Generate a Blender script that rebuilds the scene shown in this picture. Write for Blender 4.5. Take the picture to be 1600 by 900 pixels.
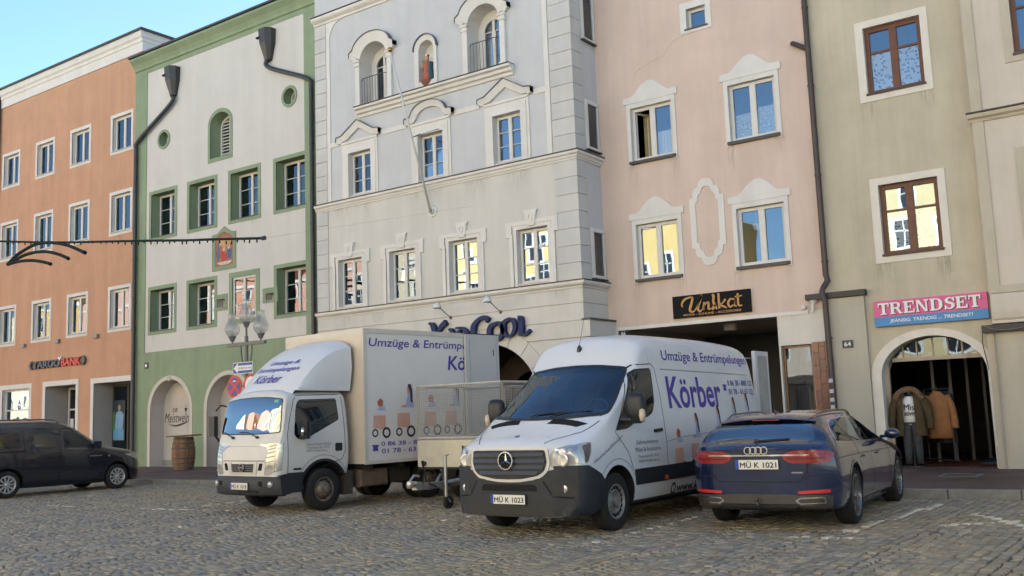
import bpy, bmesh, math, random
import numpy as np
from mathutils import Vector, Matrix
from mathutils.bvhtree import BVHTree
from mathutils.geometry import delaunay_2d_cdt

random.seed(7); np.random.seed(7)
for o in list(bpy.data.objects): bpy.data.objects.remove(o)
scene = bpy.context.scene
COL = scene.collection
R = math.radians
PI = math.pi

# ------------------------------------------------------------------ camera
CAM_F, CAM_YAW, CAM_PITCH, CAM_ROLL, CAM_H = 1525.77, R(35.41578), R(7.38198), R(2.14477), 1.4921
fwd = Vector((-math.sin(CAM_YAW)*math.cos(CAM_PITCH), math.cos(CAM_YAW)*math.cos(CAM_PITCH), math.sin(CAM_PITCH)))
rgt = Vector((math.cos(CAM_YAW), math.sin(CAM_YAW), 0)); dwn = fwd.cross(rgt)
c_, s_ = math.cos(CAM_ROLL), math.sin(CAM_ROLL)
cr = c_*rgt + s_*dwn; cd = -s_*rgt + c_*dwn
cam_data = bpy.data.cameras.new('camera'); cam = bpy.data.objects.new('camera', cam_data); COL.objects.link(cam)
cam_data.sensor_width = 36; cam_data.lens = CAM_F/1600*36; cam_data.clip_end = 3000; cam_data.clip_start = .1
m = Matrix((cr, -cd, -fwd)).transposed().to_4x4(); m.translation = (0, 0, CAM_H); cam.matrix_world = m
scene.camera = cam
def project(P):
    v = Vector(P)-Vector((0, 0, CAM_H)); z = v.dot(fwd)
    return (800+CAM_F*v.dot(cr)/z, 450+CAM_F*v.dot(cd)/z, z)

# ------------------------------------------------------------------ sky, sun, exposure
SUN_AZ, SUN_EL = R(-4), R(27)          # azimuth from +y (behind the facades) towards +x
world = bpy.data.worlds.new('World'); scene.world = world; world.use_nodes = True
nt = world.node_tree; bg = nt.nodes['Background']
sky = nt.nodes.new('ShaderNodeTexSky'); sky.sky_type = 'NISHITA'; sky.sun_disc = False
sky.sun_elevation = SUN_EL; sky.sun_rotation = SUN_AZ
sky.air_density = 1.0; sky.dust_density = .15; sky.ozone_density = 2.0; sky.altitude = 400
wtc = nt.nodes.new('ShaderNodeTexCoord'); wmp = nt.nodes.new('ShaderNodeMapping'); wmp.inputs['Scale'].default_value = (1.2, 1.2, 3.2); nt.links.new(wtc.outputs['Generated'], wmp.inputs[0])
wnz = nt.nodes.new('ShaderNodeTexNoise'); wnz.inputs['Scale'].default_value = 3.4; wnz.inputs['Detail'].default_value = 9; wnz.inputs['Roughness'].default_value = .62; nt.links.new(wmp.outputs[0], wnz.inputs['Vector'])
wmr = nt.nodes.new('ShaderNodeMapRange'); wmr.inputs[1].default_value = .46; wmr.inputs[2].default_value = .78; wmr.inputs[4].default_value = .35; nt.links.new(wnz.outputs[0], wmr.inputs[0])   # thin high cirrus
wmx = nt.nodes.new('ShaderNodeMix'); wmx.data_type = 'RGBA'; wmx.inputs[7].default_value = (2.2, 2.3, 2.45, 1); nt.links.new(wmr.outputs[0], wmx.inputs[0]); nt.links.new(sky.outputs[0], wmx.inputs[6])
nt.links.new(wmx.outputs[2], bg.inputs[0]); bg.inputs[1].default_value = .050
sd = bpy.data.lights.new('sun', 'SUN'); sd.energy = 5.0; sd.angle = R(.53); sd.color = (1, .93, .82)
sun = bpy.data.objects.new('sun', sd); COL.objects.link(sun)
sdir = Vector((math.sin(SUN_AZ)*math.cos(SUN_EL), math.cos(SUN_AZ)*math.cos(SUN_EL), math.sin(SUN_EL)))
sun.rotation_euler = sdir.to_track_quat('Z', 'Y').to_euler(); sun.location = sdir*80
scene.view_settings.view_transform = 'Standard'; scene.view_settings.look = 'None'
scene.view_settings.gamma = 1; scene.view_settings.use_curve_mapping = False
scene.view_settings.exposure = 2.62
scene.view_settings.use_white_balance = True; scene.view_settings.white_balance_temperature = 6050; scene.view_settings.white_balance_tint = 5
scene.render.engine = 'CYCLES'
scene.cycles.max_bounces = 6; scene.cycles.diffuse_bounces = 3; scene.cycles.glossy_bounces = 3; scene.cycles.transparent_max_bounces = 12
scene.cycles.caustics_reflective = False; scene.cycles.caustics_refractive = False

# ------------------------------------------------------------------ materials
MATS = {}
def srgb(r, g, b):
    f = lambda c: (c/255/12.92) if c/255 <= .04045 else ((c/255+.055)/1.055)**2.4
    return (f(r), f(g), f(b))
def M(name, col, rough=.7, spec=.4, metal=0, var=0., vscale=4., bump=0., bscale=60., coat=0, streak=0., emit=0, attr=None, rvar=0., trans=0, bdist=.01):
    if name in MATS: return MATS[name]
    mt = bpy.data.materials.new(name); mt.use_nodes = True; n = mt.node_tree.nodes; l = mt.node_tree.links
    b = n['Principled BSDF']; b.inputs['Base Color'].default_value = (*col, 1); b.inputs['Roughness'].default_value = rough
    b.inputs['Metallic'].default_value = metal; b.inputs['Specular IOR Level'].default_value = spec
    b.inputs['Coat Weight'].default_value = coat; b.inputs['Coat Roughness'].default_value = .03
    b.inputs['Transmission Weight'].default_value = trans
    if emit: b.inputs['Emission Color'].default_value = (*col, 1); b.inputs['Emission Strength'].default_value = emit
    tc = n.new('ShaderNodeTexCoord')
    last = None
    if attr:
        a = n.new('ShaderNodeAttribute'); a.attribute_name = attr; last = a.outputs['Color']
    if var:
        nz = n.new('ShaderNodeTexNoise'); nz.inputs['Scale'].default_value = vscale; nz.inputs['Detail'].default_value = 8; nz.inputs['Roughness'].default_value = .65
        l.new(tc.outputs['Object'], nz.inputs['Vector'])
        mr = n.new('ShaderNodeMapRange'); mr.inputs[1].default_value = .25; mr.inputs[2].default_value = .75; mr.inputs[3].default_value = 1-var; mr.inputs[4].default_value = 1+var
        l.new(nz.outputs[0], mr.inputs[0])
        mx = n.new('ShaderNodeMix'); mx.data_type = 'RGBA'; mx.blend_type = 'MULTIPLY'; mx.inputs[0].default_value = 1
        if last: l.new(last, mx.inputs[6])
        else: mx.inputs[6].default_value = (*col, 1)
        l.new(mr.outputs[0], mx.inputs[7]); last = mx.outputs[2]
        if rvar:
            mr2 = n.new('ShaderNodeMapRange'); mr2.inputs[1].default_value = .3; mr2.inputs[2].default_value = .7; mr2.inputs[3].default_value = rough-rvar; mr2.inputs[4].default_value = rough+rvar
            l.new(nz.outputs[0], mr2.inputs[0]); l.new(mr2.outputs[0], b.inputs['Roughness'])
    if streak:
        mp = n.new('ShaderNodeMapping'); mp.inputs['Scale'].default_value = (2.2, 2.2, .16); l.new(tc.outputs['Object'], mp.inputs[0])
        nz = n.new('ShaderNodeTexNoise'); nz.inputs['Scale'].default_value = 1.; nz.inputs['Detail'].default_value = 9; nz.inputs['Roughness'].default_value = .7
        l.new(mp.outputs[0], nz.inputs['Vector'])
        mr = n.new('ShaderNodeMapRange'); mr.inputs[1].default_value = .35; mr.inputs[2].default_value = .7; mr.inputs[3].default_value = 1+.35*streak; mr.inputs[4].default_value = 1-streak
        l.new(nz.outputs[0], mr.inputs[0])
        # small scattered scuffs
        n2 = n.new('ShaderNodeTexNoise'); n2.inputs['Scale'].default_value = 5.; n2.inputs['Detail'].default_value = 10; n2.inputs['Roughness'].default_value = .8
        l.new(tc.outputs['Object'], n2.inputs['Vector'])
        m3 = n.new('ShaderNodeMapRange'); m3.inputs[1].default_value = .66; m3.inputs[2].default_value = .78; m3.inputs[3].default_value = 1; m3.inputs[4].default_value = 1-1.4*streak
        l.new(n2.outputs[0], m3.inputs[0])
        mm = n.new('ShaderNodeMath'); mm.operation = 'MULTIPLY'; l.new(mr.outputs[0], mm.inputs[0]); l.new(m3.outputs[0], mm.inputs[1])
        mx = n.new('ShaderNodeMix'); mx.data_type = 'RGBA'; mx.blend_type = 'MULTIPLY'; mx.inputs[0].default_value = 1
        if last: l.new(last, mx.inputs[6])
        else: mx.inputs[6].default_value = (*col, 1)
        l.new(mm.outputs[0], mx.inputs[7]); last = mx.outputs[2]
    if last: l.new(last, b.inputs['Base Color'])
    if bump:
        nb = n.new('ShaderNodeTexNoise'); nb.inputs['Scale'].default_value = bscale; nb.inputs['Detail'].default_value = 6
        l.new(tc.outputs['Object'], nb.inputs['Vector'])
        bp = n.new('ShaderNodeBump'); bp.inputs['Strength'].default_value = bump; bp.inputs['Distance'].default_value = bdist
        l.new(nb.outputs[0], bp.inputs['Height']); l.new(bp.outputs[0], b.inputs['Normal'])
    MATS[name] = mt; return mt
def stucco(name, col, streak=.1, var=.07):
    return M(name, col, rough=.92, spec=.15, var=var*1.4, vscale=.9, bump=.35, bscale=55, streak=streak*1.15)
def glass_mat(name, refl=.3, tint=(.6, .65, .68), wob=.02, body=None):
    if name in MATS: return MATS[name]
    mt = bpy.data.materials.new(name); mt.use_nodes = True; n = mt.node_tree.nodes; l = mt.node_tree.links
    n.remove(n['Principled BSDF']); out = n['Material Output']
    lw = n.new('ShaderNodeFresnel'); lw.inputs[0].default_value = 1.5
    mr = n.new('ShaderNodeMapRange'); mr.inputs[3].default_value = refl-.04; mr.inputs[4].default_value = 1.; l.new(lw.outputs[0], mr.inputs[0])
    g = n.new('ShaderNodeBsdfGlossy'); g.inputs['Roughness'].default_value = .012; g.inputs['Color'].default_value = (.80, .90, 1, 1)
    if body: t = n.new('ShaderNodeBsdfDiffuse'); t.inputs[0].default_value = (*body, 1)
    else: t = n.new('ShaderNodeBsdfTransparent'); t.inputs[0].default_value = (*tint, 1)
    mx = n.new('ShaderNodeMixShader'); l.new(mr.outputs[0], mx.inputs[0]); l.new(t.outputs[0], mx.inputs[1]); l.new(g.outputs[0], mx.inputs[2])
    l.new(mx.outputs[0], out.inputs['Surface'])
    if wob:
        tc = n.new('ShaderNodeTexCoord'); nz = n.new('ShaderNodeTexNoise'); nz.inputs['Scale'].default_value = 1.6; nz.inputs['Detail'].default_value = 1
        l.new(tc.outputs['Object'], nz.inputs['Vector'])
        bp = n.new('ShaderNodeBump'); bp.inputs['Strength'].default_value = 1; bp.inputs['Distance'].default_value = wob; l.new(nz.outputs[0], bp.inputs['Height'])
        l.new(bp.outputs[0], g.inputs['Normal'])
    MATS[name] = mt; return mt

GLASS = glass_mat('window_glass', .135, (.90, .93, .94), .0012)
WHITE_FR = M('white_window_paint', (.62, .60, .56), .5, .4, var=.06, vscale=6)
DARK = M('dark_interior', (.02, .02, .022), .9, .1)
BLACK_PL = M('black_plastic', (.016, .017, .019), .45, .4, var=.15, vscale=9)
ZINC = M('dark_zinc_pipe', (.035, .034, .036), .45, .5, var=.25, vscale=7)
COPPER = M('brown_copper_pipe', (.055, .036, .03), .5, .5, var=.3, vscale=5)
CURTAIN = M('white_net_curtain', (.72, .73, .75), .9, .1, var=.2, vscale=25)

# ------------------------------------------------------------------ mesh builder and object helpers
ORG = {}
def setprops(o, label=None, cat=None, group=None, kind=None):
    if label: o['label'] = label
    if cat: o['category'] = cat
    if group: o['group'] = group
    if kind: o['kind'] = kind
    return o
def thing(name, loc, label, cat, group=None, rotz=0):
    o = bpy.data.objects.new(name, None); COL.objects.link(o); o.location = loc; o.rotation_euler = (0, 0, rotz)
    o.empty_display_size = .2
    ORG[o] = Vector(loc) if rotz == 0 else Vector((0, 0, 0))
    return setprops(o, label, cat, group)
class MB:
    def __init__(s): s.v = []; s.f = []; s.m = []
    def add(s, vs, fs, mi=0):
        k = len(s.v); s.v += [tuple(v) for v in vs]; s.f += [tuple(i+k for i in f) for f in fs]; s.m += [mi]*len(fs); return s
    def box(s, x0, x1, y0, y1, z0, z1, mi=0):
        return s.add([(x0,y0,z0),(x1,y0,z0),(x1,y1,z0),(x0,y1,z0),(x0,y0,z1),(x1,y0,z1),(x1,y1,z1),(x0,y1,z1)],
                     [(0,3,2,1),(4,5,6,7),(0,1,5,4),(1,2,6,5),(2,3,7,6),(3,0,4,7)], mi)
    def bbox(s, x0, x1, y0, y1, z0, z1, b=.01, mi=0):           # box whose street side (y0) is chamfered
        return s.add([(x0,y1,z0),(x1,y1,z0),(x1,y1,z1),(x0,y1,z1),(x0,y0+b,z0),(x1,y0+b,z0),(x1,y0+b,z1),(x0,y0+b,z1),(x0+b,y0,z0+b),(x1-b,y0,z0+b),(x1-b,y0,z1-b),(x0+b,y0,z1-b)],
                     [(8,9,10,11),(4,5,9,8),(5,6,10,9),(6,7,11,10),(7,4,8,11),(0,1,5,4),(1,2,6,5),(2,3,7,6),(3,0,4,7),(1,0,3,2)], mi)
    def prism(s, poly, y0, y1, mi=0, cap=True):                    # poly of (x,z); extruded from y0 (street side) to y1
        n = len(poly)
        s.add([(x, y0, z) for x, z in poly]+[(x, y1, z) for x, z in poly],
              ([tuple(range(n)), tuple(range(2*n-1, n-1, -1))] if cap else [])+[(i, n+i, n+(i+1) % n, (i+1) % n) for i in range(n)], mi); return s
    def ring(s, outer, inner, y0, y1, mi=0, closed=True, yi=None):
        n = len(outer); yi = y0 if yi is None else yi
        vs = [(x,y0,z) for x,z in outer]+[(x,yi,z) for x,z in inner]+[(x,y1,z) for x,z in outer]+[(x,y1,z) for x,z in inner]
        fs = []
        for i in range(n if closed else n-1):
            j = (i+1) % n
            fs += [(i,j,n+j,n+i),(i,2*n+i,2*n+j,j),(n+i,n+j,3*n+j,3*n+i),(2*n+i,3*n+i,3*n+j,2*n+j)]
        if not closed:
            fs += [(0, n, 3*n, 2*n), (n-1, 3*n-1, 4*n-1, 2*n-1)]
        s.add(vs, fs, mi); return s
    def tube(s, pts, r, seg=8, mi=0, caps=True):
        pts = [Vector(p) for p in pts]; rings = []
        rr = r if isinstance(r, (list, tuple)) else [r]*len(pts)
        up = None
        for i, p in enumerate(pts):
            t = (pts[min(i+1, len(pts)-1)]-pts[max(i-1, 0)]).normalized()
            if up is None: up = Vector((0,0,1)) if abs(t.z) < .9 else Vector((1,0,0))
            a = t.cross(up).normalized(); b = a.cross(t).normalized(); up = b
            rings.append([p+rr[i]*(math.cos(2*PI*k/seg)*a+math.sin(2*PI*k/seg)*b) for k in range(seg)])
        vs = [v for rg in rings for v in rg]; fs = []
        for i in range(len(pts)-1):
            for k in range(seg):
                fs.append((i*seg+k, i*seg+(k+1) % seg, (i+1)*seg+(k+1) % seg, (i+1)*seg+k))
        if caps: fs += [tuple(range(seg-1, -1, -1)), tuple(range((len(pts)-1)*seg, len(pts)*seg))]
        s.add(vs, fs, mi); return s
    def lathe(s, prof, c, axis='z', seg=24, mi=0, a0=0, a1=2*PI):
        full = abs(a1-a0-2*PI) < 1e-6; vs = []; n = len(prof); cnt = seg if full else seg+1
        for k in range(cnt):
            a = a0+(a1-a0)*k/seg
            for r, h in prof:
                u, w = r*math.cos(a), r*math.sin(a)
                vs.append((c[0]+u, c[1]+w, c[2]+h) if axis == 'z' else (c[0]+u, c[1]+h, c[2]+w) if axis == 'y' else (c[0]+h, c[1]+u, c[2]+w))
        fs = []
        for k in range(seg):
            j = (k+1) % cnt
            for i in range(n-1): fs.append((k*n+i, j*n+i, j*n+i+1, k*n+i+1))
        s.add(vs, fs, mi); return s
    def obj(s, name, mats, parent=None, smooth=False, world=True, kind=None, label=None, angle=None):
        me = bpy.data.meshes.new(name); off = ORG.get(parent, Vector((0,0,0))) if (parent and world) else Vector((0,0,0))
        me.from_pydata([(v[0]-off.x, v[1]-off.y, v[2]-off.z) for v in s.v], [], s.f)
        if not isinstance(mats, (list, tuple)): mats = [mats]
        for mt in mats: me.materials.append(mt)
        if len(mats) > 1: me.polygons.foreach_set('material_index', s.m)
        bm = bmesh.new(); bm.from_mesh(me); bmesh.ops.recalc_face_normals(bm, faces=bm.faces); bm.to_mesh(me); bm.free()
        return link(name, me, parent, smooth, kind, label, angle)
def link(name, me, parent=None, smooth=False, kind=None, label=None, angle=None):
    if smooth:
        me.polygons.foreach_set('use_smooth', [True]*len(me.polygons))
        if angle: me.set_sharp_from_angle(angle=R(angle))
    o = bpy.data.objects.new(name, me); COL.objects.link(o)
    if parent: o.parent = parent; ORG[o] = ORG.get(parent, Vector((0,0,0)))
    setprops(o, label, None, None, kind); return o
def copy_tree(o, parent=None):
    c = o.copy(); COL.objects.link(c)
    if parent: c.parent = parent
    for ch in o.children: copy_tree(ch, c)
    return c
def rect(x0, x1, z0, z1): return [(x0,z0),(x1,z0),(x1,z1),(x0,z1)]
def archpoly(x0, x1, z0, zs, rise, n=14):                          # opening: jambs to zs, elliptical head of given rise
    c = (x0+x1)/2; a = (x1-x0)/2
    return [(x0,z0),(x1,z0)]+[(c+a*math.cos(PI*k/n), zs+rise*math.sin(PI*k/n)) for k in range(n+1)]
def circ(cx, cz, rx, rz, n=24): return [(cx+rx*math.cos(2*PI*k/n), cz+rz*math.sin(2*PI*k/n)) for k in range(n)]
def tri_fill(outline, holes):
    bm = bmesh.new(); es = []
    for lp in [outline]+holes:
        vs = [bm.verts.new((x, 0, z)) for x, z in lp]
        es += [bm.edges.new((vs[i], vs[(i+1) % len(vs)])) for i in range(len(vs))]
    bmesh.ops.triangle_fill(bm, use_beauty=True, use_dissolve=False, edges=es, normal=(0,-1,0))
    bm.verts.index_update(); v = [(a.co.x, a.co.z) for a in bm.verts]; f = [tuple(a.index for a in fc.verts) for fc in bm.faces]; bm.free()
    return v, f
def wall(parent, outline, holes, y, mats, depth=.22, name='wall', hole_mi=None, hole_depth=None):
    v, f = tri_fill(outline, holes); b = MB(); b.add([(x, y, z) for x, z in v], f, 0)
    for i, h in enumerate(holes):
        n = len(h); d = hole_depth[i] if hole_depth else depth
        b.add([(x, y, z) for x, z in h]+[(x, y+d, z) for x, z in h], [(k, (k+1) % n, n+(k+1) % n, n+k) for k in range(n)], hole_mi[i] if hole_mi else 0)
    return b.obj(name, mats, parent)
def shell(parent, x0, x1, y, y2, z0, z1, mt, roofm, left=True, right=True):   # flanks, back and roof of a house
    b = MB(); b.add([(x0,y,z0),(x0,y2,z0),(x0,y2,z1),(x0,y,z1)], [(0,1,2,3)]); b.add([(x1,y,z0),(x1,y2,z0),(x1,y2,z1),(x1,y,z1)], [(0,1,2,3)])
    b.add([(x0,y2,z0),(x1,y2,z0),(x1,y2,z1),(x0,y2,z1)], [(0,1,2,3)]); b.obj('side_walls', mt, parent)
    r = MB(); r.add([(x0,y+.01,z1-.02),(x1,y+.01,z1-.02),(x1,y2,z1-.02),(x0,y2,z1-.02)], [(0,1,2,3)]); r.obj('roof', roofm, parent)
ROOF = M('roof_sheet', (.05, .035, .032), .7, .3, var=.2)

def window(parent, x0, x1, z0, z1, y, fm=None, fw=.06, nx=2, bars=(), pane=GLASS, mull=.05, th=.06, barw=.025, head=0, sash=True, name='window', open_left=False):
    """casement: frame + mullions (+ glazing bars at the given height fractions), one pane per light; y = frame face; head>0 rounds the top"""
    fm = fm or WHITE_FR; b = MB()
    if head:
        o = archpoly(x0, x1, z0, z1-head, head, 12); i = archpoly(x0+fw, x1-fw, z0+fw, z1-head, head-fw, 12)
    else: o = rect(x0, x1, z0, z1); i = rect(x0+fw, x1-fw, z0+fw, z1-fw)
    b.ring(o, i, y, y+th)
    xs = [x0+fw+(x1-x0-2*fw)*k/nx for k in range(nx+1)]
    zt = z1-fw-(.02 if head else 0)
    for k in range(1, nx): b.box(xs[k]-mull/2, xs[k]+mull/2, y-.012, y+th*.9, z0+fw*.6, zt)
    zs = [z0+fw]+[z0+fw+(z1-z0-2*fw)*t for t in bars]+[z1-fw]
    for k in range(nx):
        a = xs[k]+(mull/2 if k else 0); c = xs[k+1]-(mull/2 if k < nx-1 else 0)
        if sash:
            sw = .022; zz = zt if not head else z1-head
            b.ring(rect(a, c, z0+fw, zz), rect(a+sw, c-sw, z0+fw+sw, zz-sw), y-.006, y+th*.8)
        for z in zs[1:-1]: b.box(a, c, y+.002, y+th*.7, z-barw/2, z+barw/2)
    w = b.obj(name, fm, parent)
    for k in range(nx):
        a = xs[k]; c = xs[k+1]
        for j in range(len(zs)-1):
            if open_left and k == 0: continue
            p = MB(); tilt = random.uniform(-.004, .004); t2 = random.uniform(-.004, .004)
            if head and j == len(zs)-2:
                n = 8; xc = (x0+x1)/2; aa = (x1-x0)/2
                pts = [(a, zs[j]), (c, zs[j])]
                for q in range(n+1):
                    x = c+(a-c)*q/n; t = max(0, 1-((x-xc)/aa)**2); pts.append((x, z1-head+(head-fw*.5)*math.sqrt(t)))
                p.prism(pts, y+th*.45, y+th*.45+.006)
            else:
                yy = y+th*.45
                vs = [(a,yy+tilt,zs[j]),(c,yy-tilt,zs[j]),(c,yy-tilt+t2,zs[j+1]),(a,yy+tilt+t2,zs[j+1])]
                p.add(vs+[(q[0], q[1]+.006, q[2]) for q in vs], [(0,1,2,3),(7,6,5,4),(0,4,5,1),(1,5,6,2),(2,6,7,3),(3,7,4,0)])
            p.obj('pane', pane, w)
    return w
def curtain(w, x0, x1, z0, z1, y, mt=None, folds=7, amp=.03):
    b = MB(); n = folds*6; vs = []; 
    for k in range(n+1):
        x = x0+(x1-x0)*k/n; yy = y+amp*math.sin(2*PI*folds*k/n); vs += [(x, yy, z0), (x, yy, z1)]
    b.add(vs, [(2*k, 2*k+2, 2*k+3, 2*k+1) for k in range(n)]); return b.obj('curtain', mt or CURTAIN, w, smooth=True)

def stain_mat():
    if 'rain_stain' in MATS: return MATS['rain_stain']
    mt = bpy.data.materials.new('rain_stain'); mt.use_nodes = True; n = mt.node_tree.nodes; l = mt.node_tree.links; b = n['Principled BSDF']; b.inputs['Base Color'].default_value = (.13,.115,.095,1); b.inputs['Roughness'].default_value = .95; b.inputs['Specular IOR Level'].default_value = .1
    tc = n.new('ShaderNodeTexCoord'); sp = n.new('ShaderNodeSeparateXYZ'); l.new(tc.outputs['Generated'], sp.inputs[0])
    mp = n.new('ShaderNodeMapping'); mp.inputs['Scale'].default_value = (16,1,1.3); l.new(tc.outputs['Object'], mp.inputs[0]); nz = n.new('ShaderNodeTexNoise'); nz.inputs['Scale'].default_value = 1.6; nz.inputs['Detail'].default_value = 8; l.new(mp.outputs[0], nz.inputs['Vector'])
    def mth(op, a, c=None, v=None):
        q = n.new('ShaderNodeMath'); q.operation = op; q.use_clamp = op != 'POWER'; l.new(a, q.inputs[0])
        if c is not None: l.new(c, q.inputs[1])
        elif v is not None: q.inputs[1].default_value = v
        return q.outputs[0]
    zf = mth('POWER', sp.outputs['Z'], v=1.6); nf = n.new('ShaderNodeMapRange'); nf.inputs[1].default_value = .42; nf.inputs[2].default_value = .7; l.new(nz.outputs[0], nf.inputs[0])
    pp = n.new('ShaderNodeMath'); pp.operation = 'PINGPONG'; pp.inputs[1].default_value = .5; l.new(sp.outputs['X'], pp.inputs[0]); ex = mth('MULTIPLY', pp.outputs[0], v=4.)
    a = mth('MULTIPLY', mth('MULTIPLY', mth('MULTIPLY', zf, nf.outputs[0]), ex), v=.30); l.new(a, b.inputs['Alpha']); MATS['rain_stain'] = mt; return mt
def stain(parent, x, w, z1, h, y):
    b = MB(); b.add([(x-w/2,y,z1-h),(x+w/2,y,z1-h),(x+w/2,y,z1),(x-w/2,y,z1)], [(0,1,2,3)]); return b.obj('rain_stain', stain_mat(), parent)
# text as mesh in the plane of a wall: returns 2D triangles
def text2d(s, size=1., shear=0., bold=0., spacing=1., extr=0):
    cu = bpy.data.curves.new('t', 'FONT'); cu.body = s; cu.size = size; cu.shear = shear; cu.offset = bold; cu.space_character = spacing; cu.resolution_u = 3
    o = bpy.data.objects.new('t', cu); COL.objects.link(o); dg = bpy.context.evaluated_depsgraph_get(); dg.update()
    me = bpy.data.meshes.new_from_object(o.evaluated_get(dg)); bpy.data.objects.remove(o); bpy.data.curves.remove(cu)
    v = np.array([tuple(a.co[:2]) for a in me.vertices]); f = [tuple(p.vertices) for p in me.polygons]; bpy.data.meshes.remove(me)
    return v, f
def fit_text(s, x0, x1, z0, z1, **k):
    v, f = text2d(s, **k); lo = v.min(0); hi = v.max(0)
    v = (v-lo)/(hi-lo)*np.array([x1-x0, z1-z0])+np.array([x0, z0]); return v, f
def letters(v, f):
    """split text triangles into single letters (parts overlapping in x stay together)"""
    par = list(range(len(v)))
    def fd(a):
        while par[a] != a: par[a] = par[par[a]]; a = par[a]
        return a
    for fc in f:
        for q in fc[1:]: par[fd(q)] = fd(fc[0])
    comp = {}
    for fc in f: comp.setdefault(fd(fc[0]), []).append(fc)
    items = []
    for fs in comp.values():
        xs = [v[i][0] for fc in fs for i in fc]; items.append([min(xs), max(xs), fs])
    items.sort(key=lambda t: t[0]); out = []
    for it in items:
        if out and it[0] < out[-1][1]-.35*min(it[1]-it[0], out[-1][1]-out[-1][0]): out[-1][1] = max(out[-1][1], it[1]); out[-1][2] += it[2]
        else: out.append(it)
    res = []
    for a, b, fs in out:
        ids = sorted({i for fc in fs for i in fc}); mp = {q: k for k, q in enumerate(ids)}
        res.append((np.array([v[i] for i in ids]), [tuple(mp[i] for i in fc) for fc in fs]))
    return res
def wall_text(parent, s, x0, x1, z0, z1, y, mt, th=.004, name='lettering', **k):
    v, f = fit_text(s, x0, x1, z0, z1, **k); small = (z1-z0) < .12
    for v, f in ([(v, f)] if small else letters(v, f)):
        b = MB(); b.add([(x, y-th, z) for x, z in v], f)
        if th > .006:
            cnt = {}
            for fc in f:
                for i in range(len(fc)):
                    e = (fc[i], fc[(i+1) % len(fc)]); cnt[e] = cnt.get(e, 0)+1
            for (i, j) in list(cnt):
                if (j, i) not in cnt:
                    b.add([(v[i][0], y-th, v[i][1]), (v[j][0], y-th, v[j][1]), (v[j][0], y, v[j][1]), (v[i][0], y, v[i][1])], [(0,1,2,3)])
        b.obj(name if small else 'letter', mt, parent, kind='stuff' if small else None)
def smooth_path(pts, n=6):
    pts = [np.array(p, float) for p in pts]; out = []
    P = [2*pts[0]-pts[1]]+pts+[2*pts[-1]-pts[-2]]
    for i in range(1, len(P)-2):
        for k in range(n):
            t = k/n; a, b, c, d = P[i-1], P[i], P[i+1], P[i+2]
            out.append(.5*((2*b)+(-a+c)*t+(2*a-5*b+4*c-d)*t*t+(-a+3*b-3*c+d)*t**3))
    out.append(pts[-1]); return out
# ================================================================== GROUND
ZP = .13                                                            # pavement level
KY = 16.0                                                           # kerb front face
JOINT = M('joint_sand', (.15, .135, .105), .95, .1, var=.35, vscale=1.3, bump=.5, bscale=9, bdist=.03)
STONE = M('cobble_stone', (.2, .19, .17), .62, .35, attr='Col', var=.22, vscale=9, bump=.5, bscale=45, rvar=.14)
gb = MB(); gb.add([(-1500,-1500,-.022),(1500,-1500,-.022),(1500,1500,-.022),(-1500,1500,-.022)], [(0,1,2,3)])
ground = gb.obj('cobbled_square', JOINT, None, kind='structure')

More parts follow.
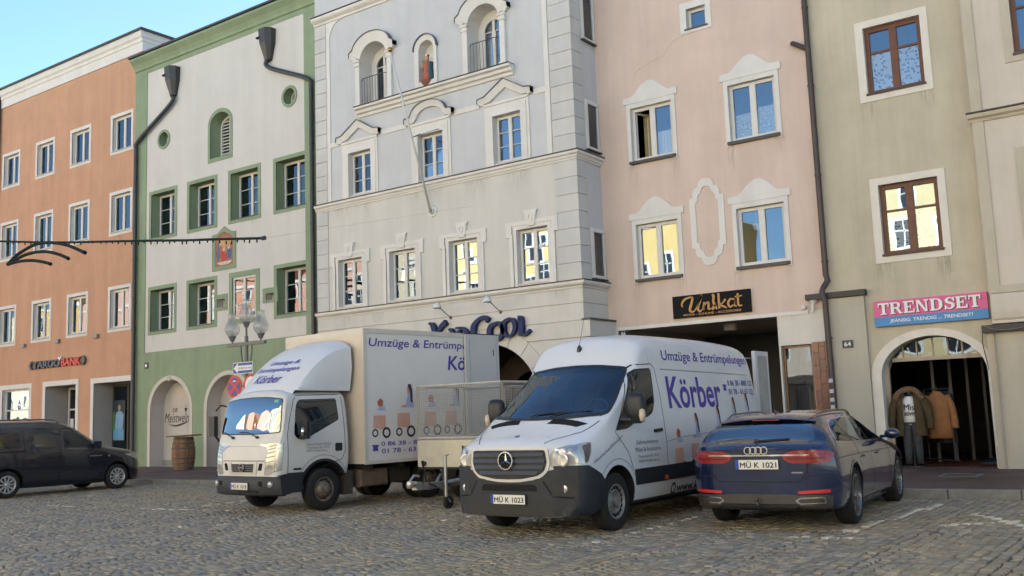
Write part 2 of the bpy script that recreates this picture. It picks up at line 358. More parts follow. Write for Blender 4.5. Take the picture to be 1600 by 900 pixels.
def value_noise(x, y, s, seed):
    rs = np.random.RandomState(seed); g = rs.rand(128, 128); xi = np.floor(x*s).astype(int); yi = np.floor(y*s).astype(int); fx = x*s-xi; fy = y*s-yi
    fx = fx*fx*(3-2*fx); fy = fy*fy*(3-2*fy); G = lambda a, b: g[a % 128, b % 128]
    return (G(xi, yi)*(1-fx)+G(xi+1, yi)*fx)*(1-fy)+(G(xi, yi+1)*(1-fx)+G(xi+1, yi+1)*fx)*fy
def make_cobbles():
    W, pitch, sl, sag = 1.15, .112, .112, .20
    rng = np.random.RandomState(3)
    cs = []
    for c in range(-44, 16):
        nst = 10
        for k in range(-10, 150):
            y0 = k*pitch
            for j in range(nst):
                u = (j+.5)/nst*2-1; jit = rng.normal(0, .006, 2)
                x = (c+.5+u/2)*W+jit[0]; y = y0+sag*(u*u)+jit[1]+1.2
                a = math.atan2(2*sag*u, W/2)
                cs.append((x, y, a, rng.normal(0, .05)))
    cs = np.array(cs)
    x, y = cs[:,0], cs[:,1]; keep = (y < KY-.09) & (y > 1.5)
    f = np.array(fwd); r = np.array(cr); d = np.array(cd); P = np.stack([x, y, np.full_like(x, -CAM_H)], 1)
    zc = P@f; zc = np.where(zc < .5, .5, zc); u = 800+CAM_F*(P@r)/zc; v = 450+CAM_F*(P@d)/zc
    keep &= (zc > 1) & (u > -260) & (u < 1860) & (v < 1080) & (zc < 30)
    cs = cs[keep]; zc = zc[keep]; u = u[keep]; v = v[keep]; n = len(cs); x, y = cs[:,0], cs[:,1]
    # colour of each stone: mixed granite, dust in patches, painted bay lines
    pal = np.array([(.205,.195,.175),(.165,.168,.17),(.235,.21,.17),(.15,.145,.135),(.185,.185,.185),(.24,.225,.195)])
    col = pal[rng.randint(0, len(pal), n)]*(1+rng.normal(0, .11, (n, 1)))
    blue = np.clip((value_noise(x+50, y+50, .22, 5)-.45)*1.6, 0, 1)[:,None]; col = col*(1-blue*.4)+blue*.4*np.array((.17,.175,.185))
    dust = np.clip((value_noise(x+90, y+20, .5, 6)*.6+value_noise(x+11, y+37, 1.9, 8)*.5-.55)*2.6, 0, 1)[:,None]
    col = col*(1-.5*dust)+.5*dust*np.array((.245,.215,.14))
    def line(ax, ay, bx, by, w, s):
        dx, dy = bx-ax, by-ay; L = math.hypot(dx, dy); t = ((x-ax)*dx+(y-ay)*dy)/L; e = np.abs((x-ax)*dy-(y-ay)*dx)/L
        k = (t > 0) & (t < L) & (e < w) & (rng.rand(n) < s); col[k] = col[k]*.2+.8*np.array((.52,.51,.47))
    for ln in [(-3.70,11.5,-3.38,15.2,.06,.8),(-2.75,13.95,-1.8,12.5,.06,.85),(-2.8,12.6,-1.4,13.9,.06,.8),(-20.2,11,-18,11.1,.06,.4),(-17.2,11.1,-14,11.45,.07,.5),(-13,9.3,-11,11.8,.05,.25),(-9.4,11.2,-9.2,15.5,.06,.4),(-15.9,11.1,-15.7,15.5,.06,.4),(-6.1,9.5,-5.9,15.5,.06,.5),(-4.1,11.1,-3.5,11.2,.07,.6)]: line(*ln)
    col = np.clip(col*np.array((1.33,1.19,.97)), .03, .65)
    h = .046+rng.normal(0, .003, n); w = .047+rng.normal(0, .003, n)
    zt = rng.normal(0, .0028, n)+.012*(value_noise(x+30, y+60, .8, 9)-.5); tl = rng.normal(0, .022, (n, 2))
    base = np.array([(-1,-1),(1,-1),(1,1),(-1,1)], float)
    def stone(i, local=False):
        sh = base*np.array([w[i], h[i]])*(1+rng.normal(0, .06, (4, 2))); a = cs[i,2]+cs[i,3]; R2 = np.array([[math.cos(a), -math.sin(a)],[math.sin(a), math.cos(a)]])
        vs = []
        for s, z in ((1.03, -.03), (.985, -.007), (.78, 0)):
            q = sh*s; zz = z+zt[i]+q[:,0]*tl[i,0]+q[:,1]*tl[i,1]; xy = q@R2.T+(0 if local else cs[i,:2]); vs += [(p[0], p[1], g) for p, g in zip(xy, zz)]
        return vs
    faces = [(k, (k+1) % 4, 4+(k+1) % 4, 4+k) for k in range(4)]+[(4+k, 4+(k+1) % 4, 8+(k+1) % 4, 8+k) for k in range(4)]+[(8,9,10,11)]
    infr = (u > 0) & (u < 1600) & (v < 900)
    near = np.argsort(np.where(infr, zc, 1e9))[:300]; isn = np.zeros(n, bool); isn[near] = True
    def setcol(me, cl):
        a = me.color_attributes.new('Col', 'FLOAT_COLOR', 'FACE' if False else 'CORNER')
        a.data.foreach_set('color', cl.ravel())
    V = []; F = []; C = []
    for i in np.where(~isn)[0]:
        k = len(V); V += stone(i); F += [tuple(q+k for q in f_) for f_ in faces]; C.append(i)
    me = bpy.data.meshes.new('cobblestones'); me.from_pydata(V, [], F); me.materials.append(STONE)
    cl = np.ones((len(C)*36, 4)); cl[:,:3] = np.repeat(col[C], 36, 0); setcol(me, cl)
    me.polygons.foreach_set('use_smooth', [True]*len(me.polygons)); me.set_sharp_from_angle(angle=R(50))
    link('cobblestones', me, ground, kind='stuff')
    for i in near:
        me = bpy.data.meshes.new('cobblestone'); me.from_pydata(stone(i, True), [], faces); me.materials.append(STONE)
        cl = np.ones((36, 4)); cl[:,:3] = col[i]; setcol(me, cl); me.polygons.foreach_set('use_smooth', [True]*9); me.set_sharp_from_angle(angle=R(50))
        o = link('cobblestone', me, ground); o.location = (cs[i,0], cs[i,1], 0)
make_cobbles()

# ---- raised pavement of red-brown clinker with a granite kerb
def clinker():
    mt = bpy.data.materials.new('clinker_paving'); mt.use_nodes = True; n = mt.node_tree.nodes; l = mt.node_tree.links; b = n['Principled BSDF']
    tc = n.new('ShaderNodeTexCoord'); br = n.new('ShaderNodeTexBrick'); br.inputs['Scale'].default_value = 1; br.inputs['Brick Width'].default_value = .2; br.inputs['Row Height'].default_value = .1; br.inputs['Mortar Size'].default_value = .006
    br.inputs['Color1'].default_value = (.125,.062,.045,1); br.inputs['Color2'].default_value = (.085,.05,.04,1); br.inputs['Mortar'].default_value = (.05,.042,.036,1)
    mp = n.new('ShaderNodeMapping'); mp.inputs['Rotation'].default_value = (0, 0, R(90)); l.new(tc.outputs['Object'], mp.inputs[0]); l.new(mp.outputs[0], br.inputs['Vector'])
    nz = n.new('ShaderNodeTexNoise'); nz.inputs['Scale'].default_value = .8; nz.inputs['Detail'].default_value = 7; l.new(tc.outputs['Object'], nz.inputs['Vector'])
    mr = n.new('ShaderNodeMapRange'); mr.inputs[1].default_value = .3; mr.inputs[2].default_value = .7; mr.inputs[3].default_value = .65; mr.inputs[4].default_value = 1.5; l.new(nz.outputs[0], mr.inputs[0])
    mx = n.new('ShaderNodeMix'); mx.data_type = 'RGBA'; mx.blend_type = 'MULTIPLY'; mx.inputs[0].default_value = 1; l.new(br.outputs[0], mx.inputs[6]); l.new(mr.outputs[0], mx.inputs[7]); l.new(mx.outputs[2], b.inputs['Base Color'])
    bp = n.new('ShaderNodeBump'); bp.inputs['Strength'].default_value = .4; bp.inputs['Distance'].default_value = .004; bp.invert = True; l.new(br.outputs['Fac'], bp.inputs['Height']); l.new(bp.outputs[0], b.inputs['Normal'])
    b.inputs['Roughness'].default_value = .75; return mt
pv = MB(); pv.box(-70, 30, KY+.14, 34, -.2, ZP-.004)
pavement = pv.obj('pavement', clinker(), None, kind='structure')
GRAN = M('granite_kerb', (.22, .205, .18), .8, .3, var=.25, vscale=6, bump=.4, bscale=50)
kerb_root = bpy.data.objects.new('kerb', None); COL.objects.link(kerb_root); kerb_root.location = (-15, KY, 0); kerb_root['kind'] = 'structure'
kmesh = []
for k in range(4):
    b = MB(); L = .99; e = random.uniform(.008, .014)
    b.bbox(-L/2, L/2, 0, .137, -.1, ZP+random.uniform(-.004, .003), .014)
    me_o = b.obj('kerb_stone', GRAN, kerb_root, world=False); kmesh.append(me_o.data); bpy.data.objects.remove(me_o)
for k in range(0, 52):
    o = bpy.data.objects.new('kerb_stone', kmesh[k % 4]); COL.objects.link(o); o.parent = kerb_root; o.location = (-30.46+k*1.0+15+.5, random.uniform(-.006, .006), 0)
dr = thing('drain_grate', (-3.85, 18.9, ZP), 'cast iron drain grate set in the clinker paving before the arch', 'drain')
b = MB(); b.ring([(-4.15,0),(-3.5,0),(-3.5,1),(-4.15,1)], [(-4.1,.05),(-3.55,.05),(-3.55,.95),(-4.1,.95)], 0, .01)
b.v = [(x, 18.55+z*.6, ZP+.001+(.01-y)) for x, y, z in b.v]; b.obj('frame', GRAN, dr)
for k in range(9):
    b = MB(); b.box(-4.1, -3.55, 18.6+k*.058, 18.63+k*.058, ZP, ZP+.008); b.obj('bar', ZINC, dr)

# ================================================================== BUILDINGS ALONG THE SQUARE
TRIMW = M('white_plaster_trim', (.66, .635, .595), .85, .2, var=.07, vscale=2, bump=.2, bscale=40, streak=.06)
SILL = M('dark_sheet_sill', (.05, .042, .04), .5, .5, var=.2)
# ---------------------------------------------------------------- orange bank house
def orange_house():
    X0, X1, Y, ZT = -43.2, -32.42, 21.5, 16.85
    t = thing('bank_house', (X0, Y, ZP), 'orange rendered bank house with small white framed windows at the left edge', 'building')
    OR = stucco('orange_render', (.515, .30, .19), .09); WH = TRIMW; GP = stucco('grey_plaster', (.36, .34, .32), .06)
    cx = [-42.12, -39.33, -36.64, -33.73]; rows = [(12.2, 13.82), (8.95, 10.7), (5.2, 6.97)]
    holes = []; wins = []
    for r, (a, b_) in enumerate(rows):
        for c in cx: holes.append(rect(c-.63, c+.63, a+.13, b_-.13)); wins.append((r, c, a+.13, b_-.13))
    gf = [(-42.3, -40.12, .8, 3.33), (-38.87, -36.62, ZP, 3.33), (-35.38, -32.75, ZP, 3.29)]
    for g in gf: holes.append(rect(*g))
    hd = [.2]*12+[.25, 1.0, .88]
    wall(t, rect(X0, X1, ZP, 16.0), holes, Y, [OR, WH, GP], hole_mi=[1]*12+[1, 2, 2], hole_depth=hd)
    shell(t, X0, X1, Y, Y+11, ZP, 16.8, OR, ROOF)
    b = MB(); pr = [(0, 15.98), (.05, 15.98), (.05, 16.35), (.09, 16.38), (.09, 16.5), (.16, 16.56), (.16, 16.78), (0, 16.78)]
    n = len(pr); xs = [X0, X1+.0]
    vs = [(X0, Y-p[0], p[1]) for p in pr]+[(X1+.02+p[0]*.6, Y-p[0], p[1]) for p in pr]+[(X1+.02+p[0]*.6, Y+11, p[1]) for p in pr]
    b.add(vs, [(i, i+1, n+i+1, n+i) for i in range(n-1)]+[(n+i, n+i+1, 2*n+i+1, 2*n+i) for i in range(n-1)]); cor = b.obj('cornice', TRIMW, t)
    b = MB(); b.box(X0, X1+.22, Y-.24, Y+11.1, 16.781, 16.86); b.obj('roof_edge', SILL, t)
    for (r, c, a, b_) in wins:
        w = window(t, c-.62, c+.62, a+.005, b_-.005, Y+.13, fw=.07, nx=2, mull=.09)
        s = MB(); s.ring(rect(c-.76, c+.76, a-.13, b_+.13), rect(c-.63, c+.63, a, b_), Y-.018, Y+.02); s.obj('surround', WH, w)
        s = MB(); s.box(c-.66, c+.66, Y-.05, Y+.13, a-.03, a+.012); s.obj('sill', M('pale_sill', (.4,.38,.36), .6), w)
        if (c*7+r) % 2 < 1.2: stain(t, c+random.choice((-.6, .6, 0)), random.uniform(.25, .7), a-.13, random.uniform(.5, 1.1), Y-.003)
        if r == 2 or random.random() < .5: curtain(w, c-.55, c+.55, a+.05, b_-.05, Y+.4)
    # ground floor openings
    for i, (x0, x1, z0, z1) in enumerate(gf):
        s = MB(); z0s = z0 if i == 0 else ZP
        o = [(x0-.2, z0s), (x0-.2, z1+.2), (x1+.19, z1+.2), (x1+.19, z0s)]; q = [(x0, z0s), (x0, z1), (x1, z1), (x1, z0s)]
        s.ring(o, q, Y-.02, Y+.02, closed=False); s.obj('surround', TRIMW, t)
    x0, x1, z0, z1 = gf[0]
    w = window(t, x0, x1, z0, z1, Y+.15, fm=WHITE_FR, fw=.06, nx=1, bars=(.66,), barw=.05, name='shop_window', pane=glass_mat('shop_glass', .22, (.5,.62,.6), .003))
    b = MB(); b.box(x0, x1, Y+1.2, Y+1.25, z0, z1); b.obj('back_panel', M('teal_panel', (.13,.22,.22), .6, var=.3, vscale=1.5), w)
    b = MB(); b.box(x0, x1, Y+.6, Y+.62, 1.72, 1.78); b.obj('red_stripe', M('red_print', (.45,.04,.03), .5), w)
    for xx in (x0+.05, x1-.5):
        b = MB(); b.box(xx, xx+.42, Y+.5, Y+.53, 1.0, 2.1-.5*(xx > x0+1)); b.obj('display_panel', M('blue_print', (.02,.04,.16), .5), w)
    x0, x1, z0, z1 = gf[1]
    b = MB(); b.box(x0, x1, Y+1.0, Y+1.05, ZP, z1); bk = b.obj('recess_wall', GP, t)
    d = window(t, x0+.12, x0+.95, ZP+.02, z1-.05, Y+.92, fm=WHITE_FR, fw=.07, nx=1, bars=(.72,), barw=.07, name='door')
    b = MB(); b.box(x0+.32, x0+.58, Y+.9, Y+.905, 1.2, 2.0); b.obj('notice', M('paper', (.6,.6,.58), .8), d)
    x0, x1, z0, z1 = gf[2]
    b = MB(); b.box(x0, x1, Y+.88, Y+.93, ZP, z1); b.obj('recess_wall', GP, t); x1 = x0+1.25
    d = window(t, x0+.02, x1-.16, ZP+.02, z1-.05, Y+.80, fm=M('dark_frame', (.05,.045,.04), .5), fw=.07, nx=1, bars=(.7,), barw=.05, name='door')
    b = MB(); b.box(x0+.1, x0+.92, Y+.76, Y+.78, 1.05, 2.62); x1 = x0+1.65; po = b.obj('poster', M('poster_dark', (.03,.05,.06), .4), d)
    b = MB(); b.box(x1-1.5, x1-.8, Y+.755, Y+.76, 1.08, 1.5); b.obj('poster_print', M('poster_sky', (.13,.32,.5), .4, var=.2), d)
    b = MB(); b.prism(circ(x1-1.1, 2.33, .085, .12, 14), Y+.752, Y+.76); b.obj('poster_print', M('poster_skin', (.42,.25,.17), .5), d)
    b = MB(); b.prism([(x1-1.36,1.5),(x1-.86,1.5),(x1-.84,1.75),(x1-.80,2.05),(x1-.92,2.17),(x1-1.06,2.2),(x1-1.14,2.2),(x1-1.28,2.15),(x1-1.4,1.98),(x1-1.44,1.75)], Y+.753, Y+.76); b.obj('poster_print', M('poster_shirt', (.22,.36,.55), .5, var=.2), d)
    b = MB(); b.prism([(x1-1.52,1.5),(x1-1.4,1.5),(x1-1.32,2.0),(x1-1.42,2.2),(x1-1.52,2.1)], Y+.753, Y+.76); b.obj('poster_print', M('poster_green', (.1,.22,.06), .5, var=.4, vscale=10), d)
    # three small box lights and the sign
    for lx in (-40.62, -37.98, -35.22):
        b = MB(); b.box(lx-.16, lx+.16, Y-.12, Y, 5.05, 5.2); b.obj('wall_light', M('grey_metal', (.2,.19,.18), .4, .5), t)
    SG = M('sign_grey', (.07,.075,.09), .5); SR = M('sign_red', (.55,.05,.03), .45)
    sg = thing('bank_sign', (-38, Y, 4.05), 'raised grey and red bank lettering on the orange wall', 'sign')
    b = MB(); b.box(-39.75, -36.05, Y-.045, Y-.005, 4.08, 4.4); b.obj('backing', M('sign_back', (.15,.11,.1), .6), sg)
    wall_text(sg, 'TARGO', -39.72, -37.62, 4.08, 4.4, Y-.05, SG, th=.07, bold=.03)
    wall_text(sg, 'BANK', -37.55, -36.15, 4.08, 4.4, Y-.05, SR, th=.07, bold=.03)
    b = MB(); b.prism([(-36.12,4.06),(-36.0,4.24),(-36.12,4.42),(-35.98,4.42),(-35.86,4.24),(-35.98,4.06)], Y-.11, Y-.05); b.obj('chevron', SG, sg)
    b = MB(); b.prism([(-39.78,4.06),(-39.9,4.24),(-39.78,4.42),(-39.92,4.42),(-40.04,4.24),(-39.92,4.06)], Y-.11, Y-.05); b.obj('chevron', SG, sg)
    b = MB(); b.prism([(-37.78,4.43),(-37.66,4.32),(-37.5,4.5),(-37.56,4.52),(-37.66,4.42),(-37.74,4.48)], Y-.13, Y-.1); b.obj('tick', M('white_paint', (.7,.7,.68), .5), sg)
    b = MB(); b.box(-32.9, -32.72, Y-.03, Y, 3.62, 3.86); b.obj('house_number_plate', GP, t)
orange_house()
b = MB(); lh = thing('unseen_neighbour_house', (-49, 21.6, ZP), 'unseen cream house added beyond the bank house for its shadow', 'building')  # out of view; added for its shadow and to close off the sky
wall(lh, rect(-56, -43.22, ZP, 16.2), [], 21.7, [stucco('cream_far', (.5,.45,.36))]); shell(lh, -56, -43.22, 21.7, 32, ZP, 16.2, stucco('cream_far', (.5,.45,.36)), ROOF)
dp = thing('downpipe', (-43.25, 21.42, ZP), 'dark downpipe at the left end of the orange house', 'downpipe')
b = MB(); b.tube([(-43.12, 21.4, ZP), (-43.12, 21.4, 16.6)], .07, 10); b.obj('pipe', ZINC, dp, smooth=True, angle=40)

# ---------------------------------------------------------------- green and white house
def green_house():
    X0, X1, Y = -32.36, -21.02, 21.2
    t = thing('green_trimmed_house', (X0, Y, ZP), 'white house with green window reveals and green arcaded ground floor', 'building')
    WH = stucco('offwhite_render', (.585, .56, .52), .05, .04); GR = stucco('green_render', (.255, .315, .205), .10, .08); PL = stucco('arch_plaster', (.50, .46, .42), .07)
    ca = [-30.6, -28.33, -26.05, -23.74]; A = (8.30, 10.18); B = (4.84, 6.61)
    holes = []; mi = []; hd = []
    def H(h, m_, d): holes.append(h); mi.append(m_); hd.append(d)
    wins = []
    for c in ca:
        H(rect(c-.70, c+.70, A[0]+.13, A[1]-.13), 1, .42); wins.append((c, A[0]+.13, A[1]-.13))
    for i, c in enumerate(ca):
        if i == 2: H(rect(c-.62, c+.58, 5.0, 6.44), 1, .1)
        else: H(rect(c-.70, c+.70, B[0]+.13, B[1]-.13), 1, .42); wins.append((c, B[0]+.13, B[1]-.13))
    aw = archpoly(-27.87, -26.8, 10.78, 12.0, .38); H(aw, 1, .5)
    ocs = [(-30.58, 12.04), (-23.77, 12.15)]
    for o in ocs: H(circ(o[0], o[1], .27, .27), 1, .4)
    h1 = rect(-27.5, -27.06, 5.49, 5.77); h2 = rect(-24.96, -24.5, 5.49, 5.72); H(h1, 2, .25); H(h2, 2, .25)
    wall(t, rect(X0, X1, 4.225, 14.86), holes, Y, [WH, GR, PL], hole_mi=mi, hole_depth=hd)
    # green ground floor with arches
    arcs = [archpoly(-31.22, -28.95, ZP, 2.1, 1.08, 18), archpoly(-28.0, -25.72, ZP, 2.1, 1.08, 18)]
    wall(t, rect(X0, X1, ZP, 4.222), arcs, Y-.012, [GR, PL], hole_mi=[1, 1], hole_depth=[.55, .55], name='ground_floor_wall')
    for a in arcs:
        x0 = a[0][0]; x1 = a[1][0]
        o = archpoly(x0-.16, x1+.16, ZP, 2.1, 1.22, 18)[1:]+[(x0-.16, ZP)]; i = a[1:]+[a[0]]
        b = MB(); b.ring(o, i, Y-.035, Y-.0, closed=False); b.obj('arch_surround', M('cream_trim', (.55,.51,.44), .85, .2, var=.06, streak=.06), t)
        b = MB(); b.box(x0, x1, Y+.53, Y+.56, ZP, 3.3); b.obj('niche_wall', PL, t)
        b = MB(); b.box(x0, x1, Y+.5, Y+.53, ZP, ZP+.2); b.obj('plinth', M('plinth_grey', (.25,.235,.2), .9, var=.15), t)
    # keystone boss over the left arch
    b = MB(); b.lathe([(.0,-.09),(.07,-.08),(.1,-.03),(.1,.0)], (-30.1, Y-.03, 3.2), axis='y', seg=12); b.obj('keystone', M('cream_trim', (.55,.51,.44), .85), t, smooth=True)
    # painted lettering in the niche
    LT = M('sign_black', (.03,.03,.032), .6); yy = Y+.528
    wall_text(t, 'OF', -30.68, -30.38, 2.02, 2.17, yy, LT, th=.003, bold=.02); wall_text(t, 'Meistwein', -31.15, -29.72, 1.66, 2.0, yy, LT, th=.003, shear=.35)
    b = MB()
    P = smooth_path([(-30.9,1.6),(-30.5,1.54),(-30.1,1.6),(-29.75,1.68)]); 
    for k in range(len(P)-1):
        w0 = .03*math.sin(PI*k/len(P))+.006; w1 = .03*math.sin(PI*(k+1)/len(P))+.006
        b.add([(P[k][0],yy-.003,P[k][1]-w0),(P[k+1][0],yy-.003,P[k+1][1]-w1),(P[k+1][0],yy-.003,P[k+1][1]+w1),(P[k][0],yy-.003,P[k][1]+w0)], [(0,1,2,3)])
    b.prism([(-30.0,2.16),(-29.93,2.02),(-29.89,2.02),(-29.82,2.16)], yy-.003, yy-.001); b.box(-29.92, -29.9, yy-.003, yy-.001, 1.88, 2.3); b.obj('painted_swash', LT, t)
    # pilasters, cornice
    for xa, xb in ((X0, -31.62), (-23.05, -22.3)):
        b = MB(); b.box(xa, xb, Y-.025, Y, 4.23, 14.86); b.obj('pilaster', GR, t)
    b = MB(); pr = [(0,14.82),(.02,14.82),(.02,14.98),(.07,15.0),(.09,15.1),(.16,15.22),(.24,15.3),(.3,15.36),(.3,15.44),(0,15.46)]; n = len(pr)
    b.add([(X0, Y-p, z) for p, z in pr]+[(X1, Y-p, z) for p, z in pr], [(i, i+1, n+i+1, n+i) for i in range(n-1)]+[tuple(range(n))]); b.obj('cornice', GR, t)
    b = MB(); b.box(X0-.05, X1, Y-.36, Y+11, 15.462, 15.53); b.obj('roof_edge', SILL, t)
    shell(t, X0, X1, Y, Y+11, ZP, 15.45, WH, ROOF)
    b = MB(); b.box(X1-1.5, X1, Y-.02, Y, 4.23, 14.86); b.obj('pilaster', GR, t)
    # windows with deep green reveals
    for k, (c, a, z) in enumerate(wins):
        w = window(t, c-.69, c+.69, a+.005, z-.005, Y+.34, fw=.055, nx=2, bars=(.333, .667), mull=.06, barw=.02)
        s = MB(); s.ring(rect(c-.84, c+.84, a-.13, z+.13), rect(c-.70, c+.70, a, z), Y-.02, Y+.02); s.obj('surround', GR, w)
        if k % 2 == 0: stain(t, c+random.choice((-.5, .5)), random.uniform(.3, .6), a-.13, random.uniform(.4, .9), Y-.003)
        s = MB(); s.box(c-.70, c+.70, Y-.03, Y+.34, a-.02, a+.014); s.obj('sill', M('green_sill', (.045,.06,.045), .5), w)
    c = ca[2]; w = window(t, c-.61, c+.57, 5.01, 6.43, Y+.02, fw=.05, nx=2, bars=(.333,.667), mull=.06, barw=.025)
    s = MB(); s.ring(rect(c-.79, c+.77, 4.84, 6.61), rect(c-.62, c+.58, 5.0, 6.44), Y-.02, Y+.02); s.obj('surround', GR, w)
    curtain(w, c-.55, c+.5, 5.05, 6.4, Y+.2)
    for (x0, x1, z0, z1), (a, b_, cc, dd) in (((-27.5,-27.06,5.49,5.77), (-27.61,-26.93,5.37,5.93)), ((-24.96,-24.5,5.49,5.72), (-25.13,-24.4,5.41,5.9))):
        s = MB(); s.ring(rect(a, b_, cc, dd), rect(x0, x1, z0, z1), Y-.017, Y+.02); sr = s.obj('slit_surround', GR, t)
        s = MB(); s.box(x0, x1, Y+.24, Y+.26, z0, z1); s.obj('slit_back', PL, sr)
    # arched louvre
    s = MB(); s.ring(archpoly(-28.0, -26.67, 10.64, 12.0, .52), archpoly(-27.87, -26.8, 10.78, 12.0, .38), Y-.02, Y+.02); w = s.obj('louvre_window', GR, t)
    s = MB(); s.ring(archpoly(-27.86, -26.81, 10.79, 12.0, .37), archpoly(-27.78, -26.89, 10.86, 12.0, .3), Y+.42, Y+.5); s.box(-27.36, -27.31, Y+.41, Y+.48, 10.85, 12.28); s.obj('frame', WHITE_FR, w)
    for k in range(12):
        z = 10.9+k*.115; hw = .44 if z < 12.0 else .44*math.sqrt(max(0, 1-((z-12.)/.33)**2))
        s = MB(); s.add([(-27.335-hw,Y+.43,z),(-27.335+hw,Y+.43,z),(-27.335+hw,Y+.49,z+.06),(-27.335-hw,Y+.49,z+.06)], [(0,1,2,3)]); s.box(-27.335-hw, -27.335+hw, Y+.43, Y+.44, z-.012, z+.012); s.obj('slat', WHITE_FR, w)
    for ox, oz in ocs:
        s = MB(); s.ring(circ(ox, oz, .37, .37), circ(ox, oz, .27, .27), Y-.03, Y+.02); w = s.obj('round_window', GR, t)
        s = MB(); s.ring(circ(ox, oz, .27, .27), circ(ox, oz, .21, .21), Y+.3, Y+.36); s.obj('frame', WHITE_FR, w)
        s = MB(); s.prism(circ(ox, oz, .22, .22), Y+.33, Y+.34); s.obj('pane', GLASS, w)
    # painted niche
    po = [(-27.74,6.76),(-26.48,6.76),(-26.48,8.03),(-26.72,8.06),(-27.08,8.28),(-27.45,8.06),(-27.74,8.03)]; pi_ = [(-27.55,6.9),(-26.62,6.9),(-26.62,7.86),(-26.8,7.98),(-27.08,8.08),(-27.38,7.98),(-27.55,7.86)]
    s = MB(); s.ring(po, pi_, Y-.03, Y+.01); w = s.obj('picture_niche', GR, t)
    FR = M('fresco_ground', (.36,.17,.11), .85, .2, var=.5, vscale=5)
    s = MB(); s.prism(pi_, Y-.008, Y+.0); s.obj('fresco', FR, w)
    rr = random.Random(4)
    for k, (colr, cx_, cz_, rx, rz) in enumerate([((.10,.13,.25),-26.83,7.3,.13,.22),((.42,.09,.06),-27.15,7.2,.17,.26),((.5,.33,.16),-27.1,7.72,.3,.15),((.12,.15,.27),-27.42,7.4,.08,.3),((.5,.36,.27),-27.12,7.5,.07,.08),((.52,.4,.3),-26.85,7.52,.06,.07),((.55,.5,.4),-27.08,7.0,.36,.07)]):
        s = MB(); s.prism([(cx_+rx*math.cos(a)*(1+.25*math.sin(3*a+k)), cz_+rz*math.sin(a)*(1+.2*math.cos(2*a+k))) for a in [2*PI*q/16 for q in range(16)]], Y-.0105-.0008*k, Y-.008); s.obj('fresco_patch', M('fresco_%d' % k, colr, .85, .2, var=.4, vscale=12), w)
    b = MB(); b.box(-31.58, -31.38, Y-.045, Y-.012, 3.64, 3.86); b.obj('number_plate', M('plate_black', (.02,.02,.025), .4), t)
    b = MB(); b.box(-31.53, -31.43, Y-.048, Y-.044, 3.7, 3.8); b.obj('number_plate_mark', M('white_paint', (.7,.7,.68), .5), t)
green_house()
def hopper(cx, zt, zb, pts, label):
    Y = 21.2; t = thing('rain_hopper', (pts[-1][0], pts[-1][1], ZP), label, 'downpipe', 'black rain hoppers and downpipes on the green trimmed house')
    b = MB(); prof = [(zt, .29, .36), (zt-.03, .31, .38), (zt-.12, .3, .37), (zt-.5, .28, .34), (zb+.03, .13, .18), (zb, .1, .14)]
    vs = []
    for z, hw, d in prof: vs += [(cx-hw, Y, z), (cx-hw, Y-d*.55, z), (cx-hw*.5, Y-d, z), (cx+hw*.5, Y-d, z), (cx+hw, Y-d*.55, z), (cx+hw, Y, z)]
    fs = [(i*6+k, i*6+k+1, (i+1)*6+k+1, (i+1)*6+k) for i in range(len(prof)-1) for k in range(5)]+[tuple(range(6)), tuple(range(30, 36))]
    b.add(vs, fs); b.obj('hopper', ZINC, t)
    b = MB(); b.box(cx-.27, cx-.1, Y-.385, Y-.3, zt-.33, zt-.28); b.obj('overflow_slot', DARK, t)
    b = MB(); b.tube([tuple(p) for p in smooth_path(pts[:4], 5)]+[pts[-1]], .075, 12); b.obj('pipe', ZINC, t, smooth=True, angle=50)
    for k in range(4):
        z = 2.5+k*2.6
        b = MB(); b.lathe([(.088,-.02),(.088,.02)], (pts[-1][0], pts[-1][1], z), seg=12); b.obj('bracket', ZINC, t)
hopper(-29.93, 14.6, 13.52, [(-29.93,21.05,13.56),(-29.98,21.06,13.25),(-31.95,21.06,12.25),(-32.13,21.06,11.9),(-32.13,21.06,ZP)], 'black hopper and kinked downpipe beside the orange house')
hopper(-24.72, 14.66, 13.58, [(-24.72,21.05,13.62),(-24.6,21.06,13.3),(-22.78,21.06,12.5),(-22.6,21.06,12.15),(-22.6,21.06,ZP)], 'black hopper and kinked downpipe beside the grey house')
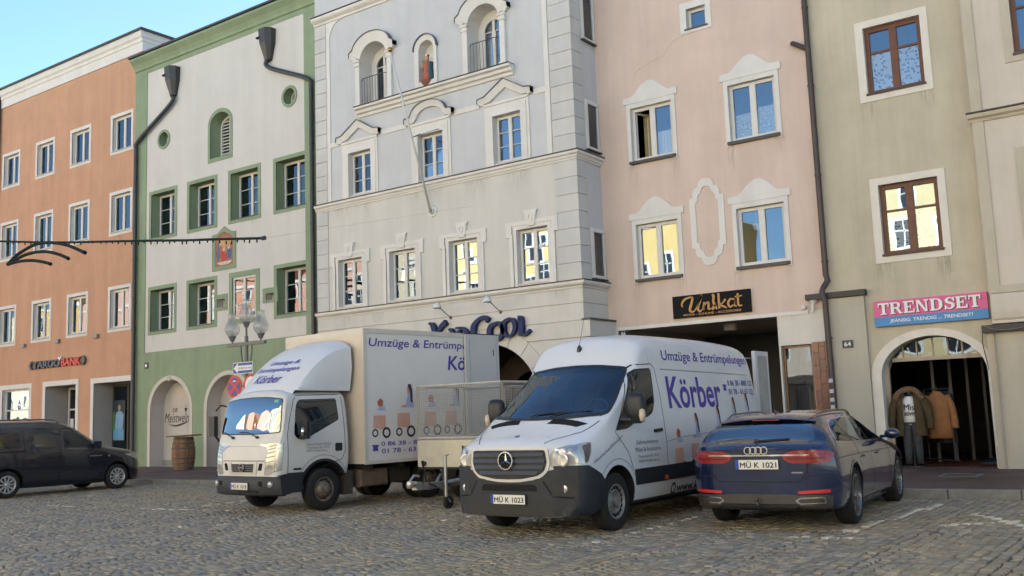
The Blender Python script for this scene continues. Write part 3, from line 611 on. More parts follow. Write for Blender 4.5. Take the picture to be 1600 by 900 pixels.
# ---------------------------------------------------------------- grey house with white stucco ornament
def stroke(b, pts, widths, y0, y1, n=6):
    P = smooth_path([(p[0], p[1], w) for p, w in zip(pts, widths)], n); L = []; Rr = []
    for i, p in enumerate(P):
        q = P[min(i+1, len(P)-1)]; o = P[max(i-1, 0)]; d = np.array([q[0]-o[0], q[1]-o[1]]); d = d/(np.linalg.norm(d)+1e-9); nn = np.array([-d[1], d[0]])*p[2]/2
        L.append((p[0]+nn[0], p[1]+nn[1])); Rr.append((p[0]-nn[0], p[1]-nn[1]))
    for i in range(len(P)-1):
        q = [L[i], L[i+1], Rr[i+1], Rr[i]]
        b.add([(x, y0, z) for x, z in q]+[(x, y1, z) for x, z in q], [(0,1,2,3),(7,6,5,4),(0,4,5,1),(2,6,7,3),(0,3,7,4),(1,5,6,2)])
def grey_house():
    X0, X1, Y, YB, ZT = -21.0, -12.0, 19.75, 20.9, 17.2
    t = thing('grey_stucco_house', (X0, Y, ZP), 'grey house with white stucco pediments, quoins and arched balcony doors', 'building')
    GU = stucco('grey_render', (.53, .53, .535), .06, .05); GL = stucco('warm_grey_render', (.58, .555, .51), .07, .05); W = TRIMW
    g = [-19.655, -17.675, -15.555, -13.365]; p = [-19.2, -16.55, -14.0]
    holes = [rect(c-.47, c+.47, 4.70, 6.07) for c in g]; hd = [.2]*4
    h2 = [rect(c-.44, c+.44, 7.89, 9.13) for c in p]; h3 = [archpoly(c-.53, c+.53, 10.38, 11.72, .5) for c in (-18.57, -14.62)]
    nich = archpoly(-16.9, -16.36, 10.62, 11.5, .27)
    wall(t, rect(X0, X1, 4.56, 7.7), holes, Y, [GL, W], hole_mi=[1]*4, hole_depth=hd, name='first_floor_wall')
    wall(t, rect(X0, X1, 7.7, ZT), h2+h3+[nich], Y, [GU, W], hole_mi=[1]*6, hole_depth=[.2]*3+[.6]*2+[.3])
    arc = [(-14.9+1.585*math.cos(PI*k/24), 1.695+1.585*math.sin(PI*k/24)) for k in range(25)]
    arch = [(-16.485, ZP), (-13.315, ZP)]+arc
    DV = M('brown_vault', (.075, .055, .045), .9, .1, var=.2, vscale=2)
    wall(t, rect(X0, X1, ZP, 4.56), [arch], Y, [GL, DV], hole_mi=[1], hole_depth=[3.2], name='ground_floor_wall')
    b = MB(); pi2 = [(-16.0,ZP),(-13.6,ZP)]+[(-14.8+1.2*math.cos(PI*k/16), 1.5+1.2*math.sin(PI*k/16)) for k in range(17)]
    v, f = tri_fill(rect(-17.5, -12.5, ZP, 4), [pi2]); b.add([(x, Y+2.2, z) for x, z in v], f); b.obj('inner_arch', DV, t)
    b = MB(); b.box(-17.5, -12.5, Y+3.2, Y+3.25, ZP, 4); b.obj('passage_end', DARK, t)
    # flanks
    b = MB(); b.add([(X1,Y,ZP),(X1,YB+10,ZP),(X1,YB+10,ZT),(X1,Y,ZT)], [(0,1,2,3)]); b.add([(X0,Y,ZP),(X0,YB+10,ZP),(X0,YB+10,ZT),(X0,Y,ZT)], [(0,1,2,3)]); b.add([(X0,YB+10,ZP),(X1,YB+10,ZP),(X1,YB+10,ZT),(X0,YB+10,ZT)], [(0,1,2,3)]); b.obj('side_walls', GU, t)
    b = MB(); b.add([(X0,Y,ZT),(X1,Y,ZT),(X1,YB+10,ZT),(X0,YB+10,ZT)], [(0,1,2,3)]); b.obj('roof', ROOF, t)
    # mouldings that return along the right flank
    def mould(name, prof, x0=X0, x1=X1, mt=W, ret=True, cap=True):
        b = MB(); n = len(prof); e = lambda d: d if ret else 0
        vs = [(x0-.0, Y-d, z) for d, z in prof]+[(x1+e(d), Y-d, z) for d, z in prof]
        fs = [(i, i+1, n+i+1, n+i) for i in range(n-1)]
        if ret:
            vs += [(x1+d, YB, z) for d, z in prof]; fs += [(n+i, n+i+1, 2*n+i+1, 2*n+i) for i in range(n-1)]
        else: fs += [tuple(range(n)), tuple(range(n, 2*n))]
        b.add(vs, fs); o = b.obj(name, mt, t)
        if cap:
            d0, zt = max(d for d, z in prof), prof[-1][1]
            c = MB(); c.box(x0, x1+(d0+.02 if ret else 0), Y-d0-.025, Y+.01, zt+.001, zt+.022); 
            if ret: c.box(X1-.01, X1+d0+.025, Y+.012, YB, zt+.001, zt+.022)
            c.obj('cap_sheet', SILL, o)
        return o
    mould('cornice', [(0,7.58),(.03,7.58),(.03,7.62),(.06,7.63),(.08,7.68),(.13,7.71),(.13,7.77),(0,7.775)])
    mould('ledge', [(0,4.44),(.03,4.44),(.04,4.48),(.09,4.5),(.13,4.54),(.13,4.6),(0,4.605)])
    mould('top_cornice', [(0,13.3),(.04,13.3),(.05,13.36),(.12,13.4),(.16,13.44),(.16,13.52),(0,13.53)])
    mould('balcony_ledge', [(0,10.1),(.05,10.1),(.07,10.17),(.14,10.2),(.16,10.27),(.24,10.3),(.24,10.36),(0,10.365)], -19.2, -13.72, ret=False)
    # white strips and band
    for xa in (-20.43, -12.72):
        b = MB(); b.box(xa-.07, xa+.07, Y-.03, Y, 7.8, 13.29); b.obj('strip', W, t)
    for xa, xb in ((-20.36,-20.02),(-18.36,-17.4),(-15.7,-14.86),(-13.14,-12.79)):
        b = MB(); b.box(xa, xb, Y-.028, Y, 9.44, 9.58); b.obj('band', W, t)
    b = MB(); b.ring([(-20.36,13.29),(-20.36,12.85),(-20.3,12.95),(-20.2,13.12),(-20.0,13.29)], [(-20.36,13.29)]*5, Y-.029, Y, closed=False); 
    b = MB(); b.prism([(-20.36,13.29),(-20.36,12.8),(-20.31,12.98),(-20.2,13.14),(-20.05,13.24),(-19.85,13.29)], Y-.028, Y); b.obj('corner_fillet', W, t)
    # quoins
    z = 4.62
    QM = [stucco('quoin_render', (.55,.535,.51), .06), stucco('quoin_render_b', (.53,.52,.505), .07)]
    k = 0
    for z0, z1, nn in ((4.625, 7.575, 7), (7.80, 13.29, 13)):
        hgt = (z1-z0)/nn
        for i in range(nn):
            a = z0+i*hgt+.007; c = z0+(i+1)*hgt-.007
            b = MB(); L = -12.62 if z0 < 5 or i % 2 == 0 else -12.62
            b.add([(L,Y-.03,a),(X1+.03,Y-.03,a),(X1+.03,Y+.42,a),(L,Y-.03,c),(X1+.03,Y-.03,c),(X1+.03,Y+.42,c),(L,Y,a),(L,Y,c),(X1,Y+.42,a),(X1,Y+.42,c)],
                  [(0,1,4,3),(1,2,5,4),(0,3,7,6),(2,8,9,5),(3,4,5,9,7),(0,6,8,2,1)]); b.obj('quoin_block', QM[k % 2], t); k += 1
            b = MB(); b.bbox(X0+.01, -20.52, Y-.03, Y, a, c, .008); b.obj('quoin_block', QM[k % 2], t)
    for q in range(7): stain(t, -20+q*1.25+random.uniform(-.3, .3), random.uniform(.3, .9), 7.57, random.uniform(.4, .9), Y-.003); stain(t, -19.8+q*1.2, random.uniform(.3, .8), 4.43, random.uniform(.3, .6), Y-.034)
    # rusticated ground floor courses and voussoirs
    for z0, z1 in ((4.08, 4.43), (3.66, 4.065)):
        b = MB(); b.bbox(X0+.01, X1-.0, Y-.03, Y, z0, z1, .008); b.obj('course', GL, t)
        b = MB(); b.box(X1, X1+.03, Y-.03, YB, z0, z1); b.obj('course_return', GL, t)
    for z0, z1 in ((3.25, 3.645), (2.83, 3.235), (2.41, 2.815), (2.0, 2.395), (1.58, 1.985), (ZP, 1.565)):
        b = MB(); xl = -12.95 if z0 > 1.6 else -13.3+.02
        xl = {3.25: -13.62, 2.83: -13.25, 2.41: -13.0, 2.0: -12.86}.get(z0, -12.8)
        b.bbox(xl, X1+.2, Y-.05, Y, z0, z1, .01); b.box(X1, X1+.2, Y-.0, YB, z0, z1); b.obj('course', GL, t)
        b = MB(); b.bbox(X0+.01, -29.8-xl, Y-.03, Y, z0, z1, .01); b.obj('course', GL, t)
    nv = 11
    for i in range(nv):
        a0 = PI*i/nv+.006; a1 = PI*(i+1)/nv-.006; b = MB(); r0, r1 = 1.6, 2.0
        pl_ = [(-14.9+r0*math.cos(a0+(a1-a0)*q/3), 1.695+r0*math.sin(a0+(a1-a0)*q/3)) for q in range(4)]+[(-14.9+r1*math.cos(a1-(a1-a0)*q/3), min(3.645, 1.695+r1*math.sin(a1-(a1-a0)*q/3))) for q in range(4)]
        b.prism(pl_, Y-.026, Y); b.obj('voussoir', GL, t)
    b = MB(); b.box(X1-.02, X1+.24, Y-.06, YB, 3.646, 3.69); b.obj('cap_sheet', SILL, t)
    # first floor windows: eared architraves with keystones
    for c in g:
        w = window(t, c-.46, c+.46, 4.71, 6.06, Y+.13, fw=.05, nx=2, bars=(.333,.667), mull=.07, barw=.02)
        s = MB(); o = [(-.68,4.62),(-.68,5.9),(-.78,5.9),(-.78,6.27),(.78,6.27),(.78,5.9),(.68,5.9),(.68,4.62)]; i_ = [(-.57,4.62),(-.57,5.95),(-.6,5.97),(-.6,6.17),(.6,6.17),(.6,5.97),(.57,5.95),(.57,4.62)]
        s.ring([(c+a, z) for a, z in o], [(c+a, z) for a, z in i_], Y-.05, Y, closed=False)
        s.ring([(c-.575,4.62),(c-.575,6.175),(c+.575,6.175),(c+.575,4.62)], [(c-.47,4.62),(c-.47,6.07),(c+.47,6.07),(c+.47,4.62)], Y-.03, Y, closed=False)
        s.box(c-.62, c-.57, Y-.055, Y, 4.62, 5.94); s.box(c+.57, c+.62, Y-.055, Y, 4.62, 5.94); su = s.obj('surround', W, w)
        s = MB(); s.prism([(c-.11,6.12),(c+.11,6.12),(c+.17,6.47),(c+.2,6.47),(c+.2,6.52),(c-.2,6.52),(c-.2,6.47),(c-.17,6.47)], Y-.075, Y)
        s.ring(circ(c, 6.33, .07, .1, 12), circ(c, 6.33, .045, .07, 12), Y-.09, Y-.074); s.obj('keystone', W, w)
        s = MB(); s.box(c-.47, c+.47, Y-.02, Y+.14, 4.68, 4.705); s.obj('sill', W, w)
    # second floor windows with pediments
    for k, c in enumerate(p):
        w = window(t, c-.43, c+.43, 7.9, 9.12, Y+.13, fw=.05, nx=2, bars=(.333,.667), mull=.065, barw=.02)
        s = MB(); s.ring([(c-.62,7.8),(c-.62,9.34),(c+.62,9.34),(c+.62,7.8)], [(c-.44,7.8),(c-.44,9.13),(c+.44,9.13),(c+.44,7.8)], Y-.05, Y, closed=False)
        s.ring([(c-.7,7.8),(c-.7,9.42),(c+.7,9.42),(c+.7,7.8)], [(c-.6,7.8),(c-.6,9.32),(c+.6,9.32),(c+.6,7.8)], Y-.03, Y, closed=False); s.obj('surround', W, w)
        if k == 1:
            o = [(-.84,9.5),(-.84,9.64),(-.64,9.66)]+[(.6*math.cos(PI-PI*q/14), 9.68+.34*math.sin(PI*q/14)) for q in range(1, 14)]+[(.64,9.66),(.84,9.64),(.84,9.5)]
            i_ = [(-.7,9.46),(-.7,9.5),(-.56,9.52)]+[(.48*math.cos(PI-PI*q/14), 9.56+.3*math.sin(PI*q/14)) for q in range(1, 14)]+[(.56,9.52),(.7,9.5),(.7,9.46)]
        else:
            o = [(-.84,9.5),(-.84,9.63),(-.62,9.66),(0,10.03),(.62,9.66),(.84,9.63),(.84,9.5)]; i_ = [(-.7,9.46),(-.7,9.5),(-.52,9.52),(0,9.82),(.52,9.52),(.7,9.5),(.7,9.46)]
        O = [(c+a, z) for a, z in o]; I = [(c+a, z) for a, z in i_]
        s = MB(); s.ring(O, I, Y-.13, Y, closed=False, yi=Y-.07); mid = [((a[0]+b_[0])/2-.0, (a[1]+b_[1])/2-.06) for a, b_ in zip(O, I)]
        s.box(c-.7, c+.7, Y-.06, Y, 9.42, 9.49); pd = s.obj('pediment', W, w)
        s = MB(); s.ring([(x, z+.025) for x, z in O], O, Y-.16, Y, closed=False); s.obj('cap_sheet', M('slate_sheet', (.10,.11,.135), .5, .5), w)
    # arched balcony doors
    for c in (-18.57, -14.62):
        w = window(t, c-.37, c+.37, 10.39, 12.0, Y+.42, fw=.05, nx=2, mull=.08, head=.36, name='balcony_door')
        curtain(w, c-.33, c-.05, 10.42, 11.9, Y+.6, folds=4); curtain(w, c+.15, c+.33, 10.42, 11.8, Y+.6, folds=3)
        s = MB(); v, f = tri_fill(archpoly(c-.53, c+.53, 10.38, 11.72, .5), [archpoly(c-.37, c+.37, 10.385, 11.64, .36)]); s.add([(x, Y+.44, z) for x, z in v], f); s.obj('inner_reveal', W, w)
        for sx in (-1, 1):
            xa, xb = sorted((c+sx*.53, c+sx*.70)); s = MB(); s.bbox(xa, xb, Y-.09, Y, 10.5, 11.62, .012); s.box(xa-.02, xb+.02, Y-.11, Y, 10.38, 10.5); s.box(xa-.02, xb+.02, Y-.11, Y, 11.62, 11.66); s.box(xa-.035, xb+.035, Y-.13, Y, 11.74, 11.8); s.box(xa-.01, xb+.01, Y-.1, Y, 11.66, 11.74); s.obj('pilaster', W, w)
        ao = [(c-.86,11.9),(c-.86,12.02)]+[(c+.74*math.cos(PI-PI*q/16), 12.0+.5*math.sin(PI*q/16)) for q in range(1, 16)]+[(c+.86,12.02),(c+.86,11.9)]
        ai = [(c-.7,11.8),(c-.66,11.86)]+[(c+.52*math.cos(PI-PI*q/16), 11.74+.48*math.sin(PI*q/16)) for q in range(1, 16)]+[(c+.66,11.86),(c+.7,11.8)]
        s = MB(); s.ring(ao, ai, Y-.16, Y, closed=False, yi=Y-.08); s.obj('hood', W, w)
        s = MB(); s.ring([(x, z+.025) for x, z in ao], ao, Y-.19, Y, closed=False); s.obj('cap_sheet', M('slate_sheet', (.10,.11,.135), .5, .5), w)
        RAIL = M('wrought_iron', (.09,.09,.095), .6, .4)
        s = MB(); s.tube([(c-.5,Y+.02,11.2),(c-.4,Y-.1,11.2),(c+.4,Y-.1,11.2),(c+.5,Y+.02,11.2)], .013, 6); rl = s.obj('railing', RAIL, w)
        for q in range(9):
            x = c-.42+q*.105; s = MB(); s.tube([(x,Y-.09,10.4),(x,Y-.1,11.2)], .0065, 5); s.obj('baluster', RAIL, w)
    # statue niche
    c = -16.63
    s = MB(); s.ring(archpoly(c-.4, c+.4, 10.38, 11.52, .4), archpoly(c-.27, c+.27, 10.62, 11.5, .27), Y-.06, Y, yi=Y-.03); w = s.obj('statue_niche', W, t)
    s = MB(); s.ring([(c+.43*math.cos(PI-PI*q/14), 11.52+.43*math.sin(PI*q/14)) for q in range(15)], [(c+.4*math.cos(PI-PI*q/14), 11.52+.4*math.sin(PI*q/14)) for q in range(15)], Y-.1, Y, closed=False); s.obj('cap_sheet', M('slate_sheet', (.10,.11,.135), .5, .5), w)
    s = MB(); s.prism(archpoly(c-.27, c+.27, 10.62, 11.5, .27), Y+.29, Y+.3); s.obj('niche_back', W, w)
    # flank windows of the return wall
    for z0, z1 in ((4.70, 5.95), (7.92, 9.2), (10.75, 12.2)):
        y0, y1 = Y+.5, YB-.03
        s = MB(); pr = [(y0,z0),(y1,z0),(y1,z1),(y0,z1)]; pi3 = [(y0+.1,z0+.08),(y1-.06,z0+.08),(y1-.06,z1-.1),(y0+.1,z1-.1)]
        s.ring(pr, pi3, 0, .05); s.v = [(X1+.05-yy, x, z) for x, yy, z in s.v]; w = s.obj('side_window', W, t)
        s = MB(); s.box(X1+.002, X1+.01, y0+.1, y1-.06, z0+.08, z1-.1); s.obj('pane', GLASS, w)
        s = MB(); s.box(X1, X1+.1, y0-.02, y1+.0, z0-.03, z0); s.obj('sill', SILL, w)
    # sign
    NB = M('navy_letter', (.008,.020,.085), .55, .3); NS = M('letter_side', (.10,.10,.115), .5, .5)
    sg = thing('shop_sign', (-15.2, Y-.1, 3.4), 'dark blue uncial shop lettering on the grey house above the arch', 'sign')
    y0, y1 = Y-.16, Y-.05
    def L(ch, strokes):
        b = MB()
        for pts, ws in strokes: stroke(b, pts, [q*.86 for q in ws], y0, y1)
        b.obj('letter', NB, sg, smooth=False)
    L('k', [([(-16.68,3.96),(-16.56,3.9),(-16.5,3.7),(-16.5,3.3),(-16.56,3.24)], [.05,.15,.17,.17,.06]), ([(-16.1,3.95),(-16.28,3.82),(-16.44,3.6)], [.16,.14,.05]), ([(-16.44,3.6),(-16.28,3.4),(-16.06,3.25)], [.05,.15,.1])])
    L('i', [([(-16.02,3.74),(-15.93,3.72),(-15.9,3.6),(-15.9,3.3),(-15.82,3.26)], [.04,.12,.15,.15,.05])])
    L('d', [([(-15.78,3.76),(-15.56,3.74),(-15.42,3.6),(-15.4,3.4),(-15.56,3.26),(-15.72,3.36),(-15.72,3.6),(-15.62,3.7)], [.05,.08,.14,.14,.08,.1,.12,.05])])
    L('c', [([(-14.72,3.86),(-14.82,3.95),(-15.02,3.92),(-15.2,3.74),(-15.2,3.46),(-15.02,3.3),(-14.84,3.34)], [.17,.13,.1,.17,.17,.1,.05])])
    L('o', [([(-14.45,3.79),(-14.66,3.7),(-14.7,3.5),(-14.58,3.36),(-14.4,3.38),(-14.28,3.56),(-14.34,3.74),(-14.45,3.79)], [.08,.14,.16,.08,.09,.16,.14,.08]), ([(-14.72,3.42),(-14.56,3.36)], [.06,.09])])
    L('o', [([(-14.06,3.86),(-14.24,3.76),(-14.26,3.56),(-14.14,3.42),(-14.0,3.46),(-13.9,3.64),(-13.96,3.8),(-14.06,3.86)], [.07,.14,.15,.08,.08,.14,.13,.07])])
    L('l', [([(-13.8,3.84),(-13.72,3.82),(-13.72,3.6),(-13.72,3.46)], [.14,.15,.16,.16]), ([(-13.8,3.43),(-13.6,3.43),(-13.46,3.52)], [.07,.07,.1])])
    for lx, label in ((-16.02, 'left one of two white spotlights above the shop lettering'), (-14.4, 'right one of two white spotlights above the shop lettering')):
        l = thing('sign_spotlight', (lx, Y, 4.06), label, 'lamp', 'spotlights over the blue shop sign')
        b = MB(); b.tube([(lx,Y,4.06),(lx,Y-.12,4.1),(lx-.03,Y-.5,4.33)], .012, 6); b.obj('arm', M('grey_metal', (.2,.19,.18), .4), l)
        b = MB(); b.lathe([(0,0),(.05,0),(.06,.02),(.06,.03)], (lx,Y-.03,4.06), axis='y', seg=12); b.obj('base', M('grey_metal', (.2,.19,.18), .4), l)
        b = MB(); b.lathe([(.02,.06),(.06,.05),(.1,-.03),(.115,-.09),(.1,-.08),(.0,.0)], (lx-.03,Y-.53,4.36), seg=14); b.obj('shade', M('white_enamel', (.65,.65,.63), .4), l, smooth=True)
    # flag pole
    fp = thing('flag_pole', (-16.58, Y-.02, 6.95), 'slanting white flag pole with gilt ball on the grey house', 'flag pole')
    b = MB(); b.lathe([(0,-.1),(.08,-.1),(.1,-.04),(.15,-.04),(.17,0)], (-16.55,Y,6.97), axis='y', seg=18); b.obj('rosette', W, fp, smooth=True, angle=40)
    b = MB(); b.lathe([(0,-.13),(.06,-.12),(.07,-.08)], (-16.55,Y,6.97), axis='y', seg=14); b.obj('socket', M('grey_metal', (.2,.19,.18), .4), fp)
    b = MB(); b.tube([(-16.56,Y-.1,7.0),(-16.58,Y-1.5,10.95)], [.032,.022], 8); b.obj('pole', M('pole_white', (.55,.54,.52), .5), fp, smooth=True)
    b = MB(); b.lathe([(.0,-.07),(.05,-.05),(.07,0),(.05,.05),(0,.07)], (-16.58,Y-1.52,11.05), seg=14); b.obj('ball', M('gilt', (.35,.2,.06), .3, metal=1), fp, smooth=True)
    b = MB(); b.tube([(-16.57,Y-.75,8.85),(-16.2,Y,9.2)], .009, 5); b.tube([(-16.57,Y-.75,8.85),(-16.9,Y,9.2)], .009, 5); b.obj('stay_wire', ZINC, fp)
    # statue standing in the niche
    st = thing('saint_statue', (c, Y+.08, 10.62), 'small painted saint statue in the arched niche between balcony doors', 'statue')
    b = MB(); b.lathe([(0,0),(.1,0),(.13,.04),(.19,.12),(.19,.15),(0,.15)], (c+.0,Y+.02,10.48), seg=12); b.obj('console', M('console_red', (.22,.09,.06), .7), st, smooth=True, angle=40)
    prof = [(0,0),(.15,.0),(.14,.1),(.12,.22),(.10,.34),(.115,.44),(.12,.5),(.06,.55),(0,.56)]
    b = MB(); b.lathe(prof, (c,Y+.04,10.63), seg=14); o = b.obj('robe', M('robe_red', (.38,.10,.05), .6, var=.35, vscale=14), st, smooth=True)
    b = MB(); b.lathe([(r*1.12+.01, z) for r, z in prof[:-2]], (c+.02,Y+.05,10.64), seg=12, a0=-.9, a1=1.5); b.obj('cloak', M('cloak_teal', (.04,.12,.14), .6, var=.3, vscale=10), st, smooth=True)
    b = MB(); b.lathe([(0,-.085),(.05,-.06),(.062,0),(.05,.055),(0,.075)], (c-.0,Y+.02,11.26), seg=12); b.obj('head', M('carved_skin', (.45,.28,.2), .6), st, smooth=True)
    b = MB(); b.lathe([(.06,0),(.075,.05),(.05,.05),(.0,.03)], (c,Y+.02,11.31), seg=8); b.obj('crown', M('gilt', (.35,.2,.06), .3, metal=1), st)
    b = MB(); b.lathe([(0,-.09),(.045,-.06),(.05,.02),(.035,.06),(.04,.1),(.03,.14),(0,.15)], (c-.11,Y-.04,11.06), seg=10); b.obj('child_figure', M('child_robe', (.3,.25,.2), .6, var=.3, vscale=20), st, smooth=True)
grey_house()

# ---------------------------------------------------------------- pink house
def hood_poly(c, hw, z):
    pts = [(c-hw,z),(c+hw,z),(c+hw,z+.16),(c+.5,z+.17)]
    pts += [(c+.5-.5*q/8*1.0+.0, z+.17+.33*math.sin(PI/2*(q/8))**1.3) for q in range(1, 8)]
    pts += [(c, z+.5)]+[(c-.5*q/8, z+.17+.33*math.sin(PI/2*(1-q/8))**1.3) for q in range(1, 8)]+[(c-.5,z+.17),(c-hw,z+.16)]
    return pts
def pink_house():
    X0, X1, Y, ZT = -12.0, -6.56, 20.9, 16.2
    t = thing('pink_house', (X0, Y, ZP), 'pale pink house with curved white window hoods above the passage', 'building')
    PK = stucco('pink_render', (.61, .485, .41), .08, .06); W = TRIMW
    wl = [(-10.51, 7.47, 9.0), (-7.94, 7.47, 9.0), (-10.52, 4.56, 6.08), (-7.93, 4.56, 6.08)]
    holes = [rect(c-.56, c+.56, a+.07, z-.12) for c, a, z in wl]+[rect(-9.42, -8.92, 10.5, 11.0)]
    op = rect(-11.72, -7.72, ZP, 3.47); sw = rect(-7.68, -6.99, .55, 2.77)
    wall(t, rect(X0, X1, 3.5, ZT), holes, Y, [PK, W], hole_mi=[1]*5, hole_depth=[.16]*4+[.2])
    wall(t, [(X0,ZP),(-11.72,ZP),(-11.72,3.47),(-7.72,3.47),(-7.72,ZP),(X1,ZP),(X1,3.5),(X0,3.5)], [sw], Y+.006, [stucco('white_render', (.62,.58,.52), .07)], hole_depth=[.15], name='ground_floor_wall')
    shell(t, X0, X1, Y, Y+11, ZP, ZT, PK, ROOF)
    for i, (c, a, z) in enumerate(wl):
        w = window(t, c-.555, c+.555, a+.075, z-.125, Y+.09, fw=.055, nx=2, mull=.1, open_left=(i == 0))
        s = MB(); s.ring([(c-.66,a-.04),(c-.66,z-.0),(c+.66,z-.0),(c+.66,a-.04)], [(c-.56,a-.04),(c-.56,z-.12),(c+.56,z-.12),(c+.56,a-.04)], Y-.025, Y, closed=False); s.obj('surround', W, w)
        s = MB(); s.prism(hood_poly(c, .73, z+.0), Y-.04, Y); s.obj('hood', W, w)
        s = MB(); s.box(c-.62, c+.62, Y-.09, Y+.08, a-.01, a+.06); s.obj('sill', SILL, w)
        for sx in (-.58, .58): stain(t, c+sx, random.uniform(.2, .4), a-.01, random.uniform(.5, 1.0), Y-.003)
        if i == 0:
            curtain(w, c+.05, c+.5, a+.1, a+.75, Y+.2, folds=5, amp=.015)
            s = MB(); s.ring([(0,a+.13),(.46,a+.13),(.46,z-.18),(0,z-.18)], [(.05,a+.19),(.41,a+.19),(.41,z-.24),(.05,z-.24)], 0, .04); s.v = [(c-.5+x*.34+yy*.5, Y+.13+x*.9, zz) for x, yy, zz in s.v]; s.obj('open_casement', WHITE_FR, w)
            s = MB(); s.add([(c-.5+.02,Y+.17,a+.19),(c-.5+.14,Y+.5,a+.19),(c-.5+.14,Y+.5,z-.24),(c-.5+.02,Y+.17,z-.24)], [(0,1,2,3)]); s.obj('pane', GLASS, w)
            s = MB(); s.box(c-.52, c-.12, Y+.5, Y+.52, a+.06, z-.16); s.obj('drape', M('ochre_drape', (.42,.30,.12), .9, var=.3, vscale=15), w)
        if i == 1:
            LACE = M('lace', (.5,.52,.55), .9, .1, var=.45, vscale=18)
            curtain(w, c-.5, c-.05, a+.1, a+.72, Y+.17, LACE, folds=3, amp=.008); curtain(w, c+.05, c+.5, a+.1, a+.8, Y+.17, LACE, folds=3, amp=.008)
        if i == 3:
            s = MB(); s.lathe([(.0,0),(.06,0),(.1,.14),(.09,.14),(.0,.1)], (c-.22,Y+.3,z-.62), seg=12); s.tube([(c-.22,Y+.3,z-.5),(c-.22,Y+.3,z-.13)], .006, 4); s.obj('hanging_pot', M('white_enamel', (.65,.65,.63), .4), w)
            curtain(w, c+.42, c+.54, a+.1, z-.2, Y+.25, folds=2)
    w = window(t, -9.415, -8.925, 10.505, 10.995, Y+.12, fw=.045, nx=1)
    s = MB(); s.ring(rect(-9.58, -8.78, 10.4, 11.17), rect(-9.42, -8.92, 10.5, 11.0), Y-.025, Y); s.obj('surround', W, w)
    s = MB(); s.box(-9.47, -8.87, Y-.06, Y+.1, 10.47, 10.5); s.obj('sill', SILL, w)
    # cartouche
    def cart(s1, sz, dz=0):
        H = [(0,1.03),(.09,1.02),(.16,.97),(.195,.89),(.2,.83),(.26,.825),(.32,.77),(.345,.68),(.345,.60),(.43,.585),(.43,.0)]
        q = [(x*s1, z*sz) for x, z in H]; up = [(-x, z) for x, z in q[::-1]]+q[1:]
        lo = [(x, -z) for x, z in q[::-1][1:]]+[(-x, -z) for x, z in q[1:-1]]
        return [(-9.2+x, 5.78+z) for x, z in up+lo]
    s = MB(); s.ring(cart(1., 1.), cart(.66, .815), Y-.025, Y); s.obj('cartouche', W, t)
    # wall base details: header strip, tiled pillar, shop window, ledge
    s = MB(); s.box(-11.72, -7.0, Y-.02, Y+.004, 3.42, 3.5); s.obj('header_strip', W, t)
    w = window(t, -7.67, -7.0, .56, 2.76, Y+.1, fm=M('bronze_frame', (.16,.085,.04), .4, .5, metal=.3), fw=.025, nx=1, name='shop_window', pane=glass_mat('shop_glass2', .05, (.8,.8,.78), .002))
    s = MB(); s.box(-7.72, -6.99, Y+1.3, Y+1.32, .1, 2.8); s.obj('shop_back', M('shop_back', (.16,.14,.11), .8, var=.4, vscale=3), w)
    for q, (xx, cc) in enumerate([(-7.55,(.03,.035,.05)),(-7.4,(.02,.02,.02)),(-7.28,(.25,.24,.2)),(-7.2,(.05,.06,.09)),(-7.1,(.015,.02,.03))]):
        s = MB(); zt = 1.9+.1*(q % 2); s.prism([(xx-.07,.75+.1*(q % 3)),(xx+.07,.75+.1*(q % 3)),(xx+.06,zt-.1),(xx+.01,zt),(xx-.01,zt),(xx-.06,zt-.1)], Y+.5+.05*q, Y+.56+.05*q); s.obj('garment', M('garment_%d' % q, cc, .9, var=.3, vscale=12), w)
    s = MB(); s.tube([(-7.66,Y+.55,2.05),(-7.02,Y+.55,2.05)], .012, 6); s.obj('clothes_rail', M('chrome', (.6,.6,.6), .15, metal=1), w)
    TL = [M('tile_brown_a', (.135,.038,.022), .22, .5, var=.3, vscale=8), M('tile_brown_b', (.185,.05,.02), .22, .5, var=.3, vscale=8), M('tile_brown_c', (.09,.03,.02), .22, .5, var=.3, vscale=8)]
    s = MB(); s.box(-6.975, -6.57, Y-.02, Y+.005, ZP, 2.8); pl = s.obj('tiled_pillar', M('tile_grout', (.3,.2,.15), .9), t)
    for cidx in range(3):
        x0 = -6.97+cidx*.134
        z = ZP+(.14 if cidx % 2 else 0)-.27
        while z < 2.8:
            a = max(z+.006, ZP); e = min(z+.264, 2.795); z += .27
            if e-a < .03: continue
            s = MB(); s.bbox(x0+.004, x0+.13, Y-.032, Y-.02, a, e, .004); s.obj('tile', random.choice(TL), pl)
    # arcade interior
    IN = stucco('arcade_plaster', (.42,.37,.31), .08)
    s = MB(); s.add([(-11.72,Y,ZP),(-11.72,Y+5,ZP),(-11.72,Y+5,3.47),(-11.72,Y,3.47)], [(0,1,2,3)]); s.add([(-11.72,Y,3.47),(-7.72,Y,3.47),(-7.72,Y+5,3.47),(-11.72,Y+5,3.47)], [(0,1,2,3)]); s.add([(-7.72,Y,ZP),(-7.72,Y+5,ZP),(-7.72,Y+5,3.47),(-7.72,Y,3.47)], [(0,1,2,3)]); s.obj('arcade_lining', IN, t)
    s = MB(); s.box(-11.72, -7.72, Y+5, Y+5.05, ZP, 3.47); s.obj('arcade_back', M('dark_shopfront', (.03,.027,.025), .5, var=.4, vscale=2), t)
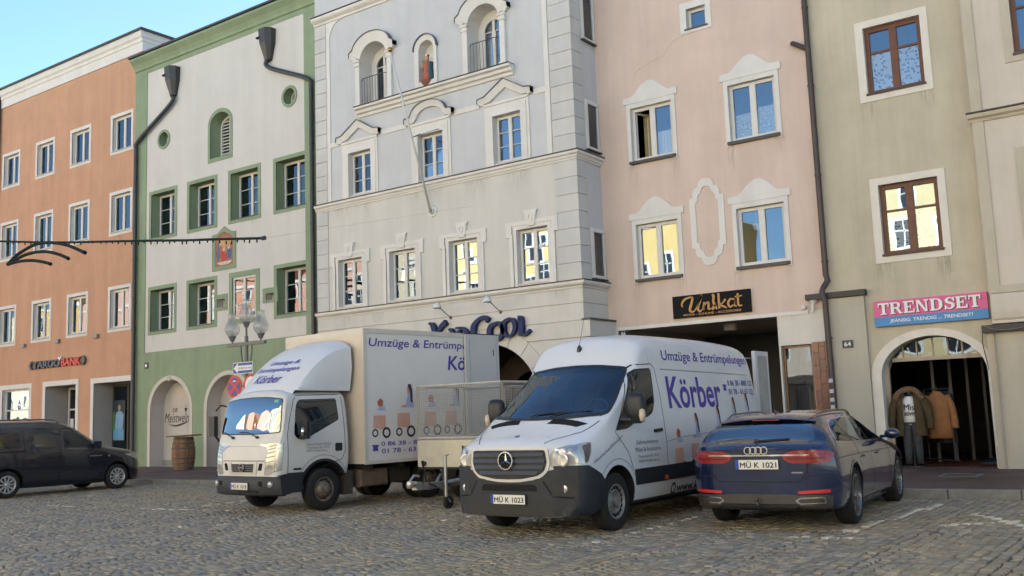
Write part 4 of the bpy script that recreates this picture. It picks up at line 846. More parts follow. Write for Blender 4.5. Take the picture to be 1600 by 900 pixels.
    for x in (-9.35, -8.35):
        s = MB(); s.lathe([(0,-.16),(.13,-.16),(.15,-.12),(.15,0)], (x, Y+1.2+(x+9.4), 3.465), seg=16); s.obj('ceiling_lamp', M('opal_lamp', (.5,.44,.35), .4), t, smooth=True, angle=40)
    # signs
    sg = thing('black_shop_board', (-9.23, Y, 3.58), 'black shop board with golden script on the pink house', 'sign')
    s = MB(); s.box(-10.19, -8.27, Y-.07, Y-.005, 3.58, 4.1); s.obj('board', M('board_black', (.010,.010,.010), .75, .15, var=.2), sg)
    GO = M('gold_letter', (.42,.21,.05), .4, .5); y0, y1 = Y-.085, Y-.071
    s = MB()
    S_ = lambda pts, w: stroke(s, pts, w, y0, y1, 5)
    S_([(-9.93,3.83),(-9.95,3.9),(-9.88,4.0),(-9.76,4.04),(-9.66,4.04)], [.02,.04,.05,.04,.03])
    S_([(-9.66,4.04),(-9.7,3.9),(-9.75,3.77),(-9.72,3.71),(-9.64,3.72),(-9.54,3.85),(-9.44,4.05),(-9.42,4.07)], [.04,.06,.06,.05,.03,.03,.05,.05])
    S_([(-9.44,4.06),(-9.5,3.9),(-9.55,3.76),(-9.5,3.7),(-9.42,3.75)], [.05,.055,.055,.04,.02])
    S_([(-9.38,3.9),(-9.4,3.8),(-9.42,3.72)], [.05,.05,.05]); S_([(-9.41,3.76),(-9.34,3.87),(-9.28,3.88),(-9.28,3.8),(-9.28,3.73),(-9.22,3.74)], [.02,.03,.045,.05,.045,.02])
    S_([(-9.17,4.06),(-9.14,4.0),(-9.16,3.9),(-9.13,3.8),(-9.2,3.71)], [.05,.06,.05,.07,.06]); S_([(-9.13,3.82),(-9.08,3.71)], [.06,.04])
    S_([(-9.02,4.07),(-9.02,3.9),(-9.02,3.72)], [.05,.05,.05]); S_([(-8.86,3.92),(-8.93,3.84),(-9.01,3.82),(-8.94,3.77),(-8.84,3.72)], [.05,.03,.02,.05,.03])
    S_([(-8.66,3.9),(-8.74,3.91),(-8.8,3.82),(-8.76,3.73),(-8.68,3.78),(-8.64,3.9),(-8.66,3.77),(-8.6,3.73)], [.04,.04,.05,.04,.03,.04,.045,.02])
    S_([(-8.56,4.02),(-8.56,3.85),(-8.55,3.75),(-8.47,3.74)], [.05,.05,.045,.03]); S_([(-8.63,3.95),(-8.46,3.96)], [.03,.03])
    s.obj('script_lettering', GO, sg)
    wall_text(sg, 'MODE - SCHUHE - ACCESSOIRE', -9.92, -8.5, 3.615, 3.665, Y-.072, GO, th=.003, bold=.01)
    b = MB(); b.box(-11.67, -11.47, Y-.03, Y+.004, 3.26, 3.42); pl = b.obj('number_plate', M('plate_black', (.02,.02,.025), .4), t); wall_text(t, '66', -11.63, -11.51, 3.29, 3.39, Y-.031, M('white_paint', (.7,.7,.68), .5), th=.003, bold=.02, name='number')
    b = MB(); b.lathe([(0,-.1),(.05,-.1),(.06,-.05),(.05,0)], (-7.08, Y, 3.56), axis='y', seg=14); b.obj('bracket_cap', W, t, smooth=True)
    b = MB(); b.tube([(-6.85,Y-.08,3.72),(-6.86,Y-.12,3.6),(-6.88,Y-.1,3.44)], .03, 8); b.tube([(-6.92,Y-.05,3.7),(-6.8,Y-.12,3.68)], .045, 8); b.obj('cable_box', M('white_enamel', (.65,.65,.63), .4), t)
pink_house()
def cracks():
    t = bpy.data.objects['pink_house']; CK = M('crack_grey', (.42,.33,.285), .95, .1)
    for k, pth in enumerate(([(-9.52,10.36),(-9.8,10.3),(-10.1,10.02),(-10.45,9.93),(-10.85,9.78),(-10.98,9.45)], [(-9.52,10.36),(-9.45,10.2),(-9.46,10.1)], [(-7.1,10.6),(-7.0,10.62)], [(-8.0,10.42),(-7.92,10.4)])):
        b = MB(); rr = random.Random(k); P = smooth_path(pth, 7)
        for i in range(len(P)-1):
            w0, w1 = .003+.007*rr.random()**2, .003+.007*rr.random()**2; j0 = rr.uniform(-.012, .012)
            b.add([(P[i][0],20.896,P[i][1]-w0),(P[i+1][0],20.896,P[i+1][1]-w1),(P[i+1][0],20.896,P[i+1][1]+w1),(P[i][0],20.896,P[i][1]+w0)], [(0,1,2,3)])
        b.obj('plaster_crack', CK, t)
cracks()
dp = thing('downpipe', (-6.52, 20.78, ZP), 'brown downpipe between the pink and the beige house', 'downpipe')
b = MB(); b.tube([(-6.53,20.78,16.2),(-6.53,20.78,4.2),(-6.5,20.78,4.08),(-6.57,20.72,3.95),(-6.6,20.66,3.85),(-6.55,20.66,3.6),(-6.52,20.66,ZP)], .062, 10); b.obj('pipe', COPPER, dp, smooth=True, angle=50)
b = MB(); b.tube([(-6.9,20.9,9.5),(-6.86,20.79,9.46),(-6.56,20.78,9.26)], .055, 10); b.obj('branch', COPPER, dp, smooth=True, angle=50)
for z in (10.2, 8.4, 6.4, 4.5, 2.85):
    b = MB(); b.lathe([(.075,-.02),(.075,.02)], (-6.53, 20.78 if z > 4.2 else 20.66, z), seg=12); b.box(-6.54, -6.52, 20.78 if z > 4.2 else 20.66, 20.9, z-.01, z+.01); b.obj('bracket', COPPER, dp)
for z in (1.95, 1.73, 1.55, 1.4):
    b = MB(); b.box(-6.585, -6.5, 20.595, 20.6, z-.04, z+.04); b.obj('sticker', M('sticker', (.45,.46,.48), .6, var=.5, vscale=30), dp)

# ---------------------------------------------------------------- beige house
BROWN = M('brown_wood_frame', (.13, .05, .022), .5, .4, var=.25, vscale=9)
def beige_house():
    X0, X1, Y, ZT = -6.56, -3.36, 20.9, 15.6
    t = thing('beige_house', (X0, Y, ZP), 'beige house with brown wooden windows above the arched clothes shop', 'building')
    BG = stucco('beige_render', (.50, .445, .335), .11, .08); W = M('cream_trim2', (.68,.63,.55), .85, .2, var=.06, streak=.06)
    up = (-5.37, -4.21, 7.95, 9.43); lo = (-5.33, -4.16, 4.48, 5.98)
    cx, a = -4.575, 1.005
    arc = archpoly(cx-a, cx+a, ZP, 1.98, .78, 20)
    wall(t, rect(X0, X1, ZP, ZT), [rect(*up), rect(*lo), arc], Y, [BG, W], hole_mi=[1, 1, 1], hole_depth=[.2, .2, .6])
    shell(t, X0, X1, Y, Y+11, ZP, ZT, BG, ROOF)
    o = archpoly(cx-a-.2, cx+a+.16, ZP, 1.98, .93, 20); 
    b = MB(); b.ring(o[1:]+[o[0]], arc[1:]+[arc[0]], Y-.03, Y, closed=False); b.obj('arch_surround', W, t)
    for k, (x0, x1, z0, z1) in enumerate((up, lo)):
        w = window(t, x0+.005, x1-.005, z0+.005, z1-.005, Y+.1, fm=BROWN, fw=.07, nx=2, bars=(.64,), mull=.11, barw=.045)
        s = MB(); s.ring(rect(x0-.165, x1+.15, z0-.15, z1+.15), rect(x0, x1, z0, z1), Y-.02, Y); s.obj('surround', W, w)
        for sx in (x0, x1): stain(t, sx, random.uniform(.25, .5), z0-.15, random.uniform(.6, 1.2), Y-.003)
        s = MB(); s.box(x0-.02, x1+.02, Y-.06, Y+.1, z0-.02, z0+.025); s.obj('sill', M('brown_sill', (.06,.03,.02), .5), w)
        mt = bpy.data.materials.new('patterned_net'); mt.use_nodes = True; n = mt.node_tree.nodes; l = mt.node_tree.links; bs = n['Principled BSDF']
        tc = n.new('ShaderNodeTexCoord'); vo = n.new('ShaderNodeTexVoronoi'); vo.inputs['Scale'].default_value = 14; l.new(tc.outputs['Object'], vo.inputs['Vector']); cr_ = n.new('ShaderNodeValToRGB'); cr_.color_ramp.elements[0].position = .28; cr_.color_ramp.elements[0].color = (.12,.14,.2,1); cr_.color_ramp.elements[1].position = .42; cr_.color_ramp.elements[1].color = (.6,.61,.64,1)
        l.new(vo.outputs['Distance'], cr_.inputs[0]); l.new(cr_.outputs[0], bs.inputs['Base Color']); bs.inputs['Roughness'].default_value = .9
        zc = z0+.07+(z1-z0-.14)*.62
        s = MB(); s.box(x0+.05, x1-.05, Y+.15, Y+.153, z0+.07, zc); s.obj('curtain', mt, w)
    # pier with dark ledge
    b = MB(); b.box(-6.5, -5.79, Y-.09, Y, ZP, 3.69); b.obj('pier', stucco('beige_pier', (.46,.425,.345), .09), t)
    b = MB(); b.box(-7.0, -5.74, Y-.17, Y, 3.7, 3.82); b.obj('ledge', M('dark_ledge', (.035,.03,.027), .5, var=.2), t)
    b = MB(); b.box(-6.3, -6.08, Y-.115, Y-.09, 2.62, 2.78); pl = b.obj('number_plate', M('plate_navy', (.012,.014,.035), .35), t); wall_text(t, '64', -6.26, -6.12, 2.65, 2.75, Y-.116, M('white_paint', (.7,.7,.68), .5), th=.003, bold=.02, name='number')
    # shop interior under the arch
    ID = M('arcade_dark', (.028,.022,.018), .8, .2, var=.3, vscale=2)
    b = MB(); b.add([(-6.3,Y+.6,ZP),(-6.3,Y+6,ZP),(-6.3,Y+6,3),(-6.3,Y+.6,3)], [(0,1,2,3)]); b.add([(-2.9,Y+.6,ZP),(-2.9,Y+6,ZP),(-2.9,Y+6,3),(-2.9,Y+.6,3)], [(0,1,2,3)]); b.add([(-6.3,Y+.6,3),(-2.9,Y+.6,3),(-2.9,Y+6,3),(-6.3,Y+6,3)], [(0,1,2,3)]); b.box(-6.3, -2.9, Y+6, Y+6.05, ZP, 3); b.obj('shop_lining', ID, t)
    RT = [M('red_tile_a', (.13,.045,.03), .45, .4, var=.3), M('red_tile_b', (.095,.035,.026), .45, .4, var=.3)]
    b = MB(); b.box(-6.3, -2.9, Y-.02, Y+6, ZP-.02, ZP+.002); fl = b.obj('shop_floor', M('tile_grout2', (.05,.035,.03), .8), t)
    for i in range(11):
        for j in range(9):
            b = MB(); x = -6.2+i*.3; y = Y+.02+j*.3; b.box(x+.006, x+.294, y+.006, y+.294, ZP-.01, ZP+.008); b.obj('floor_tile', RT[(i*7+j*3) % 5 % 2], fl)
    FRM = M('cream_wood', (.4,.33,.25), .6, .3, var=.2)
    b = MB(); b.box(cx-a+.16, cx+a-.08, Y+.3, Y+.38, 2.28, 2.36); tr = b.obj('transom', FRM, t)
    for x in (-5.2, -4.93, -4.62, -4.33, -4.06, -3.78):
        b = MB(); zz = 1.98+.78*math.sqrt(max(.02, 1-((x-cx)/a)**2)); b.box(x-.014, x+.014, Y+.31, Y+.36, 2.36, zz); b.obj('glazing_bar', FRM, tr)
    b = MB(); b.prism([(cx-a*.93,2.36),(cx+a*.93,2.36)]+[(cx+a*.98*math.cos(PI*q/16), 1.98+.76*math.sin(PI*q/16)) for q in range(3, 14)], Y+.33, Y+.336); b.obj('pane', glass_mat('shop_glass2', .05, (.8,.8,.78), .002), tr)
    b = MB(); b.box(cx-a+.0, cx-a+.07, Y+.3, Y+.4, ZP, 2.3); b.obj('door_frame', FRM, t)
    for k, x in enumerate((-5.0, -4.75, -4.5, -4.25, -4.02)):
        b = MB(); b.box(x-.03, x+.03, Y+1.8+k*.5, Y+1.86+k*.5, ZP, 2.5); b.obj('shelf_post', M('post_grey', (.13,.12,.11), .6), t)
    b = MB(); b.box(-4.05, -3.6, Y+1.2, Y+2.4, ZP, ZP+.03); b.obj('blue_mat', M('blue_mat', (.04,.09,.14), .9), t)
    # shop sign
    sg = thing('pink_blue_shop_sign', (-4.52, Y, 3.0), 'pink and blue fashion shop sign above the right arch', 'sign')
    b = MB(); b.box(-5.6, -3.44, Y-.11, Y-.01, 3.2, 3.53); b.obj('upper_board', M('sign_pink', (.60,.10,.26), .45), sg)
    b = MB(); b.box(-5.6, -3.44, Y-.11, Y-.01, 3.01, 3.199); b.obj('lower_board', M('sign_blue', (.055,.22,.47), .45), sg)
    SH = M('letter_shadow', (.16,.03,.08), .6); WL = M('letter_white', (.75,.74,.72), .5)
    serif_text(sg, 'TRENDSET', -5.52, -3.55, 3.245, 3.485, Y-.111, WL, SH)
    wall_text(sg, 'JEANSIG. TRENDIG ... TRENDSET!', -5.3, -3.72, 3.055, 3.145, Y-.111, WL, th=.004, bold=.012, shear=.12)
def serif_text(parent, s, x0, x1, z0, z1, y, mt, sh):
    """heavy slab-serif capitals from bars"""
    H = z1-z0; adv = {'T': .95, 'R': 1.08, 'E': .95, 'N': 1.1, 'D': 1.08, 'S': .85}; tot = sum(adv[c] for c in s); k = (x1-x0)/tot; x = x0
    def bars(c):
        R_ = lambda a, b_, d, e: [(a,d),(b_,d),(b_,e),(a,e)]
        if c == 'T': return [R_(.36,.6,.0,1), R_(.04,.92,.86,1), R_(.04,.13,.66,1), R_(.83,.92,.66,1), R_(.24,.72,0,.1)]
        if c == 'E': return [R_(.12,.36,0,1), R_(.04,.85,.88,1), R_(.04,.88,0,.12), R_(.3,.62,.45,.56), R_(.77,.86,.68,1), R_(.8,.89,0,.32), R_(.56,.63,.35,.66)]
        if c == 'R': return [R_(.12,.36,0,1), R_(.04,.62,.88,1), R_(.04,.46,0,.1), R_(.3,.62,.44,.56), [(.55,.94),(.72,.97),(.86,.85),(.86,.62),(.74,.48),(.55,.5),(.63,.58),(.66,.7),(.63,.86)], [(.5,.48),(.72,.5),(.94,.1),(1.02,.1),(1.02,0),(.78,0)]]
        if c == 'N': return [R_(.12,.24,0,1), R_(.8,.92,0,1), [(.06,1),(.34,1),(.92,.0),(.74,0)], R_(.04,.3,0,.1), R_(.7,1.04,.9,1)]
        if c == 'D': return [R_(.12,.36,0,1), R_(.04,.6,.89,1), R_(.04,.6,0,.11), [(.55,1),(.8,.93),(.98,.7),(.98,.3),(.8,.07),(.55,0),(.62,.12),(.72,.3),(.72,.7),(.62,.88)]]
        if c == 'S': return [[(.72,.66),(.8,.66),(.8,1),(.74,1),(.68,.92),(.5,1.0),(.25,.97),(.1,.82),(.12,.62),(.28,.5),(.5,.42),(.58,.3),(.5,.14),(.36,.1),(.22,.2),(.14,.36),(.06,.36),(.06,0),(.12,0),(.18,.08),(.4,0),(.62,.04),(.8,.2),(.8,.42),(.64,.55),(.4,.64),(.32,.75),(.4,.88),(.55,.88),(.66,.8)]]
    for c in s:
        for mt_, dx, dz, yy, nm in ((sh, .018, -.016, y-.003, 'letter_shadow'), (mt, 0, 0, y-.02, 'letter')):
            b = MB()
            for i, pl in enumerate(bars(c)):
                v, f = tri_fill([(x+px*k+dx, z0+pz*H+dz) for px, pz in pl], []); e = .0006*i
                b.add([(q[0], yy-e, q[1]) for q in v], f)
                if nm == 'letter':
                    n = len(pl); vv = [(x+px*k, z0+pz*H) for px, pz in pl]; b.add([(q[0], yy-e, q[1]) for q in vv]+[(q[0], yy+.012, q[1]) for q in vv], [(i2, (i2+1) % n, n+(i2+1) % n, n+i2) for i2 in range(n)])
            b.obj(nm, mt_, parent)
        x += adv[c]*k
beige_house()

# ---------------------------------------------------------------- cream house at the right edge
def right_house():
    X0, X1, Y, ZT = -3.36, 16., 20.6, 16.0
    t = thing('cream_house', (X0, Y, ZP), 'cream house with moulded string course at the right edge', 'building')
    CR = stucco('cream_render', (.59, .52, .435), .08, .06); TR = stucco('cream_trim3', (.50,.44,.345), .07)
    hs = [rect(-2.5+k*3.2, -1.3+k*3.2, 8.05, 9.6) for k in range(5)]+[rect(-2.5+k*3.2, -1.3+k*3.2, 4.55, 6.05) for k in range(5)]
    wall(t, rect(X0, X1, 2.88, ZT), hs, Y, [CR, TR], hole_mi=[1]*10, hole_depth=[.18]*10)
    shell(t, X0, X1, Y, Y+11, ZP, ZT, CR, ROOF)
    for h in hs:
        x0, x1, z0, z1 = h[0][0], h[1][0], h[0][1], h[2][1]
        w = window(t, x0+.005, x1-.005, z0+.005, z1-.005, Y+.08, fm=BROWN, fw=.07, nx=2, bars=(.62,), mull=.11, barw=.045)
        s = MB(); s.ring(rect(x0-.17, x1+.17, z0-.14, z1+.17), rect(x0, x1, z0, z1), Y-.025, Y); s.obj('surround', TR, w)
        s = MB(); s.box(x0-.02, x1+.02, Y-.06, Y+.08, z0-.025, z0+.02); s.obj('sill', SILL, w)
    for z0, z1 in ((2.9, 6.86), (7.05, ZT)):
        b = MB(); b.box(X0, X0+.2, Y-.03, Y, z0 if z0 > 3 else 3.46, z1); b.obj('corner_strip', TR, t)
    b = MB(); b.box(X0+.2, X1, Y-.03, Y, 3.46, 3.6); b.obj('lower_strip', TR, t)
    b = MB(); pr = [(0,6.85),(.04,6.85),(.06,6.9),(.12,6.93),(.14,7.0),(0,7.01)]; n = len(pr)
    b.add([(X0-.06, Y-p, z) for p, z in pr]+[(X1, Y-p, z) for p, z in pr], [(i, i+1, n+i+1, n+i) for i in range(n-1)]+[tuple(range(n))]); co = b.obj('string_course', TR, t)
    b = MB(); b.box(X0-.08, X1, Y-.17, Y, 7.011, 7.035); b.obj('cap_sheet', SILL, co)
    # rounded foot of the upper wall, ledge and base
    b = MB(); P = [(.0,3.455),(.05,3.44),(.06,3.1),(.03,2.97),(-.03,2.9),(-.12,2.88)]; n = len(P)
    b.add([(X0+.02, Y-p, z) for p, z in P]+[(X1, Y-p, z) for p, z in P], [(i, i+1, n+i+1, n+i) for i in range(n-1)]+[tuple(range(n))]); b.obj('bulged_foot', CR, t, smooth=False)
    b = MB(); b.box(-3.56, X1, Y-.02, Y+.5, 2.72, 2.86); b.obj('ledge', M('dark_ledge', (.035,.03,.027), .5, var=.2), t)
    BS = stucco('base_render', (.49,.435,.34), .1)
    b = MB(); b.box(-3.50, X1, Y+.12, Y+.5, .55, 2.72); b.obj('base_wall', BS, t)
    b = MB(); b.box(-3.52, X1, Y+.09, Y+.5, ZP-.02, .55); b.obj('plinth', BS, t)
    b = MB(); b.tube([tuple(p) for p in smooth_path([(-3.5,Y-.04,2.84),(-3.3,Y-.06,2.76),(-3.0,Y-.06,2.75),(-2.7,Y-.05,2.8),(-2.3,Y-.04,2.84)])], .008, 5); b.obj('loose_cable', M('grey_metal', (.2,.19,.18), .4), t)
    b = MB(); b.tube([tuple(p) for p in smooth_path([(-3.57,Y+.1,2.72),(-3.6,Y+.2,2.5),(-3.57,Y+.26,2.2),(-3.55,Y+.27,2.0)])], .008, 5); b.obj('loose_cable', BLACK_PL, t)
right_house()
# ================================================================== ACROSS THE SQUARE (behind the camera; mirrored in the window glass)
def far_side():
    YF = -20.0; rr = random.Random(11)
    spec = [(-128,-116,'cream',(.62,.52,.36),13,'cream'),(-116,-104,'ochre',(.6,.40,.16),14,'ochre'),(-104,-93,'rose',(.60,.36,.28),13,'rose'),(-93,-82,'white',(.68,.64,.56),14.5,'white'),(-82,-70,'salmon',(.62,.30,.20),13.5,'salmon'),(-70,-58,'rose',(.62,.36,.28),12.5,'dusty pink'),
            (-58,-47,'cream',(.66,.56,.38),13.5,'pale cream'),(-47,-38,'yellow',(.64,.48,.21),14,'bright yellow'),(-38,-28,'yellow',(.62,.45,.19),13,'golden yellow'),(-28,-19,'low',(.6,.5,.42),7.6,'low cream-grey'),(-19,-8,'pale yellow',(.66,.54,.31),14.5,'pale yellow'),(-8,3,'white',(.68,.64,.56),13,'chalk white'),(3,16,'orange',(.62,.34,.16),14,'light orange'),(16,30,'green',(.36,.44,.28),13.5,'sage green')]
    WF = M('far_window_frame', (.7,.68,.64), .6); DK = M('far_pane', (.03,.035,.045), .08, .6)
    pm = MB(); pm.box(-.55,.55,-.02,.0,-.85,.85); pane_me = None
    for i, (x0, x1, nm, col, zt, lab) in enumerate(spec):
        zt += 3.2
        t = thing('facing_house', ((x0+x1)/2, YF, 0), 'sunlit %s house across the square, seen mirrored in glass' % lab if lab not in ('cream','rose','white') else 'sunlit %s house far along the opposite row, seen mirrored' % lab, 'building', 'houses across the square')
        mt = stucco('facing_'+lab.replace(' ', '_'), col, .05)
        b = MB(); cx = (x0+x1)/2
        out = [(x0,0),(x1,0),(x1,zt-1)]
        if i % 3 == 1: out += [(cx+3.4,zt-1),(cx+3,zt),(cx+1.8,zt+.9),(cx,zt+1.2),(cx-1.8,zt+.9),(cx-3,zt),(cx-3.4,zt-1)]
        elif i % 3 == 2: out += [(cx+.01,zt+1.8)]
        else: out += [(x1,zt),(x0,zt)]
        out += [(x0,zt-1)] if out[-1] != (x0, zt-1) else []
        v, f = tri_fill(out, []); b.add([(x, YF, z) for x, z in v], f); n = len(out)
        b.add([(x, YF, z) for x, z in out]+[(x, YF-9, z) for x, z in out], [(k, (k+1) % n, n+(k+1) % n, n+k) for k in range(n)]+[tuple(range(n, 2*n))]); b.obj('wall', mt, t)
        b = MB(); b.box(x0, x1, YF, YF+.12, zt-1.35, zt-1.1); b.obj('cornice', WF, t)
        nw = 4 if x1-x0 < 13 else 5
        for r, zz in enumerate((5.2, 8.3, 11.3, 14.2)):
            if zz+1 > zt-1.3: continue
            for k in range(nw):
                wx = x0+(x1-x0)*(k+.5)/nw
                if 'w' not in MATS:
                    fb = MB(); fb.ring(rect(-.72,.72,-1.0,1.0), rect(-.5,.5,-.8,.8), .06, 0); fb.box(-.04,.04,.01,.05,-.8,.8); fb.box(-.5,.5,.01,.05,.2,.26); o = fb.obj('window', WF, None); MATS['w'] = o.data; bpy.data.objects.remove(o)
                    fb = MB(); fb.box(-.5,.5,.002,.02,-.8,.8); o = fb.obj('pane', DK, None); MATS['wp'] = o.data; bpy.data.objects.remove(o)
                w = bpy.data.objects.new('window', MATS['w']); COL.objects.link(w); w.parent = t; w.location = (wx-cx, 0, zz)
                p = bpy.data.objects.new('pane', MATS['wp']); COL.objects.link(p); p.parent = w
        b = MB(); b.box(x0+.8, x1-.8, YF, YF+.03, .2, 3.2); b.obj('shopfront', M('far_shopfront', (.06,.05,.05), .3), t)
far_side()

# ================================================================== STREET FURNITURE
def milky():
    mt = bpy.data.materials.new('lantern_milky'); mt.use_nodes = True; n = mt.node_tree.nodes; l = mt.node_tree.links; n.remove(n['Principled BSDF'])
    tr = n.new('ShaderNodeBsdfTransparent'); tr.inputs[0].default_value = (.92,.93,.93,1); df = n.new('ShaderNodeBsdfTranslucent'); df.inputs[0].default_value = (.75,.75,.73,1); gl = n.new('ShaderNodeBsdfGlossy'); gl.inputs['Roughness'].default_value = .08
    m1 = n.new('ShaderNodeMixShader'); m1.inputs[0].default_value = .38; l.new(tr.outputs[0], m1.inputs[1]); l.new(df.outputs[0], m1.inputs[2])
    m2 = n.new('ShaderNodeMixShader'); m2.inputs[0].default_value = .06; l.new(m1.outputs[0], m2.inputs[1]); l.new(gl.outputs[0], m2.inputs[2]); l.new(m2.outputs[0], n['Material Output'].inputs['Surface']); return mt
def lantern():
    X, Y = -20.82, 17.0; t = thing('street_lamp', (X, Y, ZP), 'grey street lamp with three glass goblet lanterns in front of the green house', 'street lamp')
    G = M('lamp_grey', (.12,.125,.12), .5, .5, var=.2, vscale=6); gl = M('lantern_glass', (.8,.8,.78), .08, .5, trans=.0)
    b = MB(); b.lathe([(.11,0),(.11,.6),(.075,.65),(.06,.7),(.05,2.9),(.05,3.7)], (X,Y,ZP), seg=14); b.obj('post', G, t, smooth=True, angle=40)
    b = MB(); b.box(X-.75, X+.75, Y-.045, Y+.045, 3.58, 3.66); b.obj('arm', G, t)
    for sx in (-1, 1):
        b = MB(); b.tube([tuple(p) for p in smooth_path([(X+sx*.22,Y,3.58),(X+sx*.2,Y,3.3),(X+sx*.12,Y,3.05),(X+sx*.05,Y,2.98)])], .022, 6); b.obj('brace', G, t, smooth=True)
    LG = milky()
    for dx, z in ((-.58, 3.66), (.58, 3.66), (0, 4.0)):
        b = MB(); b.tube([(X+dx,Y,z-.02),(X+dx,Y,z+.08)], .02, 8); b.lathe([(0,0),(.05,0),(.06,.03),(.1,.12),(.11,.14),(0,.14)], (X+dx,Y,z+.06), seg=16); h = b.obj('lamp_holder', G, t, smooth=True, angle=40)
        b = MB(); b.lathe([(.07,.0),(.15,.06),(.2,.16),(.2,.22),(.165,.34),(.12,.46),(.105,.56),(.12,.63)], (X+dx,Y,z+.18), seg=24); b.obj('lantern_glass', LG, t, smooth=True)
        b = MB(); b.lathe([(0,0),(.03,0),(.035,.1),(.02,.16),(0,.17)], (X+dx,Y,z+.2), seg=10); b.obj('bulb', M('opal_lamp', (.5,.44,.35), .4), t, smooth=True)
    b = MB(); b.tube([(X,Y,3.6),(X,Y,4.06)], .028, 8); b.obj('stem', G, t)
    # traffic signs on the post
    BL = M('sign_traffic_blue', (.012,.06,.27), .4); WT = M('sign_traffic_white', (.7,.7,.69), .4); RD = M('sign_traffic_red', (.5,.02,.02), .4)
    s = thing('one_way_sign', (X+.1, Y-.1, 2.85), 'blue one way sign with white arrow on the lamp post', 'sign'); x0, x1, z0, z1 = X-.43, X+.37, 2.83, 3.13; y = Y-.09
    b = MB(); b.box(x0, x1, y-.01, y, z0, z1); b.obj('plate', WT, s); b = MB(); b.box(x0+.015, x1-.015, y-.013, y-.009, z0+.015, z1-.015); b.obj('field', BL, s)
    zc = (z0+z1)/2; b = MB(); b.prism([(x0+.04,zc),(x0+.21,zc-.13),(x0+.21,zc-.065),(x1-.03,zc-.065),(x1-.03,zc+.065),(x0+.21,zc+.065),(x0+.21,zc+.13)], y-.017, y-.012); b.obj('arrow', WT, s)
    wall_text(s, 'Einbahnstraße', x0+.23, x1-.05, zc-.03, zc+.035, y-.0175, M('sign_black', (.03,.03,.032), .6), th=.002)
    for k in (0, 1):
        b = MB(); b.box(X-.06, X+.06, Y-.08, Y+.05, 2.88+k*.17, 2.9+k*.17); b.obj('clamp', G, s)
    for cx, label in ((X-.37, 'round no stopping sign with blue cross fields below the one way sign'), (X+.3, 'round red rimmed sign half hidden behind the white truck')):
        s = thing('round_sign', (cx, Y-.1, 2.2), label, 'sign'); cz = 2.5
        b = MB(); b.prism(circ(cx, cz, .30, .30, 28), y-.008, y); b.obj('rim', RD, s)
        if cx < X:
            for q in range(4):
                a0 = PI/2*q-PI/4+.24; a1 = PI/2*(q+1)-PI/4-.24
                pts = [(cx+.24*math.cos(a0+(a1-a0)*j/6), cz+.24*math.sin(a0+(a1-a0)*j/6)) for j in range(7)]+[(cx+.06*math.cos((a0+a1)/2), cz+.06*math.sin((a0+a1)/2))]
                b = MB(); b.prism(pts, y-.012, y-.006); b.obj('field', BL, s)
            b = MB(); b.prism([(cx-.07,cz+.15),(cx,cz+.12),(cx,cz+.135),(cx+.07,cz+.135),(cx+.07,cz+.165),(cx,cz+.165),(cx,cz+.18)], y-.015, y-.011); b.obj('arrow', WT, s)
        else:
            b = MB(); b.prism(circ(cx, cz, .24, .24, 24), y-.012, y-.006); b.obj('field', WT, s)
        b = MB(); b.box(min(cx, X)-.0, max(cx, X), Y-.08, Y-.05, 2.49, 2.52); b.box(X-.06, X+.06, Y-.07, Y+.05, 2.48, 2.53); b.obj('clamp', G, s)
lantern()

def barrel_table():
    X, Y = -27.3, 19.75; t = thing('barrel_table', (X, Y, ZP), 'weathered wine barrel with round tabletop before the green arches', 'table')
    WD = [M('stave_%d' % k, c, .75, .25, var=.35, vscale=7, bump=.4, bscale=30) for k, c in enumerate([(.20,.115,.06),(.17,.10,.055),(.225,.14,.08)])]
    H = 1.04; prof = [(.295,0),(.335,.16),(.362,.36),(.37,.52),(.362,.66),(.335,.86),(.295,H)]; ns = 20
    for k in range(ns):
        b = MB(); a0 = 2*PI*k/ns; a1 = a0+2*PI/ns-.012
        b.lathe(prof, (X,Y,ZP), seg=2, a0=a0, a1=a1); b.obj('stave', WD[(k*7) % 3], t)
    for z, r in ((.06,.314),(.2,.345),(.36,.365),(.68,.365),(.84,.342),(.98,.312)):
        b = MB(); b.lathe([(r,-.022),(r+.006,-.022),(r+.006,.022),(r,.022)], (X,Y,ZP+z), seg=32); b.obj('hoop', M('hoop_iron', (.11,.095,.085), .6, .4, metal=.4, var=.3), t, smooth=True, angle=40)
    b = MB(); b.lathe([(0,.0),(.27,.0),(.27,.04),(0,.04)], (X,Y,ZP+H-.06), seg=20); b.obj('barrel_head', WD[0], t)
    for k in range(6):
        b = MB(); w = 1.08/6; x0 = -.54+k*w+.003; x1 = x0+w-.006; pts = []
        f = lambda x: math.sqrt(max(.0, .5405**2-x*x))
        xs = [x0+(x1-x0)*q/4 for q in range(5)]; poly = [(x, -f(x)) for x in xs]+[(x, f(x)) for x in xs[::-1]]; n = len(poly)
        b.add([(X+.02+x, Y+y, ZP+H+.02+.03*(x)) for x, y in poly]+[(X+.02+x, Y+y, ZP+H+.055+.03*x) for x, y in poly], [tuple(range(n)), tuple(range(n, 2*n))]+[(q, (q+1) % n, n+(q+1) % n, n+q) for q in range(n)]); b.obj('tabletop_board', WD[k % 3], t)
barrel_table()

